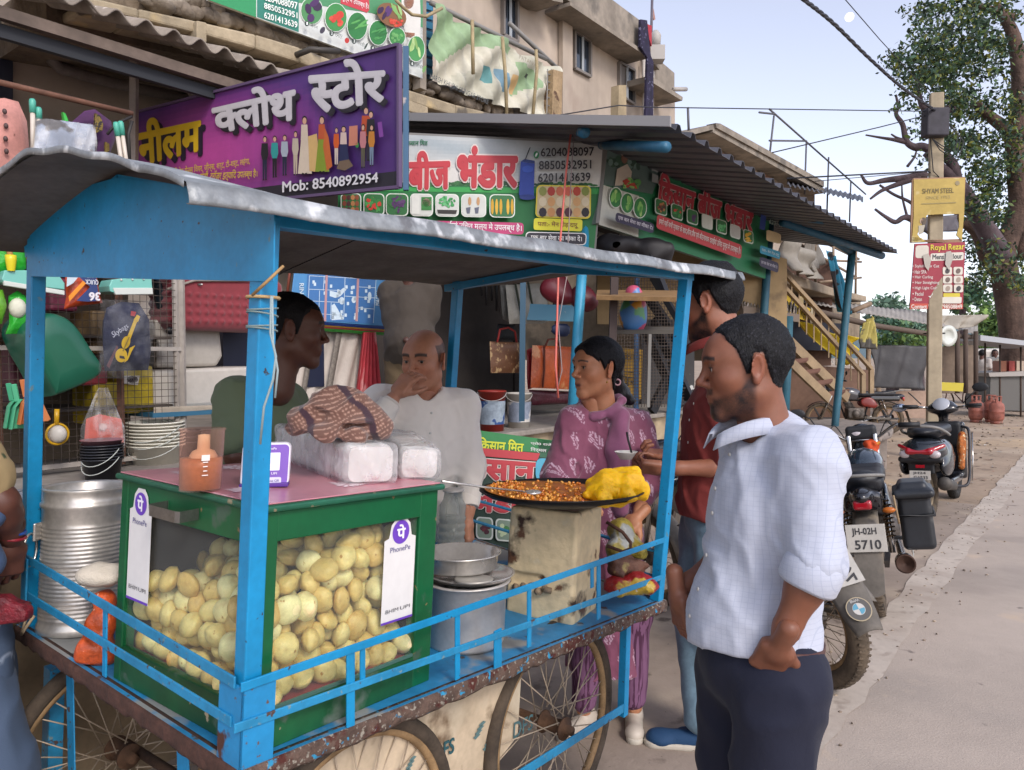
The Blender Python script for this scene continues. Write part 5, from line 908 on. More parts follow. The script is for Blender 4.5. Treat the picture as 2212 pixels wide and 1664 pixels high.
tarp('grey_tarp','torn grey white cloth sagging over the balcony edge',[(1684,486),(1760,560),(1772,605),(1700,586)],CQ+.7,'#8f897e',.08,2);tarp('grey_tarp','grey rag hanging from the balcony pole frame',[(1740,500),(1762,510),(1770,570),(1748,590)],CQ+.6,'#857f76',.05,3);tarp('blue_tarp','narrow blue and black tarpaulin strip hanging off the balcony corner',[(1792,540),(1808,560),(1840,680),(1812,672)],CQ+.9,'#1f7a98',.04,4,wear=[('#1b1b1f',2.5,.52,.02)])
tarp('yellow_rag','small dirty yellow rag on the balcony poles',[(1722,488),(1740,490),(1740,520),(1726,524)],CQ+.6,'#a8875a',.02,5,n=(8,6));tarp('pale_strip','pale cloth strip hanging under the balcony slab',[(1725,640),(1734,640),(1736,690),(1728,690)],CQ+.6,'#a39064',.01,6,n=(6,8));tarp('pale_strip','second pale cloth strip under the balcony slab',[(1750,650),(1758,654),(1760,696),(1752,700)],CQ+.6,'#b0a488',.01,7,n=(6,8))
# staircase
stc=thing('yellow_staircase','steep cream painted steel staircase with double hand rails','staircase',P(1870,930,13));cs=pm('cream_rail','#9a8466',rough=.7,nz=(4,.2));dS=lambda x:11.2+(x-1600)*.0072
def sb2(x0,y0,x1,y1,w,nm,h=None,off=0):m=MB();m.bar(P(x0,y0,dS(x0)+off),P(x1,y1,dS(x1)+off),w,h or w);m.build(nm,cs,stc)
sb2(1655,548,1882,797,.06,'hand_rail');sb2(1655,578,1864,808,.06,'hand_rail');sb2(1882,797,1882,850,.07,'newel');sb2(1864,806,1864,850,.07,'newel');sb2(1655,690,1830,860,.07,'stringer',.16);sb2(1655,732,1790,862,.05,'stringer',.14,-.8)
for k in range(13):x=1662+k*16;sb2(x,556+(x-1662)*1.1,x,640+(x-1662)*1.04,.018,'baluster')
for k in range(6):x=1665+26*k;m=MB();m.prism([P(x-4,735+23*k,dS(x)-.4),P(x+40,729+23*k,dS(x)+.3),P(x+36,736+23*k,dS(x)+.3),P(x-4,741+23*k,dS(x)-.4)],ZV*.03);m.build('tread',pm('rusty_tread','#6b4a3c',rough=.8),stc)
sb2(1590,555,1655,655,.05,'upper_rail',.05,-.5);sb2(1610,540,1655,580,.04,'upper_rail',.04,-.5)
for k in range(4):x=1592+14*k;m=MB();m.bar(P(x,575+22*k,11.4),P(x+26,575+22*k,11.6),.12,.03);m.build('upper_tread',pm('rusty_tread','#6b4a3c'),stc)
# small wavy roof, yellow hindi banner, yellow tarp, dark walls
m=MB();m.grid(lambda u,v:P(1600+120*u,659+20*u-4*v,9.2+1.2*v+.6*u)+ZV*(.04*math.sin(u*2*math.pi*17)+.1*v),136,2);setp(m.build('wavy_roof',asb,solid=.01),'small wavy cement roof sheet right of the bearded man','roof sheet');m=MB();m.bar(P(1602,670,9.25),P(1722,688,9.85),.06,.10);setp(m.build('roof_fascia',pm('fascia_brown','#6f6154')),'brown wooden fascia under the small wavy roof','fascia')
hbn=thing('yellow_banner','slanting yellow banner with black hand painted hindi words','banner',P(1690,640,11.9));pyb=Panel(P(1690,640,12.1),(.3,-1,0),.004);m=MB();m.prism([pyb.at(x,y,-.01)for x,y in((1672,634),(1698,636),(1752,668),(1744,694),(1668,668))],Vector((0,.02,0)));m.build('cloth',pm('banner_yellow','#c2a41c',rough=.6,nz=(4,.12)),hbn);pyb.text('घर बुनाए',[(1680,638),(1742,676),(1738,692),(1677,654)],'#2e2818',.0);pyb.build('lettering',hbn)
tarp('yellow_tarp','large folded yellow tarpaulin hanging behind the staircase',[(1712,688),(1780,716),(1850,730),(1830,790)],-4.4,'#c4ab22',.06,8,f=lambda x,y,c:P(x,y,13.6));tarp('yellow_tarp','peaked yellow and grey tarpaulin right of the dark teal post',[(1868,700),(1886,682),(1894,755),(1850,752)],0,'#b0a355',.05,9,f=lambda x,y,c:P(x,y,15),wear=[('#4a463f',2,.52,.03)])
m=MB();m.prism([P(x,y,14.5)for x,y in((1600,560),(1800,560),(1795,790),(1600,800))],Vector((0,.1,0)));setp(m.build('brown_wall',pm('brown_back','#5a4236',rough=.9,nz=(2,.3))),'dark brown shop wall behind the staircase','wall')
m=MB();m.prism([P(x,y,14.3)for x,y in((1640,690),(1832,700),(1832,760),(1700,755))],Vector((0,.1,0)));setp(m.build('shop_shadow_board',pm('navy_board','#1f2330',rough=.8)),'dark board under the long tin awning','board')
m=MB();m.prism([P(x,y,15.9)for x,y in((1650,780),(1880,800),(1880,905),(1650,900))],Vector((0,.1,0)));o=setp(m.build('store_hoarding',pm('store_brown','#6f5648',rough=.9,nz=(2,.25))),'brown hoarding lettered general store behind the staircase','hoarding');pgx=Panel(P(1760,790,15.8),(0,-1,0),.003);pgx.text('GENERAL STOR',[(1738,765),(1858,784),(1858,796),(1736,778)],'#c9c4ba',.03);pgx.build('lettering',o)
la=thing('long_tin_awning','long sagging tin awning reaching from the balcony building to the pole','awning',P(1850,720,15));
m=MB();f=wob(6,5);m.grid(lambda u,v:P(1636+476*u,634+62*u-8*math.sin(u*3.1)+(8+22*u*(1-.3*u))*(1-v)*1.0+4*u,12.5+5.5*u+1.2*v)+ZV*(.012*math.sin(u*300)+.03*float(f(u*4,v,0))),200,3);m.build('roof_sheet',pm('faded_tin','#8f8a84',rough=.7,nz=(2,.2)),la,solid=.01)
m=MB();m.tube([P(1640,640,12.4),P(1760,672,14),P(1880,702,15.5),P(2010,722,17),P(2100,728,18)],.06,7);m.build('bamboo_beam',pm('old_beam','#5d5046',rough=.9),la)
tarp('long_tin_flap','crumpled pale tin sheet at the end of the long awning',[(2018,682),(2128,680),(2118,704),(2030,716)],0,'#9c9588',.05,11,f=lambda x,y,c:P(x,y,17.5),cat='tin sheet')
m=MB();m.tube([P(1842,672,14.8),P(1880,656,15)],.05,6);setp(m.build('loose_pole',pwm),'short loose pole lying over the long tin awning','pole')
bs=tarp('black_sheet','large black plastic sheet hung as a screen beside the utility pole',[(1872,744),(2004,748),(2000,842),(1884,838)],0,'#3b3a3c',.05,12,f=lambda x,y,c:P(x,y,16.5),cat='plastic sheet',n=(40,20))
for x,y0,y1,d,lab in((1876,742,850,16.4,'pale bamboo stake at the left edge of the black sheet'),(1898,838,870,16.4,'short pale stake under the black sheet'),(2086,712,850,17.6,'dark wooden post of the stall right of the utility pole'),(2108,716,860,17.8,'thin dark post beside the round hanging lid'),(2068,716,850,17.2,'dark post directly right of the utility pole')):pole('stall_post',lab,[(x,y0,d),(x,y1,d)],.05,pm('stall_wood','#4d4038',rough=.9)if 'dark' in lab else pwm,'post')
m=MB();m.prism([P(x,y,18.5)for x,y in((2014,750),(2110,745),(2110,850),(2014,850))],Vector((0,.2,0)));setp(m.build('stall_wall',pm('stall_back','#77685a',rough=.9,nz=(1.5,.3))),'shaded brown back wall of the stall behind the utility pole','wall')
m=MB();m.sbox(20,21,-6.2,-6,0,1);
lid=P(2048,726,13.6);m=MB();m.lathe([(.0,0),(.10,0),(.11,.02),(.19,.02),(.19,.0)],lid,(.3,-1,0),26);o=setp(m.build('hanging_plate',pm('white_plastic','#c4c8c0',rough=.35)),'round white plastic lid hanging right of the utility pole','lid');o.scale=(1,1,1)
m=MB();m.prism([P(x,y,17)for x,y in((1895,845),(2010,845),(2010,905),(1895,900))],Vector((0,.2,0)));setp(m.build('pinkish_wall',pm('pink_low_wall','#a58d7c',rough=.9,nz=(2,.2))),'low pinkish wall under the black sheet','wall')
m=MB();m.prism([P(x,y,15)for x,y in((2030,826),(2082,828),(2080,846),(2030,844))],Vector((0,.3,0)));setp(m.build('yellow_crate',pm('yellow_crate','#b8a82c',rough=.5)),'yellow crate top between the utility pole and the stall post','crate')
# ----- utility pole with boards
up_=thing('utility_pole','tall pale concrete utility pole with a dark meter box','utility pole',onz(2016,990));upm=pm('pole_concrete','#ab9d84',rough=.9,nz=(2,.18),bump=(14,.4,.01),streak=(2,.2,(3,3,.3)))
m=MB();dU=11.7;b0=onz(2016,992);tp=P(2023,203,11.75);m.bar(b0,tp,.19,.13,up=(.3,1,0));m.build('shaft',upm,up_,bevel=.015)
m=MB();m.box(P(2020,266,11.55),(.34,.20,.42));m.build('meter_box',pm('meter_box','#34323a',rough=.7,nz=(9,.3)),up_,bevel=.02)
for k in range(3):
 m=MB();m.tube([P(2040+3*k,262,11.5),P(2070+6*k,290+8*k,11.5),P(2062+3*k,330+10*k,11.5),P(2030,312+6*k,11.5),P(2014,300,11.5)],.008,5);m.build('cable_loop',pm('dark_wire','#1d1c1e'),up_)
m=MB();m.tube([P(2010,300,11.55),P(2016,370,11.55),P(2028,382,11.55),P(2030,430,11.6)],.008,5);m.build('cable_loop',pm('dark_wire','#1d1c1e'),up_)
m=MB();m.lathe([(.15,0),(.15,.02)],P(2018,722,11.7),(0,0,1),12);m.build('strap_band',pm('dark_wire','#1d1c1e'),up_);ppn=Panel(P(2018,840,11.58),(0,-1,0),.002);ppn.text('राम',[(2001,796),(2038,796),(2038,824),(2001,824)],'#6a5238',.0);ppn.build('scrawled_word',up_)
y1_=thing('yellow_steel_board','torn yellow steel company board fixed high on the utility pole','sign board',P(2030,520,11.3));py1=Panel(P(2028,450,11.4),(-.05,-1,.0),.003)
m=MB();
for q in([(1974,388),(2085,384),(2083,462),(2030,463),(1974,466)],[(1974,466),(2003,464),(1996,480),(1990,490),(1982,506),(1992,520),(1970,522)],[(2072,462),(2083,462),(2078,520),(2066,508),(2072,490)],[(1970,508),(2078,500),(2077,522),(1970,524)][:0]or[(1970,512),(1990,514),(2000,522),(1970,524)]):m.prism([py1.at(x,y,-.002)for x,y in q],-py1.n*.015)
m.build('torn_sheet',pm('faded_yellow','#b39b52',rough=.7,nz=(3,.12),wear=[('#c9bd8f',2.2,.55,.06)]),y1_);py1.h=.004
py1.text('SHYAM STEEL',[(1992,408),(2060,406),(2060,417),(1992,419)],'#6a5d34',.01);py1.ell(2068,396,5,5,'#8a7c5a');py1.poly([(1990,440),(2065,437),(2065,439),(1990,442)],'#8a7c4a');py1.text('SINCE 1953',[(2000,424),(2052,422),(2052,429),(2000,431)],'#a08f5a',.0);py1.ell(1995,478,6,8,'#56493a');py1.ell(1991,478,4,6,'#b79a80');py1.poly([(1984,488),(1998,486),(1994,504),(1984,508)],'#a8a290');py1.build('faded_print',y1_)
for a,b in(((1974,388),(1970,524)),((2085,384),(2077,524)),((1970,522),(2078,518)),((1974,387),(2086,384)),((1985,519),(2075,523))):m=MB();m.bar(py1.at(*a,-.03),py1.at(*b,-.03),.03);m.build('frame_bar',pm('rust_frame','#9a7a62',rough=.8),y1_)
tarp('board_scrap','loose dark flap of the torn yellow board',[(1986,470),(2070,464),(2072,500),(1996,502)],0,'#55525a',.02,14,f=lambda x,y,c:P(x,y,11.95),cat='torn sheet',n=(16,8))
rz=thing('salon_board','red salon poster board with torn patches low on the utility pole','sign board',P(2030,660,11.3));pr_=Panel(P(2028,590,11.4),(-.05,-1,0),.0025);qz=[(1976,527),(2085,523),(2080,668),(1965,668)];m=MB();m.prism([pr_.at(x,y,-.002)for x,y in qz],-pr_.n*.02);m.build('backing',pm('red_board_back','#6a2a2e'),rz)
pr_.poly(qz,'#93293a');pr_.lay();pr_.poly([(1966,656),(2080,656),(2080,668),(1965,668)],'#b84a38');pr_.rq([(1978,531),(2006,530),(2006,558),(1977,558)],'#c9c2b4',.2);pr_.rq([(2010,548),(2082,545),(2081,562),(2010,564)],'#cfcabd',.2,4);pr_.lay()
pr_.text('Royal Rezar',[(2010,529),(2083,526),(2083,543),(2010,545)],'#cfc23a',.02);pr_.text('Mens Parlour',[(2014,550),(2078,548),(2078,559),(2014,561)],'#3f4448',.02)
for k,t in enumerate(('Stylish Hair Cut','Hair SPA','Hair Curling','Hair Straighting','High Light Colour','Facial','Detan')):w_=len(t)*3.4;pr_.text('• '+t,[(1971,572+k*11.8),(1974+w_,572+k*11.8),(1974+w_,580+k*11.8),(1971,580+k*11.8)],'#d9cfc8',.01)
pr_.text('Contact No.- 9798508849',[(1968,658),(2078,658),(2078,667),(1968,667)],'#e0d6cc',.02)
pr_.poly([(2014+(9 if k%2==0 else 4)*1.1*math.sin(k*math.pi/5),643-(10 if k%2==0 else 4)*math.cos(k*math.pi/5))for k in range(10)],'#d9d6d0');pr_.lay();pr_.text('AC',[(2009,640),(2019,640),(2019,646),(2009,646)],'#8a2a36',.0)
for r_ in range(3):
 for c_ in range(2):pr_.rq(Q(2036+23*c_,577+19*r_,2056+23*c_,594+19*r_),'#cfc9bb',.2);pr_.h+=.002;pr_.ell(2046+23*c_,586+19*r_,5,6,['#3f3a3c','#6a5a52','#9a8a7c'][(r_+c_)%3],.5);pr_.h+=.0005
pr_.rq([(2036,634),(2072,634),(2072,642),(2036,642)],'#c9b83a',.2,4);pr_.rq([(2034,642),(2076,642),(2075,656),(2033,656)],'#cfcabd',.2,3);pr_.lay();pr_.poly([(1992,552),(2004,548),(2010,562),(2004,586),(1996,576)],'#a9a296');pr_.poly([(2042,545),(2052,543),(2058,556),(2048,584),(2040,572)],'#aaa59b');pr_.build('printed_lettering',rz)
# wires
wm_=pm('wire_dark','#2c2c33',rough=.6)
def wirepx(pts,r,lab,nm='wire'):
 m=MB();m.tube([P(*p)for p in pts],r,5);return setp(m.build(nm,wm_),lab,'wire')
tw=[(1725,-10,7),(1800,50,8),(1880,128,9.3),(1950,190,10.4),(2022,240,11.5)]
def cr_(pts,n=10):
 out=[];p=[Vector(q)for q in pts];p=[p[0]*2-p[1]]+p+[p[-1]*2-p[-2]]
 for i in range(1,len(p)-2):
  for j in range(n):s=j/n;out.append(.5*((2*p[i])+(p[i+1]-p[i-1])*s+(2*p[i-1]-5*p[i]+4*p[i+1]-p[i+2])*s**2+(3*p[i]-p[i-1]-3*p[i+1]+p[i+2])*s**3))
 return out+[p[-2]]
tws=cr_([P(*q)for q in tw],24);m=MB()
for ph in(0,2.1,4.2):m.tube([q+Vector((math.cos(i*.6+ph),0,math.sin(i*.6+ph)))*.012 for i,q in enumerate(tws)],.012,5)
setp(m.build('twisted_cable',wm_),'thick twisted black service cable running down to the utility pole','cable',None,'thing')
wirepx([(1818,-10,9),(1900,85,10),(2010,205,12),(2030,235,13)],.006,'thin wire crossing just right of the moon');wirepx([(1130,262,9),(1337,228,9.4),(1400,232,9.6),(2010,241,11.6)],.008,'thin level wire from the building to the meter box');wirepx([(1668,330,10),(1900,275,11),(2010,247,11.6)],.008,'thin wire rising from the roof railing to the pole');wirepx([(1700,386,11),(2005,370,11.6),(2010,374,11.6)],.012,'black cable from the small tin roof to the pole');wirepx([(1760,392,11),(1990,372,11.6)],.006,'thin grey wire below the black cable')
# ----- trees
bark=pm('bark','#5f4c42',rough=.95,nz=(3,.35),bump=[(5,.8,.05),(20,.6,.02)],streak=(3,.3,(4,4,.5)));barkd=pm('grey_bark','#54474a',rough=.95,nz=(4,.3),bump=(9,.7,.03))
leafm=pm('leaf',vc=True,rough=.6,spec=.3)
def limb(m,pts,rs,n=8):m.tube(cr_(pts,6),[rs[0]+(rs[-1]-rs[0])*i/(len(cr_(pts,6))-1)for i in range(len(cr_(pts,6)))],n)
def crown(nm,par,clumps,per,size,cols,seed,flat=.7):
 r=np.random.RandomState(seed);V=[];Fq=[];C=[]
 cl=np.array([lin(c)for c in cols]);n=0
 for(c,rad)in clumps:
  k=int(per*(rad**2));cc=np.array(c)
  pts=r.normal(size=(k,3));pts/=np.linalg.norm(pts,axis=1)[:,None];pts=pts*(r.uniform(0,1,(k,1))**.45)*rad*np.array([1,1,flat]);pts*=(1+.25*np.sin(pts[:,:1]*9/rad)*np.cos(pts[:,2:]*7/rad));pts+=cc
  a=r.normal(size=(k,3));a/=np.linalg.norm(a,axis=1)[:,None];b=np.cross(a,r.normal(size=(k,3)));b/=np.linalg.norm(b,axis=1)[:,None];s=size*r.uniform(.6,1.4,(k,1))
  tint=cl[r.randint(0,len(cl),k)]*r.uniform(.7,1.25,(k,1))*r.uniform(.8,1.2)
  V.append(np.stack([pts-a*s,pts+b*s*.5,pts+a*s,pts-b*s*.5],1).reshape(-1,3));C.append(np.repeat(tint,4,0));Fq.append(np.arange(4*k).reshape(-1,4)+n);n+=4*k
 me=rawmesh(np.concatenate(V),np.concatenate(Fq),np.concatenate(C),False,nm);return setp(mkobj(nm,me,leafm,par),None,None,None,'stuff')
tree=thing('big_tree','large old tree with reddish trunk and drooping dark green foliage at the right','tree',onz(2190,858));D_=21.
Pt=lambda x,y,d=0:P(x,y,D_+d)
m=MB();limb(m,[Pt(2205,880),Pt(2196,780),Pt(2188,690),Pt(2172,600),Pt(2168,540),Pt(2195,480),Pt(2205,420)],[.42,.26],12);limb(m,[Pt(2172,600),Pt(2135,560),Pt(2110,500),Pt(2060,470)],[.26,.14]);m.build('trunk',bark,tree)
m=MB();limb(m,[Pt(2215,560),Pt(2205,420),Pt(2196,340),Pt(2188,290)],[.34,.22],10);m.build('trunk',bark,tree)
for pts,rs in(([(2190,290),(2160,268),(2130,245),(2108,222)],[.2,.1]),([(2196,300),(2205,200),(2190,80),(2150,10)],[.3,.1]),([(2190,40),(2140,20),(2090,5)],[.12,.06])):m=MB();limb(m,[Pt(*q)for q in pts],rs);m.build('branch',bark,tree)
for pts,rs in(([(2168,560),(2120,480),(2070,400),(2050,380),(2000,330)],[.28,.1]),([(2078,455),(2060,360),(2030,335),(1995,318),(1975,318),(1958,305),(1950,270),(1936,248),(1940,230),(1935,205)],[.16,.03]),([(1958,308),(1930,302),(1905,298),(1870,292)],[.06,.02]),([(1958,304),(1938,298),(1925,290)],[.04,.02]),([(2000,378),(1960,384),(1910,390),(1875,396),(1860,378)],[.12,.03]),([(1985,382),(1940,398),(1905,412),(1880,430)],[.1,.03]),([(2010,500),(1960,470),(1935,480),(1915,470),(1890,452)],[.1,.03]),([(1990,470),(1970,440),(1930,420),(1900,400)],[.05,.03]),([(1960,470),(1950,430),(1948,400)],[.04,.02]),([(2060,235),(2030,240),(1995,232),(1985,200),(1983,180)],[.13,.03]),([(1960,360),(1975,340),(1980,325)],[.04,.02])):m=MB();limb(m,[Pt(q[0],q[1],-1)for q in pts],rs,6);m.build('branch',barkd,tree)
cl=[];rt=random.Random(21)
for x,y,w_,h_,n in((2100,60,90,50,26),(2040,110,60,45,20),(1975,110,35,45,12),(2000,30,40,25,8),(2100,150,90,60,30),(2000,190,50,40,14),(1990,160,55,30,12),(2150,60,60,90,22),(2060,240,60,40,16),(2120,230,60,40,12),(2090,300,40,30,10),(2020,280,30,25,7),(2060,330,40,25,8),(2190,240,30,60,10),(2110,370,30,30,7),(2160,380,30,40,6),(2130,420,24,30,7),(2110,460,20,30,6),(2140,500,14,50,7),(2100,540,12,30,4),(2205,600,20,60,9),(2150,330,50,60,14),(2130,480,40,50,12),(2175,560,30,50,8),(2120,600,20,30,5),(2060,20,40,20,7),(1940,120,14,12,3),(1935,140,12,12,3),(2200,330,20,40,5)):
 for _ in range(int(n*1.5)):cl.append((Pt(x+rt.gauss(0,w_*.55),y+rt.gauss(0,h_*.55),rt.uniform(-2.6,2.6)),rt.uniform(.16,.46)))
crown('crown',tree,cl,330,.068,['#3b5230','#2c3f29','#55682f','#6f7230','#3a5240','#2a3a30','#4c6650'],3,.75)
def ftree(lab,x,y,d,w,h,n,cols,seed,per=120,size=.14):
 t=thing('far_tree',lab,'tree',P(x,y+h,d));m=MB();limb(m,[Vector((P(x,y,d).x,P(x,y,d).y,0)),P(x,y+h*.4,d),P(x,y,d)],[.3,.1],6);m.build('trunk',barkd,t);r=random.Random(seed)
 crown('crown',t,[(P(x+r.gauss(0,w*.45),y+r.gauss(0,h*.4),d+r.uniform(-2,2)),r.uniform(.5,1.1)*d/50)for _ in range(n)],per,size,cols,seed)
G1_=['#4a6a52','#3c5a48','#5c7a50'];G2_=['#44602f','#55703a','#3a5230','#66803f']
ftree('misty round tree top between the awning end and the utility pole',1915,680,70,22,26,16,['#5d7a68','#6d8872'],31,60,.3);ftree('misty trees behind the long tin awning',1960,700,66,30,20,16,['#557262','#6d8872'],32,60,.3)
ftree('dense green trees right of the utility pole behind the stalls',2080,640,48,38,40,26,G1_,33,90,.2);ftree('green tree behind the far cart',2150,700,40,35,40,26,G2_,34,110,.17);ftree('pale green bush tree left of the big trunk',2110,760,36,40,30,22,G2_,35,130,.13);ftree('bush seen between the staircase and the pole',1930,740,34,38,22,22,G1_+G2_,36,130,.13);ftree('low bush behind the black sheet',1985,745,33,30,18,16,G2_,37,130,.13);ftree('small green tree near the top of the yellow tarpaulin',1930,705,40,22,20,12,G1_,38,110,.16);ftree('green trees at the right edge behind the trunk',2210,690,45,30,60,22,G1_,39,90,.2)
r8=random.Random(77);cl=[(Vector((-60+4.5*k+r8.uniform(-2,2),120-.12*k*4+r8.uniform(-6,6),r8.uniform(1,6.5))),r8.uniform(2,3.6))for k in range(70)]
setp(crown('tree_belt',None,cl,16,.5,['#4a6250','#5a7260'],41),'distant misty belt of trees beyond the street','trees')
# ----- gas cylinders, far cart, bench
def cylinder(x,y,d,lab,h=.58,r=.155):
 b=onz(x,y);t=thing('gas_cylinder',lab,'gas cylinder',b);col=pm('gas_red','#94584a',rough=.65,nz=(7,.35),wear=[('#6f5a4c',3,.58,.08)]);z=.03;m=MB();m.lathe([(0,.05),(r*.7,.05),(r*.97,.12),(r,.2),(r,.27),(r*1.02,.275),(r*1.02,.285),(r,.29),(r,.38),(r*.9,.45),(r*.5,.50),(0,.52)],b,(0,0,1),22);m.build('body',col,t);m=MB();m.lathe([(r*.75,0),(r*.75,.07)],b,(0,0,1),18);m.build('foot_ring',col,t,solid=.006)
 m=MB();m.lathe([(0,.50),(.03,.5),(.03,.56),(0,.57)],b,(0,0,1),10);m.build('valve',pm('valve_brass','#6a3a30'),t)
 for k in range(3):a=k*2.094;q=b+Vector((math.cos(a),math.sin(a),0))*(r*.6);m=MB();m.bar(q+ZV*.46,q+ZV*.62,.04,.01);m.build('guard_strip',col,t)
 m=MB();m.tube([b+Vector((math.cos(a)*r*.6,math.sin(a)*r*.6,.62))for a in[2*math.pi*k/14 for k in range(14)]],.01,5,closed=True);m.build('guard_ring',col,t)
for a in((2108,913,17,'red gas cylinder nearest the scooter handlebar'),(2140,912,17,'dusty red gas cylinder in the middle of the row'),(2126,898,18.5,'red gas cylinder standing behind the front row'),(2152,916,16.6,'orange red gas cylinder at the right end of the row')):cylinder(*a)
fc=thing('far_snack_cart','grey snack cart with flat canopy parked under the big tree','handcart',onz(2175,905));D2=19.
for x,y0,y1 in((2128,735,905),(2160,745,905),(2205,745,905),(2240,745,905)):m=MB();m.tube([P(x,y0,D2),P(x,y1,D2)],.025,6);m.build('post',pm('stall_wood','#4d4038'),fc)
pp([(2118,724),(2260,742),(2262,752),(2118,736)],D2-.6,1.6,'canopy',pm('pale_canopy','#a3a6aa',rough=.5),fc);pp([(2140,812),(2250,808),(2250,888),(2138,886)],D2,1.0,'cabinet',pm('grey_cab','#5a5854',rough=.6),fc);pp([(2136,806),(2252,800),(2252,812),(2138,814)],D2-.1,1.2,'counter',pm('counter_pale','#9c9690'),fc)
for x,w_,c in((2160,14,'#9a5a3a'),(2180,12,'#a33a30'),(2196,16,'#b3a08c')):pp([(x,780),(x+w_,780),(x+w_,803),(x,803)],D2+.2,.3,'snack_packet',pm('snk'+c[1:],c,rough=.5),fc)
m=MB();m.prism([P(x,y,24)for x,y in((2100,755),(2180,752),(2190,760),(2190,850),(2105,850))],Vector((0,1,0)));setp(m.build('parked_van',pm('van_white','#b5b0a8',rough=.4),bevel=.1),'white van body seen behind the far snack cart','van');pp([(2128,772),(2180,770),(2182,800),(2128,802)],23.9,.04,'windscreen',wgl,bpy.data.objects['parked_van'])
bn=thing('grey_bench_table','weathered grey wooden table with rounded end behind the black motorcycle','table',onz(1885,1012));bw=pm('grey_wood','#8a8078',rough=.8,nz=(5,.2),bump=(9,.4,.01,(1,8,1)),wear=[('#4a423c',7,.66,.02)])
zt=P(1870,930,9.9).z;q=[onz(x,y,zt)for x,y in((1700,912),(1800,904),(1925,916),(1930,924),(1926,932),(1905,938),(1700,940))];m=MB();m.prism(q,-ZV*.10);m.build('table_top',bw,bn,bevel=.03)
for x,y in((1878,940),(1903,938)):q=onz(x,y+4,zt-.1);m=MB();m.bar(q,Vector((q.x,q.y,0)),.14 if x<1890 else.12,.12);m.build('leg',bw,bn,bevel=.01)
# litter on the verge
lt=MB();r9=random.Random(6)
for _ in range(520):
 s,n=r9.uniform(5,26),-r9.uniform(1.15,4.5);c=S(s,n,.012);a=r9.uniform(0,3.1);L_=r9.uniform(.015,.08);u=Vector((math.cos(a),math.sin(a),0))*L_;v=Vector((-math.sin(a),math.cos(a),.3))*L_*r9.uniform(.3,.9);lt.col(r9.choice(['#b8b0a6','#a39a90','#5a4c40','#3a322c','#8a8f95','#a07a66','#c4c0ba','#4d4238']));lt.add([c-u,c+v*.5,c+u,c-v*.4+ZV*.01],[(0,1,2,3)])
for _ in range(40):
 s,n=r9.uniform(2,18),r9.uniform(-.7,2.5);c=S(s,n,.014);a=r9.uniform(0,3.1);L_=r9.uniform(.006,.025);u=Vector((math.cos(a),math.sin(a),0))*L_;v=Vector((-math.sin(a),math.cos(a),.3))*L_*.5;lt.col(r9.choice(['#5a4c40','#3a322c','#c4c0ba']));lt.add([c-u,c+v,c+u,c-v],[(0,1,2,3)])
setp(lt.build('litter',pm('print',vc=True)),'scattered paper and leaf litter on the dusty verge','litter',None,'stuff')
rk=MB()
for q_ in range(620):s,n=(r9.uniform(8,22),-r9.uniform(1.4,4.2))if q_<260 else(r9.uniform(2.2,16),-.93+r9.gauss(0,.16));rk.col(r9.choice(['#8a7a6a','#6d6052','#a08f7a']));rk.sphere(S(s,n,.01),tuple(v*(1 if q_<260 else.28)for v in(r9.uniform(.01,.04),r9.uniform(.01,.035),r9.uniform(.008,.02))),6,4)
setp(rk.build('pebbles',pm('print',vc=True)),'loose stones on the dusty verge','stones',None,'stuff')
# ===== the handcart
K=1.06
cD={(0,0):P(528,1645,1.38*K),(0,1):P(64,1350,2.03*K),(1,0):P(1418,1296,2.56*K)}
cT={(0,0):P(575,480,1.32*K),(0,1):P(80,520,1.97*K),(1,0):P(1481,600,2.50*K),(1,1):P(991,588,3.15*K)}
cD[(1,1)]=EYE+(Vector((-.30,3.19,.79))-EYE)*K
def CT(a,b,w):
 def bi(c):return c[0,0]*(1-a)*(1-b)+c[1,0]*a*(1-b)+c[0,1]*(1-a)*b+c[1,1]*a*b
 return bi(cD)*(1-w)+bi(cT)*w
CA=(cD[1,0]-cD[0,0]).normalized();CBv=(cD[0,1]-cD[0,0]).normalized();CU=CA.cross(CBv).normalized()
def plane3(a,b,c):return a,(b-a).cross(c-a).normalized()
_fp=plane3(cD[0,0],cD[1,0],cT[0,0]);_lp=plane3(cD[0,0],cD[0,1],cT[0,0]);_rp=plane3(cD[1,0],cD[1,1],cT[1,0]);_dp=(cD[0,0],CU)
def front(x,y,off=0):return onpl(x,y,_fp[0]-CBv*off,_fp[1])
def left(x,y,off=0):return onpl(x,y,_lp[0]-CA*off,_lp[1])
def rightf(x,y,off=0):return onpl(x,y,_rp[0]+CA*off,_rp[1])
def deckp(x,y,h=0):return onpl(x,y,_dp[0]+CU*h,_dp[1])
blue=pm('cart_blue_paint','#1389bd',rough=.38,nz=(9,.14),bump=(60,.12,.003),wear=[('#3a2d2a',50,.68,.04),('#5d7f8c',30,.70,.05)])
bluew=pm('cart_blue_paint_worn','#2386b4',rough=.5,nz=(9,.2),bump=(45,.35,.004),wear=[('#4d3a33',46,.63,.05),('#6f8a90',60,.64,.05)])
rusty=pm('rusted_edge','#5d4a40',rough=.9,nz=(30,.35),bump=[(38,1.,.012),(140,.8,.004)],wear=[('#4a2018',20,.54,.08),('#8c8579',90,.58,.06),('#2a86ae',42,.62,.04)])
rust=pm('rust','#4c3229',rough=.95,nz=(25,.3),bump=[(60,.8,.006)])
cart=thing('food_cart','bright blue handcart with tin gable roof, rusted edges and spoked wheels','handcart',onz(700,1640,0))
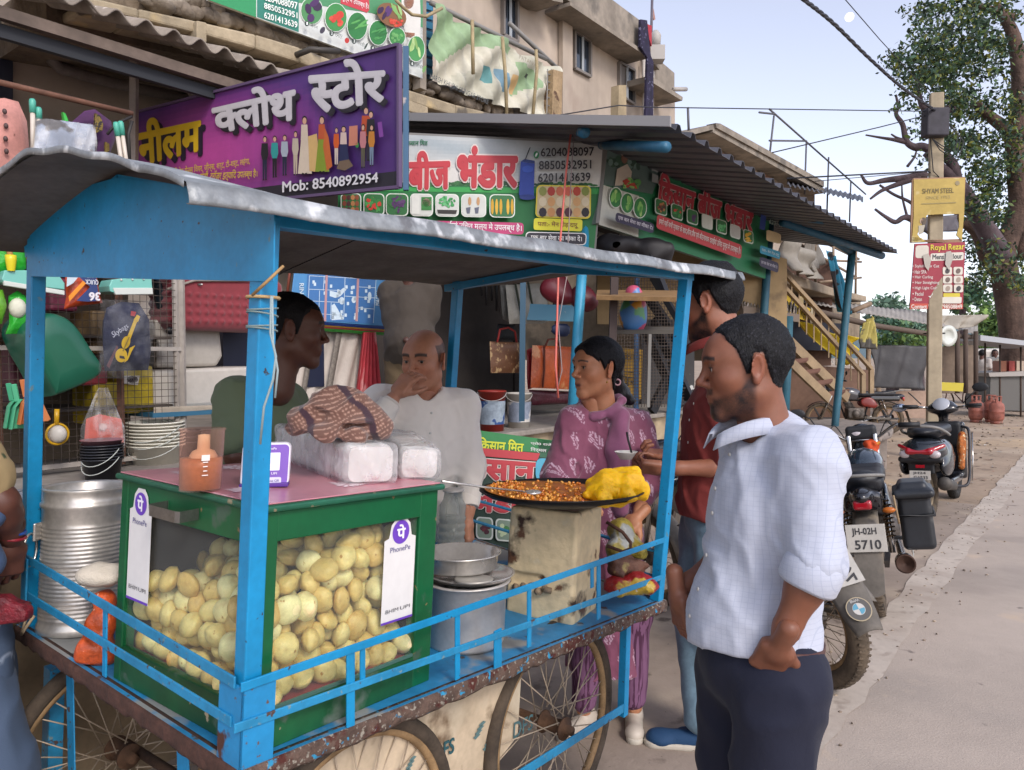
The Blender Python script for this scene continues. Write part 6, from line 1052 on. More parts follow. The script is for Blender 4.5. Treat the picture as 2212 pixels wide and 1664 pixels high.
# deck
m=MB();o_=.025
dk=[CT(0,0,0)-CA*o_-CBv*o_,CT(1,0,0)+CA*o_-CBv*o_,CT(1,1,0)+CA*o_+CBv*o_,CT(0,1,0)-CA*o_+CBv*o_]
m.prism(dk,-CU*.012)
m.build('deck',pm('deck_paint','#2b84b6',rough=.5,nz=(6,.22),bump=(30,.2,.003),wear=[('#8d8f8d',5.5,.545,.07),('#4a4644',21,.66,.04)]),cart)
for nm,(i,j),mt in(('edge_beam',(0,1),rusty),('edge_beam',(1,2),rusty),('edge_beam',(2,3),rusty),('edge_beam',(3,0),rust)):
 a,b=dk[i],dk[j];n_=60;dd=(b-a);out=dd.normalized().cross(CU)
 if out.dot((dk[0]+dk[2])/2-a)>0:out=-out
 m=MB();r2=random.Random(i)
 hts=[r2.uniform(.034,.044)for _ in range(n_+1)];ths=[r2.uniform(.004,.0085)for _ in range(n_+1)]
 m.grid(lambda u,v:a+dd*u+out*((ths[round(u*n_)]if 0<v<1 else.003)*(1 if v<.99 else.1))-CU*(.001+v*hts[round(u*n_)]),n_,5)
 m.grid(lambda u,v:a+dd*u+out*(.003*(1-v)-.02*v)-CU*(.0013-.004*v*0-.0005*v),n_,1)
 m.build(nm,mt,cart,solid=.002)
# posts
PT=.0375
for(i,j),ext in(((0,0),.0),((0,1),0),((1,0),0),((1,1),0)):
 m=MB();a=cD[i,j];b=cT[i,j];m.bar(a,b+(b-a).normalized()*.012,PT,PT,up=CBv)
 m.build('post',blue,cart,bevel=.003)
# corner angle plate and legs under the deck
m=MB();p0=CT(0,0,.155);p1=CT(0,0,-.09)
for ax,w in((CA,.045),(CBv,.055)):
 oo=(-CBv if ax is CA else-CA)*.026;m.hexa([q+oo*e+ax*t-(CA+CBv)*.026*0 for q in(p1,p0)for e,t in((1,-.026),(1,w),(.85,w),(.85,-.026))])
m.build('corner_plate',pm('corner_paint','#1f88bf',rough=.42,nz=(9,.12),bump=(50,.2,.003),wear=[('#4b2c26',11,.62,.04),('#5d4a40',60,.66,.04)]),cart)
def ffoot(x0,y0,x1,y1,w,nm='leg',off=.01,f=front,mt=None,t=.01):
 a=f(x0,y0,off);b=f(x1,y1,off);d=(b-a).normalized();sd=CA if f is not left else CBv;m=MB()
 sd=(sd-d*sd.dot(d)).normalized();th=d.cross(sd).normalized()
 m.hexa([q+sd*(w*i)+th*(t*j)for q in(a,b)for i,j in((-.5,-.5),(.5,-.5),(.5,.5),(-.5,.5))]);return m.build(nm,mt or blue,cart,bevel=.002)
# guard rails: upper and lower on the two near sides and the far ones
ffoot(520,1486,1436,1166,.019,'rail',.028,t=.005);ffoot(505,1575,1430,1247,.019,'rail',.028,mt=bluew,t=.005)
ffoot(50,1203,508,1476,.024,'rail',.028,f=left,mt=bluew,t=.005);ffoot(58,1286,500,1560,.022,'rail',.028,f=left,mt=bluew,t=.005)
m=MB();m.bar(CT(1,0,.15),CT(1,1,.15),.02,.006);m.build('rail',bluew,cart)
m=MB();m.bar(CT(1,0,.07),CT(1,1,.07),.02,.006);m.build('rail',bluew,cart)
m=MB();m.bar(CT(0,1,.15),CT(1,1,.15),.02,.006);m.build('rail',bluew,cart)
for x0,y0,x1,y1,w in((757,1395,757,1575,.022),(783,1388,783,1468,.014),(988,1320,988,1468,.017),(1075,1360,1075,1450,.030),(1143,1268,1143,1398,.017),(1279,1222,1279,1270,.016),(1293,1218,1293,1338,.020)):
 ffoot(x0,y0,x1,y1,w,'baluster',.024,t=.005)
ffoot(228,1300,226,1462,.02,'baluster',.024,f=left,t=.005);ffoot(55,1205,50,1345,.033,'baluster',.036,f=left,mt=bluew,t=.006)
# wheel brackets
ffoot(1352,1330,1345,1545,.028,'bracket',-.01,t=.028);ffoot(1346,1530,1050,1720,.030,'bracket',.012,mt=bluew,t=.006)
ffoot(118,1440,108,1800,.05,'leg',-.06,f=left,mt=bluew,t=.04);ffoot(150,1400,158,1800,.045,'leg',-.02,f=left,mt=bluew,t=.004)
ffoot(395,1625,400,1800,.05,'leg',-.02,f=left,mt=blue,t=.004)
# wheels
tyrem=pm('tyre_dusty','#4c4136',rough=.95,nz=(14,.35),bump=(120,.5,.003));rimm=pm('rim_rust','#8f7350',rough=.8,nz=(20,.3));spk=pm('spoke_metal','#a89884',rough=.6,metal=.3)
hubm=pm('hub_rust','#5f4430',rough=.9,nz=(30,.3),bump=(90,.5,.004))
def cartwheel(s,n,z,R=.338):
 c=S(s,n,z);ax=NV
 m=MB();m.tube([c+(SV*math.cos(a)+ZV*math.sin(a))*(R-.021)for a in[2*math.pi*k/56 for k in range(56)]],.021,12,closed=True);w=m.build('wheel',tyrem,cart)
 m=MB();m.tube([c+(SV*math.cos(a)+ZV*math.sin(a))*(R-.044)for a in[2*math.pi*k/56 for k in range(56)]],.0125,8,closed=True);m.build('rim',rimm,w)
 m=MB();m.lathe([(0,-.062),(.014,-.06),(.016,-.045),(.036,-.043),(.036,-.037),(.026,-.034),(.022,0),(.026,.034),(.036,.037),(.036,.043),(.016,.045),(.014,.07),(0,.072)],c,ax,20);m.build('hub',hubm,w)
 sm=None
 for k in range(36):
  a=2*math.pi*k/36;sg=1 if k%2 else-1;b=a+sg*.62*(1 if(k//2)%2 else-1)
  m=MB();m.tube([c+ax*(.04*sg)+(SV*math.cos(b)+ZV*math.sin(b))*.044,c+(SV*math.cos(a)+ZV*math.sin(a))*(R-.05)],.0021,5)
  m.build('spoke',spk,w)
cn=cD[0,0].dot(NV)
cartwheel(1.95,cn-.075,.345);cartwheel(1.13,cn-.075,.335);cartwheel(1.02,cn-.985,.345);cartwheel(1.95,cn-.985,.345)
m=MB();m.tube([S(1.95,cn-.02,.345),S(1.95,cn-1.02,.345)],.014);m.build('axle',hubm,cart)
m=MB();m.tube([S(1.07,cn-.02,.34),S(1.05,cn-1.03,.345)],.014);m.build('axle',hubm,cart)
# cream sheet board hung under the deck with stencilled letters
bpn=(front(900,1500,-.085),_fp[1]);Bp=Panel(*bpn)
bq=[(700,1590),(1128,1425),(1118,1590),(1060,1665),(820,1770),(640,1800)]
m=MB();q=[onpl(x,y,*bpn)for x,y in bq];m.prism(q,-NV*.006)
hb=m.build('side_sheet',pm('cream_sheet','#c2b096',rough=.8,nz=(7,.2),bump=(14,.35,.01),wear=[('#6f5a44',9,.58,.1),('#c3b69f',5,.6,.1)]),cart)
Bp.h=.004;Bp.text('DFS',[(936,1611),(980,1590),(978,1624),(934,1648)],'#2d5a62',.02);Bp.text('DFS',[(1108,1560),(1150,1540),(1148,1574),(1106,1596)],'#4a6c70',.01)
for x,y in((1020,1575),(1040,1600),(870,1650),(855,1680)):
 for k in range(4):Bp.poly([(x+4*k,y-9*k+18),(x+4*k+10,y-9*k+8),(x+4*k+16,y-9*k+10),(x+4*k+5,y-9*k+22)],'#5d7a7b')
Bp.build('stencil_print',hb)
# roof
galv=pm('galvanised_sheet','#909496',rough=.5,metal=.35,nz=(10,.3),bump=(26,.6,.008),wear=[('#d2d4d4',16,.54,.1),('#6f7072',9,.6,.08)])
under=pm('roof_underside','#6b6560',rough=.85,nz=(7,.25),bump=(18,.4,.006))
OV=.085
eL=onpl(402,392,_fp[0]-CBv*OV,_fp[1]);eR=onpl(1603,588,_fp[0]-CBv*OV,_fp[1])
pk=left(250,386);Wd=(cT[0,1]-cT[0,0]).length
ed=(eR-eL).normalized();Lr=(eR-eL).length;a0=(eL-cT[0,0]).dot(ed);pb=(pk-cT[0,0]).dot(CBv);prise=(pk-eL).dot(ZV)
ov0=a0;backe=Wd+.12
def roofpt(u,v,off=0):
 t=abs(2*v-1);a=a0+Lr*u;e0=eL+ed*(Lr*u)
 b=-OV+(backe+OV)*v;w_=min(1,max(0,(u-.05)/.2));hgt=prise*((1-w_)*(1-t**1.5)+w_*(1-.72*u)*(1-t)**1.5)
 return e0+CBv*(b+OV)+ZV*(hgt+.045*v*0-off)+(ZV*.0025*math.sin(u*31+v*9)*(t>.8))
m=MB();m.grid(lambda u,v:roofpt(u,v),60,24);rf=m.build('roof',galv,cart)
m=MB();m.grid(lambda u,v:roofpt(.004+u*.992,.004+v*.992,.006),30,24);m.build('roof_lining',under,rf)
m=MB();r2=random.Random(3);dn=[r2.uniform(-.003,.003)for _ in range(200)]
m.grid(lambda u,v:roofpt(u,0)-ZV*(.036*math.sin(v*1.9)*(1-.12*u))-CBv*(.010*math.sin(v*3.0)+dn[round(u*140)]*(1 if v>.1 else 0)),140,6);m.build('eave_flange',galv,rf,solid=.001)
m=MB();m.grid(lambda u,v:roofpt(0,u*.98)-ed*(.004)+ZV*(.004-.014*v+.003*math.sin(u*40)),60,2);m.build('gable_flange',galv,rf,solid=.001)
dbl=blue
m=MB();m.bar(cT[0,0]+ZV*.008,cT[1,0]+ZV*.008+ed*.03,.036,.036);m.build('roof_beam',dbl,cart,bevel=.002)
m=MB();m.bar(cT[0,1],cT[1,1],.036,.036);m.build('roof_beam',dbl,cart,bevel=.002)
for a in(.0,.999):
 for v0,v1 in((.06,.5),(.5,.94)):
  uu=(a*(cT[1,0]-cT[0,0]).length-a0)/Lr
  m=MB();m.bar(roofpt(uu,v0,.03),roofpt(uu,v1,.03),.03,.03);m.build('rafter',dbl,cart)
m=MB();vp=[left(x,y,.022)for x,y in((64,597),(64,482),(110,440),(165,408),(250,384),(370,398),(490,430),(592,462),(590,608),(330,603))]
m.prism(vp,CA*.003);m.build('valance',blue,cart)
def hangtube(pts,r,nm,col,parent,f=None,n=5,rough=.7):
 m=MB();m.tube([p for p in pts],r,n);return m.build(nm,pm('cord_'+col.strip('#'),col,rough=rough),parent)
# rope bands and strings on the near post, black tie wire
tie=thing('post_binding','pale bamboo strip and grey strings tied round the nearest blue post','rope',CT(0,0,.85))
def around(w,r=.024,tilt=0.):c=CT(0,0,w);return[c+CA*(r*math.cos(a))+CBv*(r*math.sin(a))+ZV*(tilt*math.cos(a))for a in[2*math.pi*k/16 for k in range(17)]]
hangtube(around(.865,.029,.001),.0032,'strip','#b99a6a',tie)
hangtube([P(545,638,1.33),P(575,610,1.31),P(612,575,1.33)],.003,'strip','#a58457',tie)
for w,t in((.845,.004),(.835,-.003),(.815,.003),(.808,-.002)):hangtube(around(w,.0275,t),.0018,'string','#7d8f8e',tie)
hangtube([P(586,640,1.33),P(584,720,1.33),P(596,770,1.33),P(590,820,1.33),P(570,880,1.34),P(562,960,1.35)],.0022,'string','#93a4a6',tie)
hangtube([P(588,640,1.33),P(590,740,1.33),P(600,800,1.33),P(594,860,1.33)],.002,'string','#93a4a6',tie)
m=MB();m.tube([P(832,490,2.2),P(630,580,1.7),P(588,600,1.45)],.0016,5);setp(m.build('tie_wire',pm('dark_wire','#1d1c1e',rough=.6)),'thin dark wire slanting from the cart roof beam down to the nearest post','wire')
m=MB();m.tube([P(66,1300,2.1),P(58,1330,2.08),P(46,1372,2.06),P(52,1362,2.05),P(74,1330,2.07)],.004,6);setp(m.build('rope_end',pm('jute','#a89578',rough=.9)),'frayed jute rope knotted round the rusty left corner of the blue cart','rope')
# ----- glass cabinet with green frame
gN,gL,gR=deckp(547,1636),deckp(244,1465),deckp(927,1470)
E1=(gR-gN);E2=(gL-gN);G1=E1.length;G2=E2.length;E1.normalize();E2.normalize();GH=.478
def cab(u,v,w):return gN+E1*u+E2*v+CU*w
green=pm('green_enamel','#0f5a34',rough=.3,nz=(8,.12),bump=(40,.1,.002),wear=[('#7f6a48',24,.70,.02),('#3f5a49',9,.66,.04)])
greenw=pm('green_enamel_worn','#11552f',rough=.5,nz=(8,.2),wear=[('#5e6a60',12,.56,.12),('#9a8b70',30,.70,.02)],streak=(8,.3,(1,1,.2)))
cabi=thing('display_cabinet','green framed glass cabinet with pink top full of puffed puris','display cabinet',cab(G1/2,G2/2,0))
def cbox(u0,u1,v0,v1,w0,w1,nm,mt,bev=.003,par=None):
 m=MB();m.hexa([cab(u,v,w)for w in(w0,w1)for u,v in((u0,v0),(u1,v0),(u1,v1),(u0,v1))]);return m.build(nm,mt,par or cabi,bevel=bev)
st=.032
for u0,u1,v0,v1 in((0,st*1.1,0,st),(G1-.062,G1,0,st),(0,st,G2-st,G2),(G1-st,G1,G2-st,G2)):cbox(u0,u1,v0,v1,0,GH,'stile',green)
cbox(st,G1-.06,0,.02,0,.075,'rail',greenw);cbox(st,G1-.06,0,.022,GH-.062,GH,'rail',green);cbox(0,.02,st,G2-st,0,.085,'rail',greenw);cbox(0,.022,st,G2-st,GH-.07,GH,'rail',green)
cbox(st,G1-st,G2-.012,G2,0,GH,'back_panel',pm('cab_back','#3b2a2c',rough=.7));cbox(G1-.012,G1,st,G2-st,0,GH,'side_panel',pm('cab_back2','#33303a',rough=.7))
cbox(.02,G1-.012,.02,G2-.012,.06,.07,'floor_panel',pm('cab_floor','#a8494f',rough=.6))
for u0,u1,v0,v1 in((st,G1-.06,.003,.010),(.003,.010,st,G2-st)):
 cbox(u0,u1,v0,v1,.075,.083,'bead',pm('bead','#456b63',rough=.4),.001)
cbox(st,G1-.06,.010,.013,.072,GH-.06,'glass_pane',clearm('cabinet_glass','#f6faf4',.012,.03,'#ffffff',edge=.07));cbox(.010,.013,st,G2-st,.08,GH-.068,'glass_pane',clearm('cabinet_glass'))
cbox(-.012,G1+.012,-.014,G2+.012,GH,GH+.014,'lid_edge',pm('lid_edge','#1d5c44',rough=.4,nz=(10,.2),wear=[('#8a8064',30,.64,.04),('#2d6f8c',14,.64,.05)]),.005)
cbox(-.003,G1+.003,-.004,G2+.003,GH+.0145,GH+.0175,'table_top',pm('pink_laminate','#c4848f',rough=.28,nz=(5,.12),wear=[('#e3c9cd',4.2,.62,.05)]),.001)
TOPH=GH+.018
def topp(x,y,h=0):return onpl(x,y,cab(0,0,TOPH+h),CU)
m=MB();hp=[cab(-.003,G2*.62,GH-.035),cab(-.045,G2*.62,GH-.038),cab(-.05,G2*.60,GH-.038),cab(-.05,G2*.42,GH-.038),cab(-.045,G2*.40,GH-.038),cab(-.003,G2*.40,GH-.035)]
for i in range(5):m.hexa([q+CU*w for w in(-.012,.012)for q in(hp[i],hp[i+1],hp[i+1]+E1*.002+E2*.001,hp[i]+E1*.002+E2*.001)])
m.build('handle',pm('steel_strip','#8e8b88',rough=.3,metal=.9,nz=(20,.2)),cabi)
# flower prints on the pink top
fl=MB()
for cu,cv in((.12,G2-.10),(.07,.16),(.26,G2-.07),(.3,.1)):
 for k in range(13):
  a=2*math.pi*k/13;c,s_=math.cos(a),math.sin(a);L_=U(.035,.055);fl.col('#e9d3d8')
  fl.add([cab(cu+c*r_-s_*t_,cv+s_*r_+c*t_,TOPH+.0006)for r_,t_ in((.008,-.002),(L_*.7,-.006),(L_,0),(L_*.7,.006),(.008,.002))],[(0,1,2,3,4)])
fl.build('flower_print',pm('print',vc=True,rough=.55,nz=(6,.06)),cabi)
# payment stickers (lettering only, the scan code is left out)
def sticker(f,pl,hd):
 p=Panel(pl[0],pl[1],.0008);p.h=.0025;return p
def build_sticker(O,ux,uy,w,h,nm,label,tail):
 """upright sticker: O bottom left corner, ux/uy unit axes"""
 nrm=ux.cross(uy).normalized()
 if nrm.dot(EYE-O)<0:nrm=-nrm
 root=thing(nm,label,'sticker',O)
 def pt(x,y,hh):return O+ux*(x*w)+uy*(y*h)+nrm*(.001+hh)
 m=MB();m.col('#dcdad8')
 body=[(0,0),(1,0),(1,.80),(.86,.82),(.80,.94),(.65,1.0),(.35,1.0),(.20,.94),(.14,.82),(0,.80)]
 if tail:body[1]=(1,.02)
 m.prism([pt(x,y,0)for x,y in body],nrm*.0006);b=m.build('backing',pm('print',vc=True),root)
 m=MB();m.col('#6b3fb5');m.add([pt(x,y,.0012)for x,y in((0,0),(1,0),(1,.022),(0,.022))],[(0,1,2,3)])
 ar=h/w;m.add([pt(.5+.27*math.cos(a),.865+.27/ar*math.sin(a),.0012)for a in[k*math.pi/14 for k in range(28)]],[list(range(28))])
 def tx(t,x0,y0,x1,y1,c,off=.01):
  vs,fs,hs=glyph3(t,off);X=[v[0]for v in vs];Y=[v[1]for v in vs];X0,X1,Y0,Y1=min(X),max(X),min(Y),max(Y);m.col(c)
  m.add([pt(x0+(x-X0)/(X1-X0)*(x1-x0),y0+(y-Y0)/(Y1-Y0)*(y1-y0),.0020+h_*.4)for(x,y),h_ in zip(vs,hs)],fs)
 tx('पे',.36,.80,.64,.94,'#f2eefa',.03);tx('PhonePe',.18,.68,.82,.73,'#57528a',.0);tx('BHIM',.12,.10,.52,.135,'#55555c',.0);tx('UPI',.58,.10,.90,.135,'#55555c',.0)
 m.build('lettering',pm('print',vc=True),root);return root
build_sticker(cab(-.001,G2-.050,.205),-E2,CU,.098,.262,'payment_sticker','white and purple payment sticker on the left glass of the green cabinet',False)
build_sticker(cab(G1-.075-.098,.008,.175),E1,CU,.105,.245,'payment_sticker','white and purple payment sticker on the right glass of the green cabinet',True)
# ----- puris
pur=pm('puri_crust',vc=True,rough=.42,bump=[(55,.6,.004),(180,.5,.002)],wear=[('#b07c3c',45,.69,.05)],sss=.15,nz=(30,.12))
PM=[]
for k in range(7):
 r_=random.Random(50+k);m=MB();m.sphere((0,0,0),1,20,13);f1=wob(60+k,3.2);f2=wob(80+k,9)
 V=np.array(m.v);d=1+.07*f1(V[:,0],V[:,1],V[:,2])+.02*f2(V[:,0],V[:,1],V[:,2]);sq=r_.uniform(.62,.86);V2=V*d[:,None];V2[:,2]*=sq
 rim=np.exp(-((V[:,2]+.05)/.14)**2)*r_.uniform(.05,.15);V2[:,:2]*=(1+rim)[:,None]
 a_=wob(90+k,5);t=np.clip(a_(V[:,0],V[:,1],V[:,2])*.5+.5,0,1)[:,None];t2=np.clip(f2(V[:,0]+3,V[:,1],V[:,2])-.6,0,1)[:,None]
 c=np.array(lin(['#e4c888','#d6b26c','#ead6a0','#dcb974','#eddcac','#d2a862','#e2c684'][k]))*(1-t*.25)+np.array(lin('#ecd0a0'))*t*.25;c=c*(1-t2*.5)+np.array(lin('#a06a30'))*t2*.5
 me=rawmesh(V2*.029,np.array([list(f)+[f[-1]]*(4-len(f))for f in m.f]),c,True,'puri');me.materials.append(pur);PM.append(me)
def puri_at(p,label='round puffed golden puri heaped behind the cabinet glass',g='puris heaped in the glass cabinet',sc=1.):
 o=bpy.data.objects.new('puri',rnd.choice(PM));COL.objects.link(o);o.location=p;o.rotation_euler=(U(0,6),U(0,6),U(0,6));o.scale=[sc*U(.86,1.1)]*3;setp(o,label,'puri',g);return o
cnt=0;st_=.0490;lz=0;w=.070+.026
def pile(u,v):
 uu=u/G1;vv=v/G2
 return.12+.20*min(1,uu*1.35+.35)*(1-.55*vv)+.025*math.sin(u*23+v*17)+(.05 if uu>.55 and vv<.35 else 0)
while w<.40:
 off=(lz%2)*st_/2;v=.045+off
 while v<G2-.04:
  u=.045+off
  while u<G1-.045:
   near=min(u,v)<.045+st_*1.6;top=w>.07+pile(u,v)-st_*1.3
   if w<.07+pile(u,v)and(near or top)and cnt<300:puri_at(cab(u+U(-.011,.011),v+U(-.011,.011),w+U(-.009,.009)));cnt+=1
   u+=st_*1.04
  v+=st_*1.04
 w+=st_*.80;lz+=1
print('puris',cnt)
# ----- on the cabinet top
bk=topp(432,1058)
bt=thing('plastic_beaker','clear pink plastic jug half full of orange tamarind water','beaker',bk)
H_,R_=.128,.0445
plas=clearm('pink_clear_plastic','#f2dcd2',.05,.1,'#ecc8ba',edge=.35)
m=MB();m.lathe([(R_*.93,.0),(R_*.97,.06),(R_,H_-.004),(R_*1.06,H_),(R_*1.02,H_+.002)],bk,CU,32);m.build('wall',plas,bt)
m=MB();m.lathe([(0,.003),(R_*.9,.003),(R_*.93,.05),(R_*.94,.068),(0,.068)],bk,CU,32);m.build('tamarind_water',pm('orange_liquid','#bd8458',rough=.3,nz=(18,.2),sss=.3),bt)
m=MB();m.col('#cf9a6e');m.lathe([(.0,.045),(.026,.05),(.028,.072),(.022,.082),(.013,.086),(.012,.116),(.0,.118)],bk+E1*.004,CU,18);m.build('ladle_cup',pm('cream_plastic','#dcbc98',rough=.35),bt)
m=MB()
for k,wv in enumerate((.012,.008,.009,.01,.016)):m.col('#efe6e0');a=-1.0;c_=bk+(Vector((math.cos(a),math.sin(a),0))*(R_*.985))+CU*(.036+k*.009);m.box(c_,(wv,.0008,.002 if k<4 else.012),ax=(Vector((-math.sin(a),math.cos(a),0)),Vector((math.cos(a),math.sin(a),0)),CU))
m.build('scale_marks',pm('print',vc=True),bt)
# payment standee, seen half behind the post
sb=topp(570,1052);sx=(E1*.8-E2*.6).normalized();sx=Vector((.97,.2,0)).normalized();sn=sx.cross(CU).normalized();su=(CU*.97-sn*.24).normalized()
if sn.dot(EYE-sb)<0:sn=-sn;su=(CU*.97-sn*.24).normalized()
std=thing('payment_stand','white and purple payment speaker stand behind the nearest post','payment stand',sb)
m=MB()
def rr(w,h,r,n=5):return[(cx_+r*math.cos(math.radians(a0+90*k/n)),cy_+r*math.sin(math.radians(a0+90*k/n)))for cx_,cy_,a0 in((w/2-r,h-r,0),(-w/2+r,h-r,90),(-w/2+r,r,180),(w/2-r,r,270))for k in range(n+1)]
m.col('#e6e4ec');m.prism([sb+sx*x+su*y for x,y in rr(.104,.098,.014)],-sn*.03);m.build('body',pm('print',vc=True,rough=.3),std,bevel=.003)
m=MB();m.col('#7c55b8');m.add([sb+sx*(x+.010)+su*(y+.004)+sn*.0012 for x,y in rr(.078,.09,.010)],[list(range(24))]);m.build('face',pm('print',vc=True),std)
m=MB();m.col('#ece9f4');m.add([sb+sx*(x+.008)+su*(y+.036)+sn*.0022 for x,y in rr(.046,.040,.002)],[list(range(24))]);m.col('#d6d2ea');m.add([sb+sx*(x+.010)+su*(y+.006)+sn*.0022 for x,y in rr(.052,.015,.004)],[list(range(24))])
def txt3(m,t,O,ax,ay,w,h,c,off=.01):
 vs,fs,hs=glyph3(t,off);X=[v[0]for v in vs];Y=[v[1]for v in vs];X0,X1,Y0,Y1=min(X),max(X),min(Y),max(Y);nn=ax.cross(ay);nn=nn if nn.dot(EYE-O)>0 or O.length<1.5 else-nn;m.col(c);m.add([O+ax*((x-X0)/(X1-X0)*w)+ay*((y-Y0)/(Y1-Y0)*h)+nn*(h_*.5)for(x,y),h_ in zip(vs,hs)],fs)
txt3(m,'All in One QR',sb+sx*-.012+su*.010+sn*.0032,sx,su,.044,.006,'#6a5f9a');txt3(m,'PhonePe',sb+sx*-.004+su*.083+sn*.0032,sx,su,.026,.005,'#f0ecfa');txt3(m,'BHIM UPI',sb+sx*-.010+su*.027+sn*.0032,sx,su,.036,.005,'#f0ecfa')
m.build('lettering',pm('print',vc=True),std)
m=MB();m.col('#56308f');m.box(sb+sn*.0+CU*.004-sn*.012,(.104,.04,.009),ax=(sx,sn,CU));m.build('foot',pm('print',vc=True),std,bevel=.002)
# foam plates in plastic bags
foam=pm('foam_white','#cfcdca',rough=.55,sss=.2);film=clearm('plastic_film','#f6f4f4',.10,.1,'#ffffff',bump=(22,1.0),vary=(14,.3))
def foampack(a,b,w,h,n,label):
 root=thing('foam_plate_bag',label,'bag of foam plates',(a+b)/2);d=(b-a);L_=d.length;d.normalize();sd=CU.cross(d).normalized()
 for i in range(n):
  c=a+d*(L_*(i+.5)/n);m=MB();g=i==n-1
  pts=[(x,y)for x,y in rr(w*U(.985,1.0),h,.02,4)]
  m.add([c+sd*x+CU*y-d*(L_/n*.42)for x,y in pts]+[c+sd*x*.9+CU*(h*.05+y*.9)+d*(L_/n*.45)for x,y in pts],[(k,(k+1)%20,20+(k+1)%20,20+k)for k in range(20)]+[list(range(20,40))]);m.build('foam_tray',foam,root)
 s_=SDF();R=np.array([list(d),list(sd),list(CU)]).T;s_.rbox(list((a+b)/2+CU*(h/2)),(L_/2-.005,w/2-.01,h/2-.01),.016,0,1,R)
 s_.cap(list(b+CU*h*.5),list(b+d*.03+CU*(h*.35)),h*.36,.012,.03);s_.cap(list(a+CU*h*.6),list(a-d*.03+CU*(h*.85)),h*.3,.012,.03)
 f=wob(5,95);sdfobj('film',s_,.006,film,root,disp=lambda X,Y,Z:.0028*f(X,Y,Z));return root
foampack(topp(640,985),topp(800,1045),.125,.092,22,'large clear bag of stacked white foam plates on the pink cabinet top')
foampack(topp(858,985),topp(905,1035),.10,.078,9,'smaller clear bag of white foam plates at the right edge of the cabinet top')
# checked cloth bundle on the foam
cb=P(730,925,1.86);s_=SDF()
for x,y,d,r in((640,915,1.83,.030),(680,900,1.84,.045),(730,895,1.86,.055),(790,905,1.88,.045),(820,925,1.88,.03),(715,860,1.86,.035),(760,870,1.87,.035),(700,935,1.80,.03),(770,935,1.82,.03)):s_.ell(list(P(x,y,d)),(r,r,r*.8),.03)
s_.plane(list(P(730,955,1.86)),(0,0,-1))
f1=wob(21,60,5,(1,1,.6));f2=wob(22,150)
def clothcol(V):
 X=V[:,0];Z=V[:,2];u=X*.8+Z*.5+.01*np.sin(Z*40);c=np.tile(np.array(lin('#6a4b40')),(len(V),1))
 st=(np.sin((Z*.9-X*.35+.004*np.sin(X*70))*620)>.80);c[st]=lin('#a88676');
 dk_=np.abs(((u*1.0-.02)%.11)-.05)<.007;c[dk_]=lin('#3a2530');return c
sdfobj('checked_cloth',s_,.0042,pm('cloth_vc',vc=True,rough=.9,bump=(320,.4,.002),sheen=.3),None,disp=lambda X,Y,Z:.014*np.abs(f1(X,Y,Z))-.007+.0012*f2(X,Y,Z),colf=clothcol,origin=cb)
setp(bpy.data.objects['checked_cloth'],'crumpled brown checked cloth bundled on top of the foam plates','cloth')
# ----- metalware on the deck
steel=pm('steel','#d8d4ce',rough=.24,metal=.72,nz=(14,.15),bump=(30,.05,.002));alu=pm('aluminium','#d2cdc8',rough=.4,metal=.45,nz=(12,.12))
def lathething(nm,label,cat,c,prof,mt,n=48,ax=None,part='body'):
 t=thing(nm,label,cat,c);m=MB();m.lathe(prof,c,ax or CU,n);m.build(part,mt,t,solid=.0012);return t
dc=deckp(178,1352);R_=.112
drum=thing('steel_drum','tall ribbed steel drum with ring handle at the left end of the blue cart','steel drum',dc)
prof=[(R_*.97,0),(R_*1.03,.004),(R_*1.03,.02),(R_*.99,.03)];z=.04
while z<.30:prof+=[(R_*.985,z),(R_*1.0,z+.003),(R_*1.0,z+.006),(R_*.985,z+.009)];z+=.0115
prof+=[(R_,.31),(R_,.345),(R_*1.05,.352),(R_*1.05,.36),(R_,.364),(R_,.392),(R_*1.035,.398),(R_*1.0,.403),(R_*.95,.398),(R_*.95,.33)]
m=MB();m.lathe(prof,dc,CU,56);m.build('body',pm('brushed_steel','#cfcac2',rough=.34,metal=.6,nz=(9,.25)),drum)
m=MB();m.lathe([(R_*.95,.362),(R_*.90,.368),(R_*.86,.360),(R_*.84,.34),(0,.338)],dc,CU,56);m.build('inner_pan',steel,drum)
hd=dc+Vector((-.097,-.06,0));m=MB();m.tube([hd+CU*(.235+.045*math.cos(a))+(CA*.6-CBv*-.5).normalized()*(.030*math.sin(a))-CA*.012+Vector((-.008,-.006,0))for a in[2*math.pi*k/24 for k in range(24)]],.0035,8,closed=True);m.build('ring_handle',steel,drum)
m=MB();m.box(hd+CU*.285+Vector((.004,.002,0)),(.06,.008,.05),ax=((CA*.7+CBv*.5).normalized(),Vector((-.8,-.6,0)).normalized(),CU));m.build('handle_plate',steel,drum,bevel=.003)
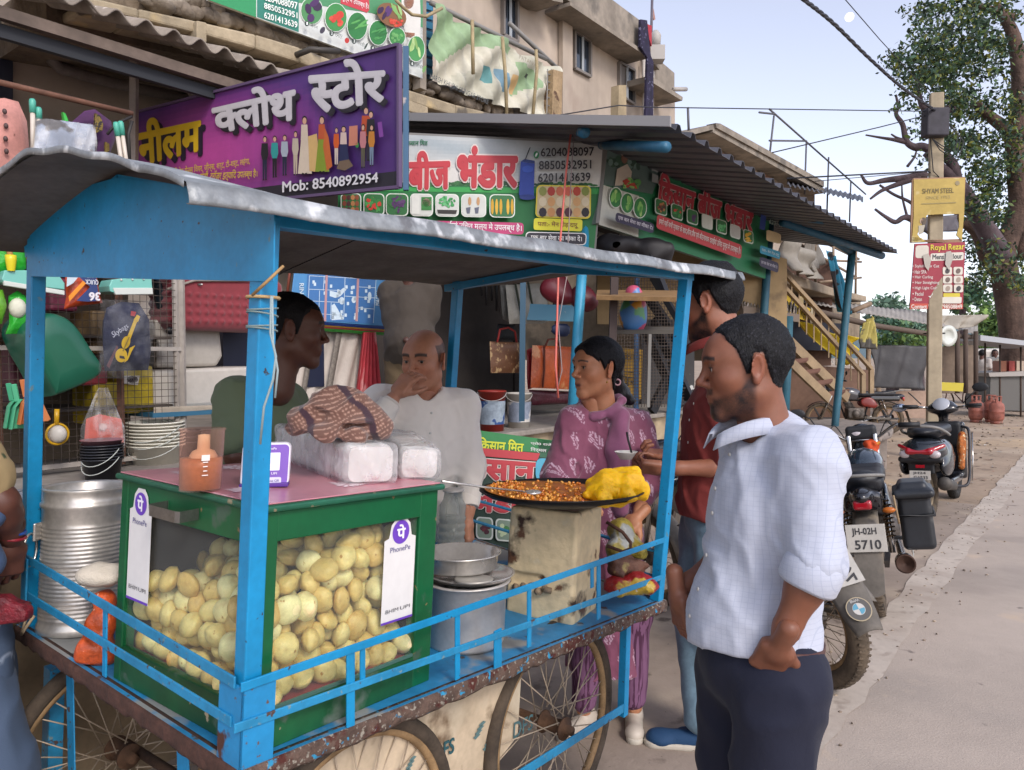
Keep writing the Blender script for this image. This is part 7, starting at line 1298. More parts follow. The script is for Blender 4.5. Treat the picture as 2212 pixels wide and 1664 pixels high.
# bags beside it
s_=SDF();pb_=deckp(205,1440)
s_.ell(list(deckp(205,1435)+CU*.035),(.045,.04,.04)).ell(list(deckp(212,1425)+CU*.085),(.035,.035,.05)).ell(list(deckp(218,1415)+CU*.14),(.03,.03,.035));f1=wob(31,70)
sdfobj('orange_parcel',s_,.005,pm('crinkled_orange','#c9572a',rough=.35,nz=(22,.35),wear=[('#d9a032',9,.62,.02),('#e2b8a2',40,.66,.03)],bump=(60,.8,.006)),None,disp=lambda X,Y,Z:.008*f1(X,Y,Z),origin=pb_,label='crinkled orange plastic parcel squeezed beside the green cabinet');setp(bpy.data.objects['orange_parcel'],None,'parcel')
s_=SDF();s_.ell(list(P(222,1245,1.93)),(.055,.04,.028)).ell(list(P(200,1238,1.93)),(.03,.03,.02));f1=wob(33,90)
sdfobj('white_sack',s_,.005,pm('woven_white','#c9bfae',rough=.8,bump=(200,.8,.003)),None,disp=lambda X,Y,Z:.006*f1(X,Y,Z),label='crumpled off-white woven sack top above the orange parcel');setp(bpy.data.objects['white_sack'],None,'sack')
# aluminium pot with trays
pc=deckp(1004,1388);pr=.112
pot=thing('aluminium_pot','large plain aluminium pot on the deck right of the green cabinet','pot',pc)
m=MB();m.lathe([(0,.001),(pr*.95,.002),(pr,.012),(pr,.175),(pr*1.09,.178),(pr*1.1,.182),(pr*.97,.182)],pc,CU,56);m.build('body',alu,pot)
def tray(nm,label,c,r,h,wd=.0):
 t=thing(nm,label,'steel tray',c);m=MB();m.lathe([(0,.002),(r*.93,.002),(r*.97,.008),(r*1.0,h),(r*1.07,h+.003),(r*1.07,h+.006),(r*.99,h+.005),(r*.92,.006),(0,.005)],c,CU,56);m.build('dish',steel,t);return t
tray('steel_tray','flat wide steel tray lying on the aluminium pot rim',pc+CU*.184+CA*.012,.118,.012);
t2=pc+CU*.20+CA*.0+CBv*.035;tray('steel_tray','deep round steel tray tilted above the flat tray',t2+CU*.006,.112,.045)
m=MB();q0=pc+CU*.2035-CBv*.075;m.lathe([(0,0),(.05,0),(.055,.004),(.05,.007),(0,.006)],q0-CA*.06,(CU+CA*.05),24);o=m.build('flat_spoon',pm('cream_metal','#b5b0a6',rough=.4,metal=.4));setp(o,'pale flat disc ladle lying on the flat steel tray','ladle');
# water jar
jc=deckp(972,1215);t=thing('water_jar','clear ribbed plastic water jar standing behind the green cabinet','water jar',jc);prof=[(.0,.0),(.05,0)];z=.008
while z<.20:prof+=[(.053,z),(.057,z+.012),(.057,z+.02),(.053,z+.028)];z+=.032
prof+=[(.055,.235),(.04,.26),(.037,.29),(.043,.292),(.043,.30)]
m=MB();m.lathe(prof,jc,CU,32);m.build('shell',clearm('jar_plastic','#d7dad6',.25,.12,'#cfd2cf'),t);m=MB();m.lathe([(0,.004),(.048,.004),(.051,.19),(0,.19)],jc,CU,32);m.build('water',clearm('jar_water','#b9bdb6',.35,.1,'#9a9c96'),t)
m=MB();m.lathe([(.043,.292),(.046,.30),(.03,.305),(0,.306)],jc,CU,24);m.build('lid',pm('grey_lid','#a8a39e',rough=.4),t)
# ----- tin can stove with griddle of chickpea curry
k0,kL,kR=deckp(1238,1352),deckp(1088,1322),deckp(1306,1322)
f1_=(kL-k0);f2_=(kR-k0);fw1=f1_.length;f1_.normalize();f2_=CU.cross(f1_)*-1;f2_=f2_ if f2_.dot(kR-k0)>0 else-f2_;fw2=fw1*.95
tinm=pm('scorched_tin','#e2cda4',rough=.5,metal=.05,nz=(6,.2),bump=[(9,.5,.02),(60,.3,.004)],wear=[('#3a2820',6.5,.57,.06),('#6b4a34',14,.62,.06),('#cfc0a0',10,.62,.05)])
stove=thing('tin_stove','dented scorched square tin used as a stove under the griddle','stove',k0+f1_*fw1/2+f2_*fw2/2)
SH=.345;s_=SDF();cc=k0+f1_*fw1/2+f2_*fw2/2;R=np.array([list(f1_),list(f2_),list(CU)]).T
s_.rbox(list(cc+CU*SH/2),(fw1/2-.014,fw2/2-.014,SH/2-.006),.012,0,1,R);s_.ell(list(cc+CU*SH),(.075,.075,.10),.01,-1)
hole=k0+f1_*(fw1*.72)+CU*.118;s_.rbox(list(hole),(.062,.008,.012),.008,.01,-1,R);f1=wob(41,18)
sdfobj('tin_body',s_,.006,tinm,stove,disp=lambda X,Y,Z:.0028*f1(X,Y,Z))
for k in range(7):m=MB();c=k0+f1_*(fw1*(.32+.10*k))+CU*(.098+.01*math.sin(k*2.3))-f2_*.004;m.tube([c,c-f2_*U(.006,.014)+f1_*U(-.02,.02)+CU*.004],U(.008,.012),7);o=m.build('wood_stick',pm('burnt_wood','#94816a',rough=.9,nz=(40,.4)),stove)
gc=cc+CU*(SH+.018)-((k0-cc)*.0);GR=.268
gc=P(1213,1058,2.33*K);
gr=thing('iron_griddle','wide black iron griddle of simmering orange chickpea curry on the tin stove','griddle',gc);ax=CU
iron=pm('black_iron','#1d1918',rough=.45,metal=.5,nz=(16,.3),bump=(40,.3,.004))
m=MB();m.lathe([(0,-.045),(GR*.55,-.04),(GR*.9,-.016),(GR,.0),(GR*1.0,.004),(GR*.985,.004),(GR*.9,-.008),(GR*.6,-.024),(0,-.03)],gc,ax,64);m.build('pan',iron,gr)
m=MB();f9=wob(44,38);m.grid(lambda u,v:gc+CA*(GR*.93*v*math.cos(6.2832*u))+CBv*(GR*.93*v*math.sin(6.2832*u))+CU*(-.006+.004*float(f9(v*math.cos(6.28*u),v*math.sin(6.28*u),0))*(1-v)),72,16);m.build('gravy',pm('gravy','#ad661c',rough=.38,nz=(14,.3),bump=(60,.8,.006),wear=[('#cf8a2c',30,.54,.1),('#5c220b',15,.60,.08)],coat=.12),gr)
pea=MB();pea.sphere((0,0,0),.0072,8,6)
pms=[]
for c in('#d08a2c','#c9781f','#dba04a','#b8611a'):
 q=MB();q.sphere((0,0,0),(.0058,.0053,.0048),8,6);q.sphere((.0045,0,.002),.0025,5,4);pe=q.mesh('chickpea');pe.materials.append(pm('pea_'+c[1:],c,rough=.25,coat=.3));pms.append(pe)
r3=random.Random(8);n_=0
for _ in range(4000):
 if n_>=230:break
 a=r3.uniform(0,6.283);r=GR*.9*math.sqrt(r3.uniform(0,1));pt=gc+CA*(r*math.cos(a))+CBv*(r*math.sin(a))
 d_=pt-EYE;px=CX+FL*d_.dot(RT)/d_.dot(FW);py=CY-FL*d_.dot(UP)/d_.dot(FW)
 dens=1 if py>1062 or px<1130 else.28
 if px>1262 or r3.random()>dens*.8:continue
 o=bpy.data.objects.new('chickpea',r3.choice(pms));COL.objects.link(o);o.parent=gr;o.matrix_local=Matrix.Translation(pt+CU*(-.0045+r3.uniform(-.002,.0035))-gc)@Euler((r3.uniform(0,6),r3.uniform(0,6),0)).to_matrix().to_4x4();n_+=1
s_=SDF();base=P(1325,1072,2.33)
for x,y,d,r in((1300,1066,2.36,.048),(1335,1055,2.40,.06),(1362,1045,2.44,.05),(1345,1030,2.47,.045),(1375,1062,2.42,.035),(1270,1070,2.33,.022),(1310,1075,2.30,.035),(1350,1072,2.34,.035),(1290,1050,2.40,.04),(1320,1040,2.43,.045)):s_.ell(list(P(x,y,d)),(r,r,r*.8),.028)
f1=wob(51,62);f2=wob(52,190)
sdfobj('potato_mash',s_,.004,pm('yellow_mash','#ffc40f',rough=.55,nz=(16,.15),bump=[(70,.6,.005),(200,.4,.002)],wear=[('#efc04a',16,.63,.06),('#b8640c',30,.68,.04)],sss=.2),None,disp=lambda X,Y,Z:.010*f1(X,Y,Z)+.0030*np.abs(f2(X,Y,Z)),origin=base)
setp(bpy.data.objects['potato_mash'],'bright yellow mound of mashed potato and peas on the griddle edge','food')
m=MB();m.tube([P(955,1040,2.05),P(1040,1052,2.2),P(1130,1062,2.35)],.0035,6);m.sphere(P(1150,1064,2.37),(.03,.03,.008));setp(m.build('curry_ladle',steel),'thin steel ladle handle reaching across the griddle rim','ladle')
# sacks at the far right corner of the deck
def sack(nm,label,blobs,mt,seed,h=.006,amp=.01,fr=60):
 s_=SDF()
 for x,y,d,rx,ry,rz in blobs:s_.ell(list(P(x,y,d)),(rx,ry,rz),.03)
 f=wob(seed,fr);f_=wob(seed+1,fr*3.1);o=sdfobj(nm,s_,h,mt,None,disp=lambda X,Y,Z:amp*f(X,Y,Z)+amp*.25*f_(X,Y,Z),origin=P(*blobs[0][:3]));return setp(o,label,'sack')
sack('food_packet','red and gold crinkled food packet at the right end of the cart deck',[(1365,1262,2.63,.08,.05,.035),(1330,1270,2.6,.04,.05,.03),(1405,1268,2.62,.04,.04,.022)],pm('red_packet','#8e1f22',rough=.35,wear=[('#b79a35',6,.54,.03),('#d8cdb8',9,.64,.02)],bump=(50,.9,.008)),61)
sack('brown_sack','brown dusty sack behind the red food packet',[(1340,1222,2.66,.05,.05,.04),(1372,1228,2.68,.04,.04,.03)],pm('brown_sack','#5a3a2c',rough=.7,nz=(20,.4),bump=(50,.8,.008),wear=[('#8a7a4a',12,.6,.05)]),63)
sack('yellow_sack','crumpled yellow and grey plastic bag stuffed behind the tin stove',[(1340,1150,2.75,.05,.05,.05),(1365,1185,2.72,.045,.05,.045),(1330,1190,2.7,.04,.04,.04)],pm('yellow_sack','#9d8d3c',rough=.4,nz=(20,.3),bump=(45,1.,.01),wear=[('#8e908d',9,.52,.05),('#35406a',15,.64,.03)]),65)
m=MB();m.tube([P(1310,1128,2.62),P(1345,1150,2.6),P(1362,1172,2.59),P(1362,1186,2.59),P(1345,1192,2.6),P(1312,1180,2.62)],.006,7);setp(m.build('gas_hose',rust),'bent brown iron hook sticking out beside the tin stove','hook')
m=MB();f=wob(70,120)
# ===== two-wheelers
tyb=pm('tyre_black','#242220',rough=.85,nz=(9,.3),bump=(60,.6,.004));tyd=pm('tyre_mud','#5a4e40',rough=.95,nz=(12,.35),bump=(70,.7,.004),wear=[('#2a2724',9,.55,.08)]);chrome=pm('chrome','#b5b3b0',rough=.18,metal=1.);blk=pm('black_gloss','#14151a',rough=.2,coat=.6,nz=(4,.2));blkm=pm('black_matt','#1e1f22',rough=.55,nz=(9,.3));dust=pm('dusty_grey_plastic','#6a645c',rough=.75,nz=(6,.25),wear=[('#8d8170',5,.55,.1)]);engm=pm('engine_metal','#57504a',rough=.5,metal=.5,nz=(14,.4),bump=(30,.6,.01));brz=pm('spring_brass','#7d6548',rough=.4,metal=.7)
redl=pm('red_lens','#a01222',rough=.12,coat=.8);clrl=pm('clear_lens','#b9b0b2',rough=.1,coat=.8);amb=pm('amber_lens','#b0601a',rough=.2)
plm=pm('plate_white','#bdb9b0',rough=.5,nz=(9,.1))
def veh(nm,lab,cat,p,q,lean=0):
 d=(q-p);az=math.atan2(d.y,d.x);return thing(nm,lab,cat,p,rot=(Matrix.Rotation(az,3,'Z')@Matrix.Rotation(lean,3,'X')))
def wheel(par,x,R,w,nm='wheel',spokes=0,tm=None,disc=0,rimc=None):
 c=Vector((x,0,R));m=MB();ring=lambda r:[c+Vector((math.cos(a)*r,0,math.sin(a)*r))for a in[2*math.pi*k/40 for k in range(40)]]
 m.tube(ring(R-w*.52),w*.52,12,closed=True)
 for k in range(60):
  a=2*math.pi*k/60;e=Vector((math.cos(a),0,math.sin(a)));t=Vector((-math.sin(a),0,math.cos(a)))
  for y0,y1 in((-.42,-.08),(.08,.42)):q=c+e*(R-.002);m.bar(q+Vector((0,y0*w,0))-e*abs(y0)*w*.25+t*.006,q+Vector((0,y1*w,0))-e*abs(y1)*w*.25-t*.006,.010,.007,up=e)
 wo_=m.build(nm,tm or tyd,par,local=True);m=MB();m.tube(ring(R-w*1.05),w*.22,8,closed=True);m.build('rim',rimc or rimm,wo_,local=True)
 m=MB();m.lathe([(0,-.05),(.035,-.05),(.05,-.035),(.05,.035),(.035,.05),(0,.05)],c,(0,1,0),18);m.build('hub',engm,wo_,local=True)
 if disc:m=MB();m.lathe([(.0,-.02),(R-w*1.15,-.012),(R-w*1.15,.012),(0,.02)],c,(0,1,0),28);m.build('rim_disc',rimc or dust,wo_,local=True)
 for k in range(spokes):
  a=2*math.pi*k/spokes;sg=1 if k%2 else-1;b=a+.5*(1 if(k//2)%2 else-1);m=MB()
  if spokes>8:m.tube([c+Vector((math.cos(b)*.045,sg*.03,math.sin(b)*.045)),c+Vector((math.cos(a)*(R-w*1.05),0,math.sin(a)*(R-w*1.05)))],.0022,4)
  else:m.bar(c+Vector((math.cos(a)*.04,0,math.sin(a)*.04)),c+Vector((math.cos(a)*(R-w),0,math.sin(a)*(R-w))),.03,.035,up=(0,1,0))
  m.build('spoke',blkm if spokes<=8 else spk,wo_,local=True)
 return wo_
def lo(par,nm,mt,fn,**k):m=MB();fn(m);return m.build(nm,mt,par,local=True,**k)
def so(par,nm,mt,fn,h=.012,disp=None,**k):s=SDF();fn(s);return sdfobj(nm,s,h,mt,par,local=True,disp=disp,**k)
def plate(par,O,ux,uy,w,h,l1,l2,c='#3c3b3c'):
 n=ux.cross(uy).normalized();m=MB();m.prism([O+ux*(x*w)+uy*(y*h)for x,y in((-.5,-.5),(.5,-.5),(.5,.5),(-.5,.5))],-n*.003);p=m.build('number_plate',plm,par,local=True,bevel=.002);m=MB();txt3(m,l1,O+ux*(-.34*w)+uy*(.06*h)+n*.0015,ux,uy,.62*w,.32*h,c,.02);txt3(m,l2,O+ux*(-.30*w)+uy*(-.40*h)+n*.0015,ux,uy,.66*w,.34*h,c,.02);m.build('number',pm('print',vc=True),p,local=True);return p
V_=Vector
def motorcycle(nm,lab,p,q,tank,seatc=None,box=False,l1=None,l2=None,mud=None,lean=.10,acc=None,vis='#1a1e28',spokes=36,wheelm=None,rimc=None,low=False,lens=True,flap=True,bare=False):
 r=veh(nm,lab,'motorcycle',p,q,lean);wb=(q-p).length;R=.30
 wheel(r,0,R,.085,spokes=spokes,tm=wheelm,rimc=rimc);wheel(r,wb,R,.075,spokes=spokes,tm=wheelm,rimc=rimc)
 sc=wb/1.26;X=lambda x:x*sc;hh=.016 if low else.010
 so(r,'fuel_tank',tank,lambda s:s.ell((X(.74),0,.80),(.23,.125,.11),.03).ell((X(.62),0,.76),(.15,.09,.08),.05).rbox((X(.74),0,.72),(.12,.06,.03),.03,.05),hh)
 so(r,'seat',pm('seat_vinyl','#1a1c22',rough=.45,bump=(90,.2,.002)),lambda s:s.rbox((X(.20),0,.785),(.28,.085,.012),.035,.04).rbox((X(.46),0,.765),(.10,.075,.010),.03,.06).ell((X(-.05),0,.82),(.10,.08,.04),.06),hh)
 if not bare:so(r,'tail_cowl',blk,lambda s:s.rbox((X(.08),0,.70),(.26,.075,.03),.025,.03).ell((X(-.20),0,.74),(.12,.06,.05),.04),hh)
 for y in(-1,1):so(r,'side_panel',acc or tank,lambda s:s.ell((X(.40),y*.115,.62),(.14,.02,.10),.01).ell((X(.30),y*.115,.56),(.08,.02,.06),.04),hh)
 so(r,'engine',engm,lambda s:s.rbox((X(.62),0,.40),(.13,.10,.08),.03,.02).cap((X(.66),0,.45),(X(.76),0,.62),.075,.07,.03).ell((X(.62),-.13,.38),(.08,.04,.08),.02).ell((X(.62),.13,.38),(.08,.04,.08),.02),.012)
 for k in range(5):lo(r,'cooling_fin',engm,lambda m:m.box((X(.71)+.012*k,0,.50+.026*k),(.18,.19,.007)))
 for a,b in(((X(.98),0,.90),(X(.70),0,.60)),((X(.70),0,.66),(X(.20),0,.66)),((X(.96),0,.80),(X(.80),0,.32)),((X(.80),0,.30),(X(.45),0,.28)),((X(.45),0,.28),(X(.35),0,.64))):lo(r,'frame_tube',blkm,lambda m:m.tube([a,b],.018,8))
 for y in(-1,1):
  lo(r,'swing_arm',dust,lambda m:m.bar((X(.42),y*.09,.32),(0,y*.075,R),.025,.04));lo(r,'shock_body',chrome,lambda m:m.tube([(.03,y*.115,.36),(X(.14),y*.115,.66)],.016,8))
  m=MB();m.tube([Vector((.03,y*.115,.36)).lerp(Vector((X(.14),y*.115,.66)),.25+.7*k/60)+Vector((.9*math.cos(k*.9),math.sin(k*.9),-.35*math.cos(k*.9)))*.027 for k in range(61)],.0055,5);m.build('shock_spring',brz,r,local=True)
  lo(r,'fork',chrome,lambda m:m.tube([(wb,y*.085,R),(X(.96),y*.085,.98)],.018,8));lo(r,'foot_peg',blkm,lambda m:m.bar((X(.45),y*.12,.36),(X(.45),y*.24,.35),.03,.02))
 lo(r,'muffler',chrome,lambda m:m.tube([(X(.72),-.14,.30),(X(.45),-.16,.24),(X(.20),-.165,.27),(X(.02),-.17,.31),(X(-.14),-.175,.335)],[.02,.025,.048,.052,.050],16));lo(r,'muffler_cap',pm('rusty_cap','#4a352b',rough=.7,metal=.5,nz=(20,.3)),lambda m:m.lathe([(.053,-.01),(.053,.012),(.044,.014),(.040,.006),(.016,.004),(.012,-.002),(0,-.004)],(X(-.145),-.175,.336),(-1,-.03,.14),26))
 lo(r,'heat_shield',chrome,lambda m:m.bar((X(.42),-.215,.30),(X(.12),-.222,.34),.005,.05))
 gh=1.0;bars=[(X(.88),.33,gh+.02),(X(.90),.22,gh+.03),(X(.98),.10,gh-.05),(X(.98),0,gh-.06),(X(.98),-.10,gh-.05),(X(.90),-.22,gh+.03),(X(.88),-.33,gh+.02)]
 lo(r,'handlebar',chrome,lambda m:m.tube(cr_([V_(b)for b in bars],5),.011,8))
 for y in(-1,1):lo(r,'grip',blkm,lambda m:m.tube([(X(.885),y*.24,gh+.03),(X(.875),y*.37,gh+.02)],.018,10));lo(r,'lever',chrome,lambda m:m.tube([(X(.93),y*.22,gh+.02),(X(.96),y*.34,gh+.02)],.005,6));lo(r,'cable',blkm,lambda m:m.tube(cr_([V_((X(.93),y*.2,gh+.03)),V_((X(1.08),y*.16,gh+.04)),V_((X(1.06),y*.08,.86)),V_((X(.96),y*.05,.70))],6),.004,5))
 lo(r,'mirror_stem',blkm,lambda m:m.tube([(X(.89),.26,gh+.03),(X(.87),.31,gh+.13),(X(.88),.36,gh+.16)],.005,6));so(r,'mirror',blkm,lambda s:s.ell((X(.88),.40,gh+.17),(.012,.065,.04),.01),.008)
 so(r,'headlight_cowl',pm('cowl'+vis[1:],vis,rough=.25,coat=.5),lambda s:s.ell((X(1.10),0,.88),(.09,.10,.11),.02).ell((X(1.06),0,.99),(.06,.085,.06),.04),hh);lo(r,'headlight',clrl,lambda m:m.lathe([(0,.03),(.05,.02),(.07,0)],(X(1.17),0,.87),(1,0,0),20));so(r,'instrument',blkm,lambda s:s.rbox((X(1.00),0,.99),(.02,.08,.03),.02,.01),.01);lo(r,'dial',clrl,lambda m:m.lathe([(0,.004),(.03,.002),(.032,0)],(X(.965),.03,1.005),(-1,0,.4),18))
 lo(r,'front_mudguard',mud or blk,lambda m:m.grid(lambda u,v:V_((wb+(R+.03)*math.cos(2.9-2.2*u),(v-.5)*.11,R+(R+.03)*math.sin(2.9-2.2*u)-.015*abs(2*v-1)**2)),16,6),solid=.004)
 lo(r,'rear_mudguard',mud or dust,lambda m:m.grid(lambda u,v:V_(((R+.045)*math.cos(1.2+1.35*u)-.05*max(0,u-.6),(v-.5)*(.13+.01*u),R+(R+.045)*math.sin(1.2+1.35*u)-.02*abs(2*v-1)**2)),16,6),solid=.004)
 if flap:lo(r,'mud_flap',mud or dust,lambda m:m.prism([(-.335,-.075,.46),(-.335,.075,.46),(-.40,.060,.24),(-.405,.02,.222),(-.405,-.02,.222),(-.40,-.060,.24)],(-.006,0,0)),bevel=.002)
 if lens:so(r,'tail_light',redl,lambda s:s.rbox((X(-.28),0,.70),(.010,.036,.014),.013,.01),.008)
 for y in(-1,1)if not bare else():so(r,'indicator',amb,lambda s:s.ell((X(-.25),y*.13,.66),(.02,.035,.018),.01),.008)
 if l1:plate(r,V_((-.350,0,.53)),V_((0,-1,0)),V_((.12,0,.99)),.20,.15,l1,l2)
 if not bare:lo(r,'grab_rail',pm('grey_bar','#7c7a76'),lambda m:m.tube(cr_([V_(b)for b in((X(.15),.11,.79),(X(-.15),.12,.84),(X(-.26),.06,.86),(X(-.26),-.06,.86),(X(-.15),-.12,.84),(X(.15),-.11,.79))],5),.010,7))
 lo(r,'side_stand',blkm,lambda m:m.tube([(X(.48),.12,.28),(X(.50),.26,.02)],.011,6))
 if box:
  so(r,'side_box',pm('box_black','#26292e',rough=.4,nz=(5,.3),wear=[('#565654',7,.6,.1)]),lambda s:s.rbox((X(.02),-.26,.56),(.085,.055,.135),.03,.01).rbox((X(.02),-.26,.715),(.125,.085,.002),.022,.01).rbox((X(.02),-.26,.75),(.08,.05,.005),.025,.03),.008)
  lo(r,'box_strap',blkm,lambda m:m.tube([(X(.02)+sx*.128,-.26+sy*.092,.595)for sx,sy in((1,1),(1,-1),(-1,-1),(-1,1))],.009,6,closed=True));lo(r,'box_hook',pm('cream_rail','#9a8466'),lambda m:m.tube([(X(-.13),-.16,.72),(X(-.14),-.17,.56)],.007,6))
 return r
blt=pm('blue_black_tank','#27333f',rough=.18,coat=.8,nz=(4,.2),wear=[('#5d6f80',3,.6,.1)])
pA_=onz(1900,1332);dA=A(26)
b1=motorcycle('parked_motorcycle','black motorcycle with a black side box and orange cloth on its handlebar',pA_+dA*.02,pA_+dA*1.27,blt,lean=-.14,box=True,l1='JH-02H',l2='5710',mud=dust,wheelm=tyd)
s=SDF();cM=b1.matrix_world@Vector((.98,-.06,.90));s.ell(list(cM),(.06,.04,.04),.02).ell(list(cM-ZV*.06),(.04,.04,.05),.03);w_=wob(12,90);o=sdfobj('orange_cloth',s,.006,pm('orange_rag','#c9481a',rough=.8,nz=(30,.2),wear=[('#d9a03a',20,.6,.03)]),None,disp=lambda X,Y,Z:.008*w_(X,Y,Z),origin=cM);setp(o,'orange cloth tied at the handlebar of the black motorcycle','cloth')
pB_=onz(1768,1478);dB=Vector((math.sin(-.42),math.cos(-.42),0))
b2_=motorcycle('parked_motorcycle','black motorcycle standing half hidden behind the man in the checked shirt',pB_,pB_+dB*1.26,pm('red_black_tank','#1d1114',rough=.2,coat=.7),l1=None,mud=dust,wheelm=tyd,lean=-.14,lens=False,flap=False,bare=True,acc=pm('dark_red_panel','#4a0f16',rough=.25))
# long rear mudguard with plate and round emblem
def onB(x,y,z):return b2_.matrix_world@Vector((x,y,z))
g0,g1=P(1795,1215,3.25),P(1876,1362,3.02);sd_=Vector((.75,.2,.55)).normalized();ax_=(g1-g0).normalized();sd_=(sd_-ax_*sd_.dot(ax_)).normalized();nn_=ax_.cross(sd_).normalized();nn_=nn_ if nn_.dot(EYE-g0)>0 else-nn_
m=MB();Lg=(g1-g0).length;m.grid(lambda u,v:g0+ax_*(Lg*u*1.05)+sd_*((v-.5)*(.15-.05*u**3))+nn_*(.030*(1-(2*v-1)**2)),14,10);m.build('long_mudguard',dust,b2_,solid=.006)
c_=g0+ax_*(Lg*.76)+nn_*.036;m=MB()
def disc(r0,c,h,a0=0,a1=2*math.pi,n=28):m.col(c);m.add([c_+nn_*h]+[c_+nn_*h+(sd_*math.cos(a0+(a1-a0)*k/n)*.92+ax_*math.sin(a0+(a1-a0)*k/n))*r0 for k in range(n+1)],[(0,k+1,k+2)for k in range(n)])
disc(.052,'#b7a88a',0);disc(.048,'#5f5d5a',.0008);disc(.026,'#c9c6c0',.0016);disc(.024,'#5f9fb8',.0022,0,math.pi/2,8);disc(.024,'#5f9fb8',.0022,math.pi,1.5*math.pi,8);txt3(m,'BMW',c_-ax_*.043-sd_*.018+nn_*.002,sd_,ax_,.036,.012,'#c9c6c0',.01);m.build('round_emblem',pm('print',vc=True),b2_)
pl_=g0+ax_*(Lg*.12)+nn_*.04;m=MB();m.prism([pl_+sd_*x+ax_*y for x,y in((-.07,-.13),(.08,-.13),(.08,.10),(-.07,.10))],-nn_*.003);m.build('number_plate',plm,b2_);m=MB();uy_=-sd_;txt3(m,'7633',pl_+ax_*.09+sd_*.060-sd_*.05+nn_*.002,-ax_*.4+sd_*.0-ax_*.6,sd_,.14,.045,'#3c3b3c',.02);m.build('number',pm('print',vc=True),b2_)
pC2=onz(1918,938);dC=(onz(1768,936)-pC2).normalized();motorcycle('parked_motorcycle','grey and red motorcycle parked side on behind the dark teal post',pC2,pC2+dC*1.26,pm('grey_tank','#4a4a4e',rough=.2,coat=.7),low=True,acc=pm('red_panel','#7d2a24',rough=.3),vis='#2a2c33',spokes=6,lean=.08)
# black scooter seen from behind
pS=onz(2008,1116);dS_=A(40);sc_o=veh('parked_scooter','black scooter seen from behind with red tail light and number plate','scooter',pS,pS+dS_,-.07);R=.24
wheel(sc_o,0,R,.10,tm=tyd,disc=1,rimc=pm('tan_rim','#8f8068',rough=.7));wheel(sc_o,1.22,R,.09,tm=tyb,disc=1)
so(sc_o,'tail_body',pm('scooter_black','#1d2229',rough=.22,coat=.7,nz=(3,.15)),lambda s:s.ell((.12,0,.62),(.36,.20,.14),.04).ell((-.12,0,.64),(.18,.19,.12),.05).ell((.42,0,.52),(.18,.17,.16),.06).ell((.02,.17,.50),(.22,.05,.11),.05).ell((.02,-.17,.50),(.22,.05,.11),.05).ell((0,0,.30),(.30,.13,.17),.04,-1),.010)
so(sc_o,'seat',pm('seat_vinyl','#1a1c22'),lambda s:s.rbox((.22,0,.80),(.26,.10,.012),.04,.05).ell((-.06,0,.81),(.14,.11,.045),.06),.010)
lo(sc_o,'grab_rail',pm('grey_bar','#7c7a76'),lambda m:m.tube(cr_([V_(b)for b in((.20,.17,.76),(-.05,.18,.81),(-.22,.14,.86),(-.26,0,.875),(-.22,-.14,.86),(-.05,-.18,.81),(.20,-.17,.76))],6),.014,8))
so(sc_o,'tail_light',redl,lambda s:s.cap((-.275,-.09,.64),(-.275,.09,.64),.028,.028,.01).cap((-.27,.09,.65),(-.18,.185,.69),.026,.018,.02).cap((-.27,-.09,.65),(-.18,-.185,.69),.026,.018,.02),.007)
for y in(-1,1):so(sc_o,'indicator_lens',clrl,lambda s:s.ell((-.255,y*.125,.615),(.035,.05,.038),.01),.007)
so(sc_o,'lower_bumper',blkm,lambda s:s.cap((-.235,-.16,.565),(-.235,.16,.565),.030,.030,.01).rbox((-.21,0,.50),(.01,.10,.06),.01,.03),.009);lo(sc_o,'reflector',redl,lambda m:m.box((-.262,0,.505),(.008,.075,.028)))
plate(sc_o,V_((-.285,0,.425)),V_((0,-1,0)),V_((.10,0,1)).normalized(),.175,.085,'JH24','G1233');so(sc_o,'mudguard',dust,lambda s:s.rbox((-.262,0,.33),(.006,.055,.05),.02,.01,1),.008)
so(sc_o,'muffler',pm('muffler_grey','#4f4b46',rough=.6,metal=.3,nz=(9,.3)),lambda s:s.cap((-.14,-.17,.33),(.25,-.165,.27),.055,.045,.02).ell((-.16,-.175,.34),(.04,.062,.062),.02),.009);so(sc_o,'engine',engm,lambda s:s.rbox((.10,.10,.27),(.15,.03,.06),.03,.02),.012)
so(sc_o,'leg_shield',blk,lambda s:s.rbox((.88,0,.55),(.015,.16,.26),.03,.03).cap((.86,0,.60),(1.0,0,.30),.05,.05,.04).rbox((.62,0,.28),(.20,.12,.01),.03,.03),.012)
so(sc_o,'glove_panel',blkm,lambda s:s.rbox((.84,0,.72),(.01,.13,.10),.03,.02),.012);so(sc_o,'handle_cowl',blk,lambda s:s.ell((.86,0,.98),(.10,.15,.065),.03).ell((.90,0,1.02),(.07,.10,.05),.04).cap((.87,0,.93),(.90,0,.72),.045,.05,.04),.010)
lo(sc_o,'dial',pm('dial_glass','#a3a6ac',rough=.15,coat=.6),lambda m:m.lathe([(0,.004),(.075,.002),(.08,-.006)],(.795,0,1.035),(-.75,0,.66),26)).scale=(1,1,1)
for y in(-1,1):lo(sc_o,'handlebar',chrome,lambda m:m.tube([(.85,y*.12,.99),(.80,y*.24,1.01)],.011,7));lo(sc_o,'grip',blkm,lambda m:m.tube([(.81,y*.22,1.01),(.775,y*.36,1.015)],.018,9));lo(sc_o,'lever',blkm,lambda m:m.tube([(.88,y*.2,.99),(.86,y*.34,.985)],.006,5));lo(sc_o,'mirror_stem',blkm,lambda m:m.tube([(.83,y*.19,1.03),(.84,y*.27,1.12),(.84,y*.31,1.16)],.006,6))
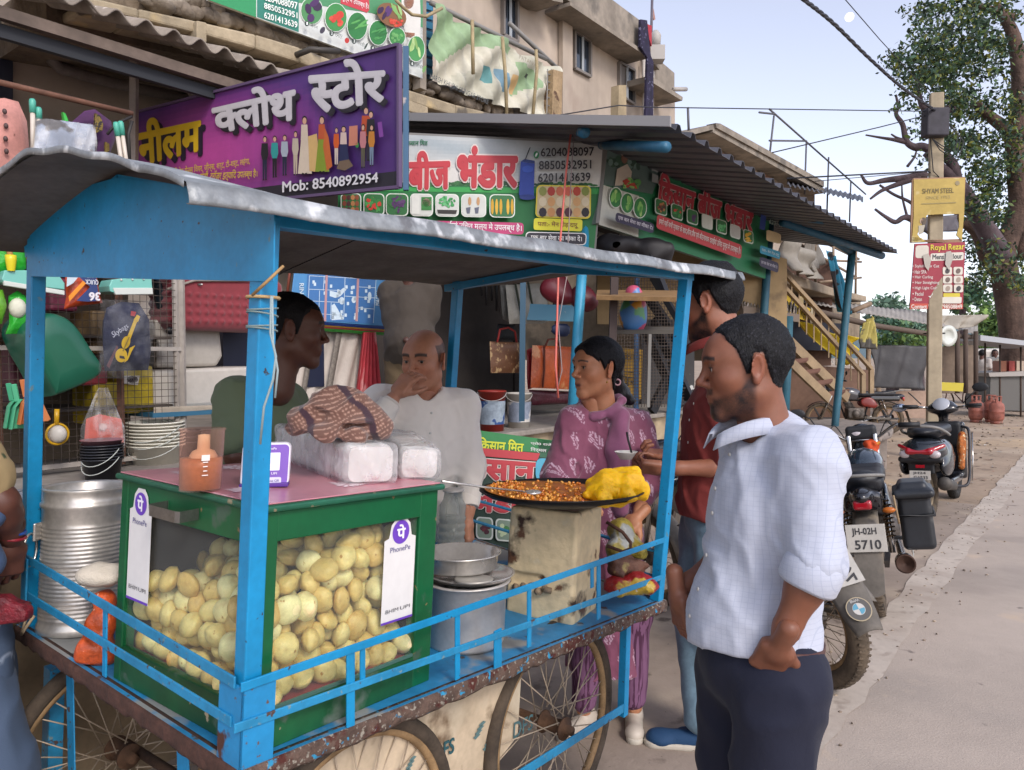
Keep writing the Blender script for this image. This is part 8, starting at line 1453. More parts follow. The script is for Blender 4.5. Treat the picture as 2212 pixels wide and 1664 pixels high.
so(sc_o,'mirror',blkm,lambda s:s.ell((.84,-.35,1.19),(.015,.075,.048),.01),.008);so(sc_o,'mirror',pm('mirror_glass','#a9b2c4',rough=.05,metal=.9),lambda s:s.ell((.83,.40,1.00),(.012,.075,.048),.01),.008)
so(sc_o,'side_scarf',pm('orange_scarf','#a85d1c',rough=.7,nz=(40,.4),wear=[('#c9b08a',30,.6,.03),('#7a1f1a',14,.6,.03)],bump=(60,1.,.008)),lambda s:s.cap((.70,-.19,.72),(.52,-.20,.42),.035,.03,.02).ell((.62,-.19,.62),(.06,.03,.10),.04),.009)
lo(sc_o,'crash_guard',pm('dark_guard','#26252a',rough=.4),lambda m:m.tube(cr_([V_(b)for b in((.78,-.18,.80),(.70,-.25,.76),(.60,-.26,.50),(.52,-.25,.26),(.40,-.16,.24))],6),.014,8));lo(sc_o,'guard_chrome',chrome,lambda m:m.tube([(.72,-.275,.74),(.62,-.285,.50),(.56,-.28,.28)],.007,6))
# bicycle far behind the scooter
bc=veh('old_bicycle','old bicycle leaning behind the scooter near the black sheet','bicycle',onz(2105,892),onz(1992,896),.08)
for x in(0,1.05):wheel(bc,x,.33,.035,spokes=18,tm=tyb)
for a,b in(((0,0,.33),(.42,0,.30)),((.42,0,.3),(.34,0,.82)),((.36,0,.75),(.86,0,.82)),((.42,0,.3),(.88,0,.70)),((0,0,.33),(.36,0,.72)),((.86,0,.90),(1.05,0,.33))):lo(bc,'frame_tube',pm('bike_red','#6a3030',rough=.5),lambda m:m.tube([a,b],.014,7))
lo(bc,'handlebar',chrome,lambda m:m.tube([(.74,.28,.95),(.88,.2,.98),(.88,-.2,.98),(.74,-.28,.95)],.011,7));so(bc,'saddle',blkm,lambda s:s.ell((.32,0,.86),(.13,.07,.035),.02),.012)
# ===== people
skinm=pm('skin',vc=True,rough=.48,sss=.12,nz=(60,.06),bump=[(420,.12,.001)],spec=.45);hairm=pm('hair',vc=True,rough=.6,bump=[(260,.9,.004,(1,1,.35)),(600,.6,.002)],spec=.3)
eyem=pm('eye',vc=True,rough=.08)
def head_parts(o,seed):
 """local head: face +Y, up +Z; returns skin arrays and hair arrays"""
 s=SDF();jw=o.get('jaw',1.);fat=o.get('fat',0)
 s.ell((0,-.014,.032),(.075,.094,.086),.02).ell((0,.024,-.03),(.060+fat,.064,.084),.03).ell((0,.05,.03),(.058,.045,.05),.03)
 for x in(-1,1):s.cap((x*.046*jw,-.004,-.062),(x*.012,.068,-.104),.020+fat,.016,.03);s.ell((x*.038,.052,-.026),(.026+fat,.030,.026),.025)
 s.ell((0,.070,-.104),(.020,.017,.015),.02)
 s.cap((-.034,.080,.026),(.034,.080,.026),.011,.011,.022)
 for x in(-1,1):s.ell((x*.0325,.102,.004),(.017,.017,.0125),.016,-1)
 for x in(-1,1):s.ell((x*.0325,.0755,.003),(.0165,.0145,.0135),.006)
 for x in(-1,1):s.ell((x*.0325,.0935,.002),(.0135,.010,.0054),.002,-1)
 s.cap((0,.084,.020),(0,.108,-.024),.0075,.0095,.012).ell((0,.110,-.028),(.0105,.011,.0095),.008)
 for x in(-1,1):s.ell((x*.0125,.099,-.033),(.0085,.0105,.0075),.007);s.ell((x*.007,.104,-.041),(.0035,.005,.003),.003,-1)
 s.ell((0,.078,-.062),(.030,.018,.022),.02)
 s.cap((-.017,.0875,-.0625),(.017,.0875,-.0625),.0055,.0055,.006).ell((0,.0945,-.0615),(.010,.005,.0048),.005).cap((-.014,.0880,-.0745),(.014,.0880,-.0745),.0062,.0062,.006)
 s.cap((-.021,.0985 if not o.get('open')else.096,-.0685),(.021,.0985 if not o.get('open')else.096,-.0685),.0018 if not o.get('open')else.004,None,.002,-1)
 for x in(-1,1):
  R=Euler((0,x*.12,x*-.45)).to_matrix();s.ell((x*.081,-.010,-.004),(.0055,.019,.034),.008,1,R);s.ell((x*.0865,-.007,.0),(.004,.011,.021),.004,-1,R);s.ell((x*.080,-.004,-.032),(.006,.009,.010),.006)
 s.cap((0,-.022,-.06),(0,-.040,-.20),.052*o.get('neck',1),.058*o.get('neck',1),.03)
 for f in o.get('creases',[]):s.cap((-.03,.083,f),(.03,.083,f),.0016,None,.003,-1)
 V,F=s.mesh(.0029)
 sk=np.array(lin(o['skin']));x,y,z=V.T;r=np.random.RandomState(seed);nzf=wob(seed,120,8);n1=nzf(x,y,z);C=np.tile(sk,(len(V),1))
 def blend(m,c):nonlocal C;m=np.clip(m,0,1)[:,None];C=C*(1-m)+np.array(c)*m
 warm=sk*np.array([1.12,.86,.80]);blend(np.exp(-((np.abs(x)-.042)**2+(z+.03)**2)/.0007)*(y>.03)*.5,warm);blend((np.abs(x)>.077)*.5,warm)
 blend(np.exp(-((np.abs(x)-.032)**2/.0005+(z-.004)**2/.00022))*(y>.05)*.45,sk*.55)
 hc=np.array(lin(o.get('haircol','#0e0e12')))
 bz=.0245+.006*np.cos((np.abs(x)-.032)*60);brow=(1-np.abs(z-bz)/(.0066*o.get('brow',1)))*((np.abs(x)>.011)&(np.abs(x)<.054)&(y>.045))*1.6;blend(np.clip(brow,0,.92),hc*1.1)
 lips=np.exp(-(((z+.0685)/.0085)**4+(x/.021)**4))*(y>.083);blend(lips*.75,np.array(lin(o['lip']))if o.get('lip')else sk*np.array([.80,.55,.55]))
 if o.get('open'):blend((np.exp(-(((z+.0685)/.004)**2+(x/.014)**2))*(y>.07))*.9,(.05,.02,.02))
 blend(((np.abs(np.abs(x)-.0325)<.0135)&(np.abs(z-.0065)<.0016)&(y>.07))*.8,hc)
 def ss(a):return np.clip(a,0,1)**2*(3-2*np.clip(a,0,1))
 if o.get('beard'):
  zc=np.interp(y,[-.01,.012,.03,.05,.07,.09],[.0,-.02,-.040,-.050,-.056,-.060]);m=ss((zc-z)/.016)*ss((y+.008)/.016)*ss((z+.138)/.014)*ss((.098-y+np.clip(-z-.075,0,1)*3)/.01)
  must=ss(1.6-np.abs(z+.051)/.0065)*ss((.033-np.abs(x))/.008)*(y>.06);lipm=ss(1.5-np.abs(z+.0685)/.0075)*ss((.026-np.abs(x))/.006)*(y>.075)
  blend(np.maximum(m,must)*(1-lipm)*np.clip(o['beard']*(.85+.22*n1)+r.normal(size=len(V))*.07,0,1),hc*1.2)
 st=o['hair'];ln_=o.get('line',.078)
 if st=='long':ys,zs=[-.12,-.05,-.03,-.022,.0,.012,.022,.04,.06,.09],[-.09,-.09,-.05,.012,.016,-.012,.008,.040,ln_-.016,ln_]
 elif st=='bald':ys,zs=[-.12,-.06,-.036,-.028,-.004,.004,.014,.030],[-.06,-.055,-.01,.028,.026,-.012,-.006,.05]
 else:ys,zs=[-.12,-.06,-.045,-.034,-.026,-.004,.004,.014,.022,.032,.045,.06,.09],[-.062,-.055,-.04,-.006,.032,.030,-.016,-.018,.012,.044,.056,ln_-.006,ln_]
 hl=z-np.interp(y,ys,zs)+.002*n1
 if st=='bald':hl=np.minimum(hl,np.minimum(.060-.2*np.clip(y,-.1,0)-z,.030-y))
 elif st=='long':hl=hl+(.55*np.clip(np.abs(x)-.012,0,.03))*(y>.035)
 else:hl=hl-.5*np.clip(np.abs(x)-.026,0,.02)*(y>.05)
 hl=np.where((np.abs(x)>.0765)&(z<.034)&(z>-.05)&(y>-.034)&(y<.016),-.01,hl)
 blend(ss(hl/.007+.3)*(.8 if st=='bald' else.97)*np.clip(.95+r.normal(size=len(V))*.05,0,1),hc*(1.4 if st=='bald' else 1))
 H=None
 if st!='bald':
  t=o.get('thick',.010);w=ss(hl/.020);sw=wob(seed+5,130,8,(1,1,.4));top=(1+1.1*ss((z-.06)/.05)*(st=='top'));cen=np.array([0,-.014,.02]);d=V-cen;d/=np.linalg.norm(d,axis=1)[:,None]
  off=np.where(hl>0,w*(t*top+.0016*sw(x,y,z))+r.normal(size=len(V))*.0007+.0006,-.004);HV=V+d*off[:,None]
  fk=(hl[F]>-.004).all(1);g=wob(seed+9,300)(x,y,z);hcv=hc[None]*(1+.25*g+r.normal(size=len(V))*.25)[:,None]
  if o.get('grey'):hcv[r.uniform(size=len(V))>.975]=lin('#33333a')
  H=(HV,F[fk],np.clip(hcv,0,1))
 return V,F,C,H
def M_head(p,az,pitch=0,roll=0,sc=1.):
 return Matrix.Translation(p)@Matrix.Rotation(-math.radians(az),4,'Z')@Matrix.Rotation(-math.radians(pitch),4,'X')@Matrix.Rotation(math.radians(roll),4,'Y')@Matrix.Scale(sc,4)
def hand(side,curls=(.3,.35,.4,.45),th=(.5,.3),spread=.03,sc=1.):
 """local hand: wrist origin, fingers +Y, palm faces -Z, thumb on +X * side"""
 s=SDF();s.rbox((0,.046,0),(.026,.030,.004),.010,.01);s.cap((0,-.05,0),(0,.02,0),.0215,.0225,.02)
 for i,(x,L)in enumerate(((.030,.072),(.010,.080),(-.010,.074),(-.029,.058))):
  p=Vector((x*side,.082-abs(i-1.2)*.004,0));c=curls[i];a=0;r=.0088-.0007*i;dx=(1.2-i)*spread*side
  s.ell(tuple(p+Vector((0,-.002,.003))),(.0095,.0095,.009),.006)
  for j,f in enumerate((.45,.31,.24)):
   a+=c*(1.0,1.25,.9)[j]*1.1;q=p+Vector((dx*.3,math.cos(a),-math.sin(a)))*(L*f);s.cap(tuple(p),tuple(q),r,r*.93,.0035);p=q;r*=.93
 a,b=th;p0=Vector((.020*side,.018,-.006));p1=p0+Vector((math.sin(a+.5)*side,math.cos(a+.5),-b)).normalized()*.040;p2=p1+Vector((math.sin(a+.1)*side,math.cos(a+.1),-b*1.3)).normalized()*.032;p3=p2+Vector((math.sin(a-.2)*side,math.cos(a-.2),-b*1.5)).normalized()*.024
 s.cap(tuple(p0),tuple(p1),.015,.0115,.012).cap(tuple(p1),tuple(p2),.0105,.0095,.004).cap(tuple(p2),tuple(p3),.0095,.008,.004)
 return s.mesh(.0031 if sc==1 else.0031)
def M_hand(p,d,pn):
 y=Vector(d).normalized();z=-(Vector(pn)-y*Vector(pn).dot(y)).normalized();x=y.cross(z);return Matrix(((x.x,y.x,z.x,p.x),(x.y,y.y,z.y,p.y),(x.z,y.z,z.z,p.z),(0,0,0,1)))
def tf(V,M):return V@np.array(M.to_3x3()).T+np.array(M.translation)
def person(label,o,low=False,group=None,name='person'):
 L=lambda k:[Vector(q)for q in o[k]]
 sh,el,wr,hp,kn,an=L('sh'),L('el'),L('wr'),L('hip'),L('kn'),L('an');hc=Vector(o['head']);foot=(an[0]+an[1])/2
 root=thing(name,label,'person',(foot.x,foot.y,0));k=o.get('build',1.);seed=o.get('seed',1);hres=.018 if low else.011
 ms=(sh[0]+sh[1])/2;mh=(hp[0]+hp[1])/2;up=(ms-mh).normalized();xx=(sh[1]-sh[0]).normalized();xx=(xx-up*xx.dot(up)).normalized();yy=up.cross(xx);R=np.array([list(xx),list(yy),list(up)]).T
 if yy.dot(Vector(o['fwd']))<0:yy=-yy;R=np.array([list(xx),list(yy),list(up)]).T
 T=(ms-mh).length;hs_=(sh[1]-sh[0]).length/2
 def torso(s,g):
  be=o.get('belly',0)*(g>0)
  s.ell(list(ms-up*.10),(hs_*.93+g,.105*k+g,.16+g),.06,1,R);s.ell(list(ms-up*(T*.38)+yy*.012),(hs_*.88+g,.108*k+g,.17+g),.08,1,R);s.ell(list(mh+up*.10+yy*(.02+be*.5)),(.135*k+g,.105*k+g+be,.15+g),.08,1,R);s.ell(list(mh),(.150*k+g,.108*k+g,.11+g),.06,1,R)
  for q in sh:s.cap(list(ms+up*.030),list(q),.046+g*.6,.048*k+g*.8,.05)
 s=SDF();torso(s,-.022)
 for i in(0,1):
  s.chain([list(sh[i]),list(el[i]),list(el[i].lerp(wr[i],.3)),list(el[i].lerp(wr[i],.8)),list(wr[i])],[.046*k,.036*k,.0375*k,.026*k,.0225],.02)
  s.chain([list(hp[i]),list(kn[i]),list(an[i])],[.078*k,.052,.034],.03)
 s.cap(list(ms+up*.0),list(hc-Vector((0,0,.13))-yy*.03),.058,.050,.04)
 V,F=s.mesh(hres if low else.012);sk=np.array(lin(o['skin']));Vs,Fs,Cs=[V],[F],[np.tile(sk,(len(V),1))];n=len(V);H=None
 if not o.get('nohead'):
  MH=M_head(hc,o['az'],o.get('pitch',0),o.get('roll',0),o.get('hs',1.));hv,hf,hcx,H=head_parts(o,seed);Vs.append(tf(hv,MH));Fs.append(hf+n);Cs.append(hcx);n+=len(hv)
 for i,hd_ in enumerate(o.get('hands',[])):
  if not hd_:continue
  side,dr_,pn_,cu,th=hd_;hv,hf=hand(side,cu,th);hv=tf(hv*1.04,M_hand(wr[i],dr_,pn_));c=np.tile(sk*.92,(len(hv),1));Vs.append(hv);Fs.append(hf+n);Cs.append(c);n+=len(hv)
 me=rawmesh(np.concatenate(Vs),np.concatenate(Fs),np.concatenate(Cs),True,'body');bo=mkobj('body',me,skinm,root);md=bo.modifiers.new('sm','SMOOTH');md.factor=.5;md.iterations=1
 if H:me=rawmesh(tf(H[0],MH),H[1],H[2],True,'hair');mkobj('hair',me,hairm,root)
 if not o.get('nohead')and not low:
  for x in(-1,1):
   m=MB();m.sphere((0,0,0),1,22,18);v=np.array(m.v);m2=[tuple(q)for q in v];V2=np.stack([v[:,0],v[:,2],-v[:,1]],1);ang=np.arccos(np.clip(V2[:,1],-1,1));lk=o.get('look',(0,0));Rg=np.array(Euler((lk[1],0,lk[0])).to_matrix());C=np.tile(np.array(lin('#b9aea6')),(len(v),1));C[ang<.62]=lin('#22130d');C[ang<.25]=(.005,.005,.005)
   V3=(V2@Rg.T)*.0122+np.array([x*.0325,.0772,.003]);me=rawmesh(tf(V3,MH),[list(f_)for f_ in m.f],C,True,'eye');mkobj('eye',me,eyem,root)
 t=o['top'];g=t.get('g',.016);s=SDF();torso(s,g);full=t.get('sleeve',1.)
 for i in(0,1):
  f=full[i]if isinstance(full,tuple)else full
  if f<=1:e=sh[i]+(el[i]-sh[i])*f;s.cap(list(sh[i]),list(e),(.058+g*.5)*k,(.054+g*t.get('flare',.8)),.055)
  else:s.cap(list(sh[i]),list(el[i]),(.057+g*.5)*k,.047+g*.7,.055);e=el[i]+(wr[i]-el[i])*(f-1);s.cap(list(el[i]),list(e),.047+g*.7,.034+g*.6,.03)
 hem=t.get('hem',.08)
 if t.get('skirt'):s.cap(list(mh),list(mh-up*t['skirt']),.135,.165,.06)
 hz=(mh-up*(hem if not t.get('skirt')else t['skirt']));s.plane(list(hz),list(-up))
 nk=ms+up*.075;s.ell(list(hc-Vector((0,0,.135))+yy*.0),(.062*o.get('hs',1),.066*o.get('hs',1),.058),.012,-1).ell(list(ms+up*.085+yy*.06),(.040,.055,.075),.015,-1,R)
 w1=wob(seed+40,26,7,(1,1,.5));w2=wob(seed+41,60,6,(1,1,.7));am=t.get('wr',1.)
 w4=wob(seed+42,20,5,(1,1,.8));fold=lambda X,Y,Z:am*(.0030*w1(X,Y,Z)-.0085*np.exp(-(w4(X,Y,Z)*3.2)**2)-.0045*np.exp(-(w2(X,Y,Z)*2.0)**2)+.003)
 cf=t.get('colf');ob_=sdfobj(t.get('name','shirt'),s,.014 if low else t.get('h',.0072),t['mat'],root,disp=fold,colf=(lambda V:cf(V,ms,xx,yy,up,T))if cf else None)
 if t.get('collar'):
  m=MB();m.smooth=True;cc=hc-Vector((0,0,.125))+yy*-.01;rr_=[]
  for k_ in range(29):
   a=-2.75+5.5*k_/28;ca,sa=math.cos(a),math.sin(a);front_=abs(a)/2.75;base=cc+(-yy*ca+xx*sa)*.061*o.get('hs',1)-up*(.012+.045*front_**3)+yy*(.026*front_**3);rr_.append([base-up*.004,base+up*.022*(1-.5*front_**4)-(-yy*ca+xx*sa)*.004,base+up*.020*(1-.5*front_**4)+(-yy*ca+xx*sa)*.005,base-up*(.013+.014*front_**2)+(-yy*ca+xx*sa)*(.013+.003*front_)])
  vs=[p for r in rr_ for p in r];m.add(vs,[(i*4+j,(i+1)*4+j,(i+1)*4+j+1,i*4+j+1)for i in range(28)for j in range(3)]);m.build('collar',t['mat']if not cf else t['cmat'],root,solid=.003)
  for k_ in range(6):
   q=cc-up*(.085+.082*k_)+yy*.20;bm_=MB();
   me_=ob_.data;vv=np.empty(len(me_.vertices)*3,np.float32);me_.vertices.foreach_get('co',vv);vv=vv.reshape(-1,3)+np.array(WM[ob_.name].translation);d=vv-np.array(q);ax_=d@np.array(yy);lat=d-ax_[:,None]*np.array(yy);near=(lat**2).sum(1)<.012**2
   if near.any():q=Vector(vv[near][ax_[near].argmax()]);bm_.lathe([(0,.0035),(.0045,.0035),(.0055,.001)],q,yy,10);bm_.build('button',pm('button','#c9c6c0',rough=.3),root)
 if t.get('cuff'):
  for i in(0,1):
   f=full;d=(wr[i]-el[i]);c0=el[i]+d*(f-1);d=d.normalized();r0=t['cuff'];m=MB();wq=wob(seed+i,60);m.lathe([(r0*.86,.022),(r0*.98,.030),(r0*1.03,.024),(r0*1.06,.0),(r0*1.03,-.028),(r0*.94,-.034)],c0,d,26);m.v=[tuple(Vector(q)+Vector((0,0,1))*.0025*float(wq(*q)))for q in m.v];m.build('cuff',t['mat'],root,solid=.003)
 b=o['bottom'];s=SDF();g=b.get('g',.014);s.ell(list(mh+up*.01+yy*o.get('belly',0)*.3),(.152*k+g*.3,.108*k+g*.3+o.get('belly',0)*.6,.14),.04,1,R)
 for i in(0,1):s.chain([list(hp[i]-up*.04),list(kn[i]),list(an[i]+Vector((0,0,b.get('cut',.03))))],[.092*k+g*.6,.062+g,b.get('cuff',.052)+g*.5],.03)
 s.plane(list(mh+up*.085),list(up));w3=wob(seed+50,30,6,(1,1,.5));sdfobj(b.get('name','trousers'),s,.014 if low else.0095,b['mat'],root,disp=lambda X,Y,Z:.004*w3(X,Y,Z)-.006*np.exp(-(w3(Y,X,Z)*2.5)**2))
 if b.get('belt'):
  m=MB();m.grid(lambda u,v:mh+up*(.045+.034*v)+xx*((.150*k+.012)*math.cos(6.2832*u))+yy*((.108*k+.012)*math.sin(6.2832*u)),40,1);m.build('belt',pm('belt'+b['belt'][1:],b['belt'],rough=.45),root,solid=.004)
 for i in(0,1):
  q=an[i];fd=Vector(o.get('feet',[o['fwd'],o['fwd']])[i]).normalized();s=SDF();zz=Vector((q.x,q.y,0));fs_=o.get('fs',1.)
  s.cap(list(zz-fd*.045*fs_+ZV*.035),list(zz+fd*.15*fs_+ZV*.026),.036*fs_,.030*fs_,.02).ell(list(zz+fd*.13*fs_+ZV*.03),(.042*fs_,.042*fs_,.028),.02).cap(list(zz-fd*.02+ZV*.04),list(zz-fd*.01+ZV*.09),.036,.034,.02)
  s.plane([0,0,.012],(0,0,-1));sh_=sdfobj('shoe',s,.016 if low else.0065,o['shoe'],root)
  if not low:s=SDF();s.cap(list(zz-fd*.05*fs_+ZV*.014),list(zz+fd*.15*fs_+ZV*.014),.040*fs_,.038*fs_,.02);s.plane([0,0,.026],(0,0,1));s.plane([0,0,.001],(0,0,-1));sdfobj('sole',s,.0055,pm('sole_white','#b8b0a2',rough=.6),sh_)
 return root
def G(x,y,d,z=None):p=P(x,y,d);return p if z is None else Vector((p.x,p.y,z))
def fabric(nm,col,**k):return pm(nm,col,rough=.85,bump=[(500,.35,.001),(30,.25,.006)],sheen=.05,**k)
# checked shirt material: fine blue grid woven into pale cloth
def checkmat(nm,base,line,sc):
 m=pm(nm,base,rough=.8,bump=[(400,.3,.001),(22,.25,.008)],sheen=.2,nz=(12,.05));n=m.node_tree.nodes;l=m.node_tree.links;b=n['Principled BSDF'];src=b.inputs['Base Color'].links[0].from_socket
 tc=n.new('ShaderNodeTexCoord');sp=n.new('ShaderNodeSeparateXYZ');l.new(tc.outputs['Object'],sp.inputs[0]);outs=[]
 for i,(ax,ay,az_)in enumerate(((.55,-.55,.06),(0,.03,1))):
  a=n.new('ShaderNodeVectorMath');a.operation='DOT_PRODUCT';a.inputs[1].default_value=(ax*sc,ay*sc,az_*sc);l.new(tc.outputs['Object'],a.inputs[0]);f=n.new('ShaderNodeMath');f.operation='FRACT';l.new(a.outputs['Value'],f.inputs[0]);g=n.new('ShaderNodeMath');g.operation='LESS_THAN';g.inputs[1].default_value=.09;l.new(f.outputs[0],g.inputs[0]);outs.append(g)
 mx=n.new('ShaderNodeMath');mx.operation='MAXIMUM';l.new(outs[0].outputs[0],mx.inputs[0]);l.new(outs[1].outputs[0],mx.inputs[1]);ml=n.new('ShaderNodeMath');ml.operation='MULTIPLY';ml.inputs[1].default_value=.22;l.new(mx.outputs[0],ml.inputs[0])
 x=n.new('ShaderNodeMix');x.data_type='RGBA';l.new(ml.outputs[0],x.inputs[0]);l.new(src,x.inputs[6]);x.inputs[7].default_value=(*lin(line),1);l.new(x.outputs[2],b.inputs['Base Color']);return m
navy=fabric('navy_cloth','#0e1329')
# man in the checked shirt
hM=P(1612,792,1.85)
person('man in pale blue checked shirt and navy trousers with one hand in his pocket',dict(head=hM,az=-84,pitch=6,hs=1.03,skin='#7f503b',hair='short',thick=.0048,line=.090,beard=.78,jaw=1.06,fat=.004,grey=1,seed=3,fwd=A(-98),build=1.08,belly=.028,sh=[P(1748,1000,1.71),P(1618,955,2.02)],el=[P(1762,1218,1.64),P(1590,1190,2.14)],wr=[P(1684,1392,1.655),P(1464,1280,1.95)],hip=[G(1690,1440,1.76),G(1600,1420,1.96)],kn=[G(1660,1700,1.74,.47),G(1580,1700,1.98,.47)],an=[G(1690,1700,1.78,.08),G(1600,1700,2.02,.08)],hands=[(-1,Vector((-.22,.62,-1)),Vector((.3,.9,0)),(.12,.15,.2,.25),(.3,.2)),(1,Vector((.16,-.08,-1)),Vector((1,.3,.1)),(.30,.42,.52,.60),(.35,.45))],top=dict(mat=checkmat('checked_cloth_mat','#b3b8c6','#66759a',92),sleeve=1.12,g=.013,collar=1,hem=-.052,wr=.95,cuff=.060),bottom=dict(mat=navy,g=.02,belt='#4a2418'),shoe=pm('black_shoe','#18171a',rough=.4)))
# man in the red shirt
hR=P(1534,654,2.86)
rd=person('tall bearded man in rust red shirt holding a small white bowl',dict(head=hR,az=-58,pitch=12,hs=1.13,skin='#8f5c46',hair='top',thick=.009,line=.082,beard=.95,seed=5,fwd=A(-70),build=1.0,sh=[P(1580,850,2.80),P(1550,840,3.12)],el=[P(1590,1010,2.84),P(1520,1010,3.1)],wr=[P(1432,1012,2.86),P(1440,985,3.02)],hip=[G(1560,1120,2.90),G(1525,1120,3.08)],kn=[G(1540,1400,2.92,.50),G(1500,1400,3.02,.50)],an=[G(1575,1560,2.95,.08),G(1512,1600,2.95,.08)],feet=[A(-80),A(-82)],hands=[(-1,Vector((-1,.02,.10)),Vector((.1,.5,.6)),(.75,.8,.85,.9),(.2,.35)),(1,Vector((-1,-.1,.1)),Vector((0,-.3,1)),(.8,.8,.8,.8),(.3,.2))],top=dict(mat=fabric('red_shirt_cloth','#6f2420'),sleeve=.95,g=.02,hem=-.02,collar=1),bottom=dict(mat=fabric('jeans_light','#6d8797',nz=(14,.2)),g=.016,belt='#15151a'),shoe=pm('blue_shoe','#143a5e',rough=.8,bump=(300,.5,.002)),fs=1.15))
m=MB();q=P(1436,1010,2.865);m.tube([q+Vector((.004*math.sin(a),.031*math.cos(a),.031*math.sin(a)))for a in[2*math.pi*k/18 for k in range(18)]],.009,6,closed=True);m.build('wrist_watch',pm('black_rubber','#18171a',rough=.5),rd)
bw_=P(1352,992,2.80);m=MB();m.lathe([(0,0),(.022,0),(.040,.026),(.043,.028),(.040,.028),(.021,.003),(0,.003)],bw_,(0,0,1),20);setp(m.build('paper_bowl',pm('paper_white','#cfcdc9',rough=.6)),'small white paper bowl held above the griddle','bowl')
m=MB();m.tube([P(1366,985,2.79),P(1357,950,2.79),P(1354,934,2.80)],.004,6);setp(m.build('spoon_stick',pm('black_rubber','#18171a')),'small dark spoon standing in the white paper bowl','spoon')
# woman
def kurta(V,ms,xx,yy,up,T):
 d=V-np.array(ms);u=d@np.array(xx);w=d@np.array(up);f=d@np.array(yy);C=np.tile(np.array(lin('#80465f')),(len(V),1));white=np.array(lin('#c9a9bd'))
 u2=np.where(f>-.02,u,u+.05)+.35*0;cw,ch=.072,.098;row=np.floor(w/ch);fx=((u2+f*.5+row*cw*.5)/cw)%1-.5;fz=(w/ch)%1-.5
 leaf=((fx/.22)**2+(fz/.36)**2<1);strokes=((np.abs(fx)*2.2-fz*1.0)*5%1<.5)&(np.abs(fx)>.03);C[leaf&strokes]=white
 pl=(np.abs(u)<.045)&(f>.02)&(w>-.34);C[pl]=lin('#8a5a72');C[pl&((u*190%1)<.4)]=white*.9;C[pl&(np.abs(u)<.004)]=lin('#a98a96');return C
kmat=pm('kurta_cloth',vc=True,rough=.85,bump=[(400,.3,.001),(26,.3,.006)],sheen=.3,nz=(14,.08));stripe=pm('striped_cloth','#7c5474',rough=.85,streak=None,wear=[('#4a2440',90,.5,.04,(1,1,.03))])
hW=P(1290,795,3.08)
wo=person('woman in plum kurta with white leaf prints talking beside the griddle',dict(head=hW,az=-118,pitch=0,hs=1.0,skin='#b9805f',hair='long',thick=.012,jaw=.92,fat=.004,neck=.85,brow=.75,open=1,lip='#8a4a48',seed=8,fwd=A(-150),build=.86,haircol='#131318',sh=[P(1370,918,3.20),P(1238,915,3.07)],el=[P(1412,1015,3.14),P(1205,1030,3.0)],wr=[P(1375,1120,2.98),P(1225,1075,2.86)],hip=[G(1345,1180,3.2),G(1268,1180,3.12)],kn=[G(1368,1380,3.12,.46),G(1275,1380,3.05,.46)],an=[G(1370,1500,3.12,.08),G(1262,1500,3.1,.08)],feet=[A(-172),A(-140)],hands=[(-1,Vector((-.7,-.3,-.6)),Vector((-.2,.3,-1)),(.3,.35,.4,.4),(.4,.3)),(1,Vector((.6,-.4,.0)),Vector((0,0,-1)),(.3,.3,.3,.3),(.4,.3))],top=dict(name='kurta',h=.0052,mat=kmat,colf=kurta,sleeve=1.55,g=.020,skirt=.50,flare=1.1),bottom=dict(mat=stripe,g=.004,cuff=.050,cut=.04),shoe=pm('cream_shoe','#bdb2a4',rough=.5),fs=.9))
# dupatta round the neck
ms_=(P(1378,915,3.22)+P(1228,912,3.06))/2;fw_=A(-150);rt_=Vector((fw_.y,-fw_.x,0));s=SDF();pts=[ms_+rt_*(.085*math.cos(a))+fw_*(.02+.095*math.sin(a))+ZV*(.085-.062*max(0,math.sin(a))**1.0+.01)for a in[2*math.pi*k/16 for k in range(17)]]
s.chain([list(p)for p in pts],[.016]*17,.012);e=ms_+rt_*.075+fw_*.085+ZV*-.0;s.cap(list(ms_+rt_*.10+fw_*.06+ZV*.04),list(ms_+rt_*.16+fw_*.075-ZV*.16),.035,.045,.03).cap(list(ms_+rt_*.16+fw_*.075-ZV*.16),list(ms_+rt_*.155+fw_*.07-ZV*.38),.045,.035,.03)
s.cap(list(ms_-rt_*.10+fw_*.07+ZV*.03),list(ms_-rt_*.10+fw_*.10-ZV*.10),.04,.045,.03).cap(list(ms_-rt_*.10+fw_*.10-ZV*.10),list(ms_-rt_*.11+fw_*.09-ZV*.34),.045,.03,.03);w_=wob(71,55,6,(1,1,.35))
sdfobj('dupatta',s,.0065,pm('dupatta_cloth','#8e5575',rough=.85,bump=(380,.3,.001),sheen=.4,nz=(12,.1)),wo,disp=lambda X,Y,Z:.006*w_(X,Y,Z))
s=SDF();s.chain([list(P(1325,790,3.16)),list(P(1332,835,3.2)),list(P(1345,850,3.22)),list(P(1362,868,3.22))],[.045,.030,.032,.02],.02);w_=wob(72,110,6,(1,1,.4));sdfobj('ponytail',s,.005,pm('hair_black','#131318',rough=.4,bump=(260,.9,.003,(1,1,.3))),wo,disp=lambda X,Y,Z:.003*w_(X,Y,Z))
m=MB();m.tube([P(1334,826,3.12)+Vector((.012*math.cos(a),0,.012*math.sin(a)))for a in[2*math.pi*k/12 for k in range(12)]],.0035,6,closed=True);m.build('hair_tie',pm('pink_tie','#c9a0a6'),wo);m=MB();m.sphere(P(1311,826,2.99),.004,8,6);m.build('earring',pm('gold','#b08a3a',rough=.3,metal=.9),wo)
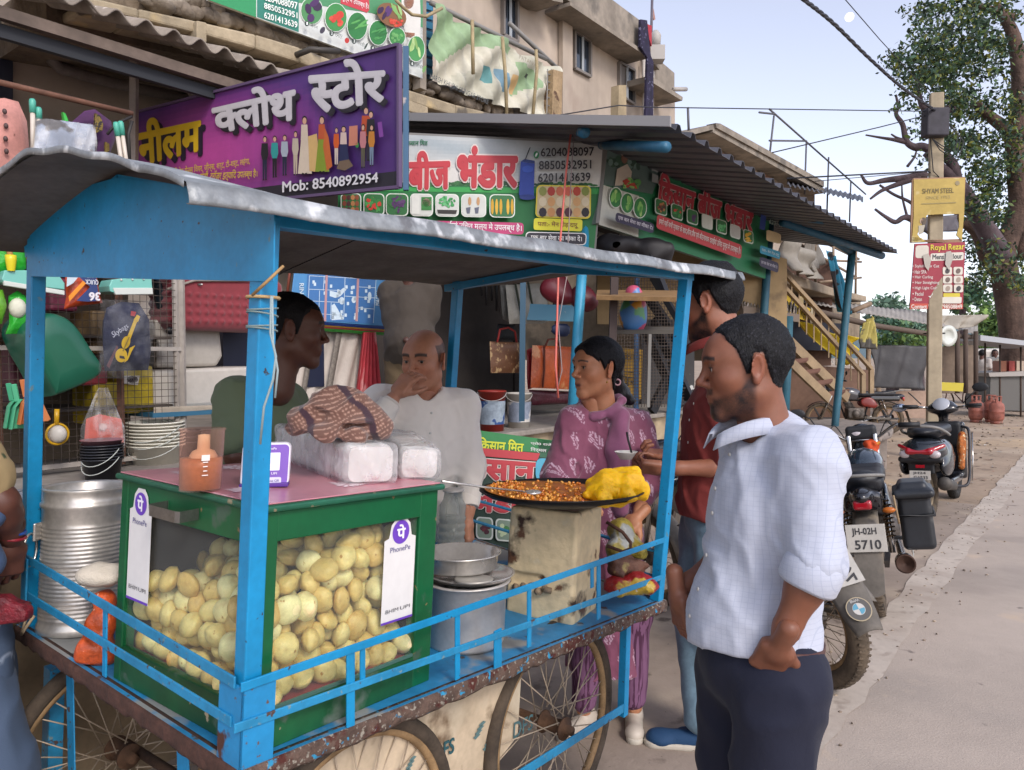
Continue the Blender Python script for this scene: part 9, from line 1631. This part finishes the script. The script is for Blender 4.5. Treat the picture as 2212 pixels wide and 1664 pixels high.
# bald man
hB=P(916,778,3.28);rb=(P(886,800,3.15)-P(862,850,3.10))
person('bald man in cream shirt holding his hand to his mouth',dict(head=hB,az=-160,pitch=6,hs=1.10,skin='#b47e64',hair='bald',jaw=1.0,seed=11,fwd=A(-170),build=1.05,creases=(.052,.061),brow=1.3,look=(.1,0),sh=[P(1000,880,3.36),P(822,870,3.24)],el=[P(1018,1010,3.3),P(800,930,3.02)],wr=[P(1010,1125,3.2),P(856,852,3.06)],hip=[G(965,1190,3.36),G(870,1190,3.34)],kn=[G(965,1300,3.36,.48),G(870,1300,3.34,.48)],an=[G(965,1300,3.36,.08),G(870,1300,3.34,.08)],hands=[(-1,Vector((.1,-.1,-1)),Vector((-1,.2,0)),(.3,.3,.35,.4),(.3,.2)),(1,Vector((.045,.02,.062)),Vector((.4,.9,-.5)),(.42,.48,.52,.55),(.25,.5))],top=dict(mat=fabric('cream_shirt','#ebe3d9'),sleeve=1.62,g=.018,collar=1,hem=.06,wr=.6,cuff=.042),bottom=dict(mat=fabric('brown_trouser','#3c3632'),g=.016),shoe=pm('black_shoe','#18171a')))
# vendor
hV=P(632,712,2.68)
person('vendor in olive green t-shirt seen in dark profile behind the nearest post',dict(head=hV,az=72,pitch=4,hs=1.07,skin='#5c392b',hair='short',thick=.005,line=.066,seed=14,fwd=A(62),build=.98,jaw=1.0,sh=[P(622,868,2.92),P(515,862,2.60)],el=[P(640,1010,2.95),P(508,985,2.54)],wr=[P(690,1080,2.8),P(545,1060,2.62)],hip=[G(600,1150,2.86),G(540,1150,2.66)],kn=[G(600,1300,2.86,.48),G(540,1300,2.66,.48)],an=[G(600,1300,2.86,.08),G(540,1300,2.66,.08)],hands=[(-1,Vector((.8,-.2,-.3)),Vector((0,0,-1)),(.4,.4,.4,.4),(.4,.3)),(1,Vector((.8,.1,-.2)),Vector((0,0,-1)),(.4,.4,.4,.4),(.4,.3))],top=dict(name='t_shirt',mat=fabric('olive_tshirt','#667257'),sleeve=.66,g=.020,flare=1.2,hem=.08),bottom=dict(mat=navy,g=.016),shoe=pm('black_shoe','#18171a')))
# woman at the left edge
def floral(V,*a):r=np.random.RandomState(4);f1,f2=wob(3,120),wob(7,150);C=np.tile(np.array(lin('#a58f68')),(len(V),1));x,y,z=V.T;C[f1(x,y,z)>.8]=lin('#7a2f2a');C[f2(x,y,z)>1.0]=lin('#3a4a30');return C
def chev(V,*a):x,y,z=V.T;C=np.tile(np.array(lin('#3f4f66')),(len(V),1));t=((z*9+np.abs((x*16%1)-.5)*1.1)%1<.10);C[t]=lin('#7c889a');return C
lw=person('woman in floral sleeve and blue wrap cut off by the left picture edge',dict(head=P(-120,700,1.95),az=60,hs=1.,skin='#5a372c',hair='long',seed=17,fwd=A(50),build=1.0,sh=[P(-230,930,2.15),P(-110,930,1.85)],el=[P(-190,1120,2.2),P(6,1085,1.88)],wr=[P(-40,1180,2.1),P(26,1172,1.97)],hip=[G(-180,1300,2.1),G(-110,1300,1.95)],kn=[G(-110,1400,2.1,.45),G(-5,1400,1.92,.45)],an=[G(-100,1500,2.1,.08),G(0,1500,1.92,.08)],hands=[None,(1,Vector((-.25,.05,-1)),Vector((-.7,.5,-.2)),(.35,.4,.4,.4),(.3,.3))],top=dict(name='blouse',mat=pm('floral_cloth',vc=True,rough=.85),colf=floral,sleeve=.62,g=.02),bottom=dict(name='wrap_lower',mat=fabric('slate_cloth','#3f4f66'),g=.02),shoe=pm('brown_sandal','#4a3426')))
s=SDF();s.cap(list(G(-110,1300,1.95,.82)),list(G(-70,1500,1.9,.12)),.13,.15,.05).cap(list(G(-150,1300,2.05,.82)),list(G(-140,1500,2.0,.12)),.14,.16,.05);s.plane([0,0,.1],(0,0,-1));w_=wob(81,40,6,(1,1,.12));sdfobj('wrapped_skirt',s,.010,pm('chevron_cloth',vc=True,rough=.85,nz=(14,.1)),lw,disp=lambda X,Y,Z:.012*w_(X,Y,Z),colf=chev)
s=SDF();s.cap(list(P(-90,960,1.82)),list(P(-18,1110,1.86)),.06,.03,.04).cap(list(P(-80,1080,1.85)),list(P(-40,1210,1.9)),.06,.05,.04);w_=wob(82,50,6);sdfobj('blue_shawl',s,.008,fabric('blue_shawl','#3d5273'),lw,disp=lambda X,Y,Z:.006*w_(X,Y,Z))
for c,dz in(('#2450a0',0),('#8a2430',-.014)):
 m=MB();q=P(25,1148,1.955)+ZV*dz;m.tube([q+Vector((.030*math.cos(a),.030*math.sin(a),-.006*math.cos(a)))for a in[2*math.pi*k/16 for k in range(16)]],.0045,6,closed=True);m.build('bangle',pm('bg'+c[1:],c,rough=.4),lw)
m=MB();m.prism([P(x,y,1.88)for x,y in((-30,1292),(5,1290),(24,1302),(44,1308),(56,1322),(54,1346),(-30,1356))],Vector((0,.04,0)));setp(m.build('red_purse',pm('red_purse','#6d1420',rough=.5,nz=(40,.4),bump=(90,1.,.006)),bevel=.01),'dark red sequined purse at the left picture edge','purse')
# shopkeeper in the dim shop
person('shopkeeper in khaki shirt standing in the dim shop, head hidden by the cart roof',dict(head=P(880,560,5.5),az=170,hs=1.1,skin='#4a2e24',hair='short',seed=20,fwd=A(170),build=1.15,belly=.05,sh=[P(925,628,5.5),P(845,632,5.5)],el=[P(925,690,5.5),P(850,700,5.45)],wr=[P(905,745,5.3),P(890,745,5.25)],hip=[G(915,770,5.5),G(865,770,5.5)],kn=[G(915,840,5.5,1.0),G(865,840,5.5,1.0)],an=[G(915,880,5.5,.96),G(865,880,5.5,.96)],hands=[(-1,Vector((-.5,0,-.3)),Vector((0,1,0)),(.5,.5,.5,.5),(.3,.3)),(1,Vector((.5,0,-.4)),Vector((0,1,0)),(.5,.5,.5,.5),(.3,.3))],top=dict(mat=fabric('khaki_cloth','#3d352d'),sleeve=.75,g=.03,hem=.10),bottom=dict(mat=fabric('khaki_trouser','#5f4f38'),g=.02),shoe=pm('black_shoe','#18171a')),low=True)
for x,c,lab,az in((2122,'#b3aca6','distant man in white shirt leaning at the far snack cart',60),(2148,'#7d766c','distant man in grey shirt behind the far snack cart',200)):
 d=24.;b=G(x,800,d,0);z0=.93;person(lab,dict(head=b+ZV*1.60,az=az,hs=1.1,skin='#5a3a2e',hair='short',seed=25,fwd=A(az),build=1.,sh=[b+A(az-90)*.19+ZV*1.38,b+A(az+90)*.19+ZV*1.38],el=[b+A(az-90)*.24+ZV*1.1,b+A(az+90)*.24+ZV*1.1],wr=[b+A(az)*.2+ZV*1.0-A(az+90)*.15,b+A(az)*.2+A(az+90)*.15+ZV],hip=[b+A(az-90)*.09+ZV*z0,b+A(az+90)*.09+ZV*z0],kn=[b+A(az-90)*.1+ZV*.5,b+A(az+90)*.1+ZV*.5],an=[b+A(az-90)*.1+ZV*.08,b+A(az+90)*.1+ZV*.08],top=dict(mat=fabric('far'+c[1:],c),sleeve=.7,g=.02),bottom=dict(mat=fabric('far_dark','#23232a'),g=.015),shoe=pm('black_shoe','#18171a')),low=True)
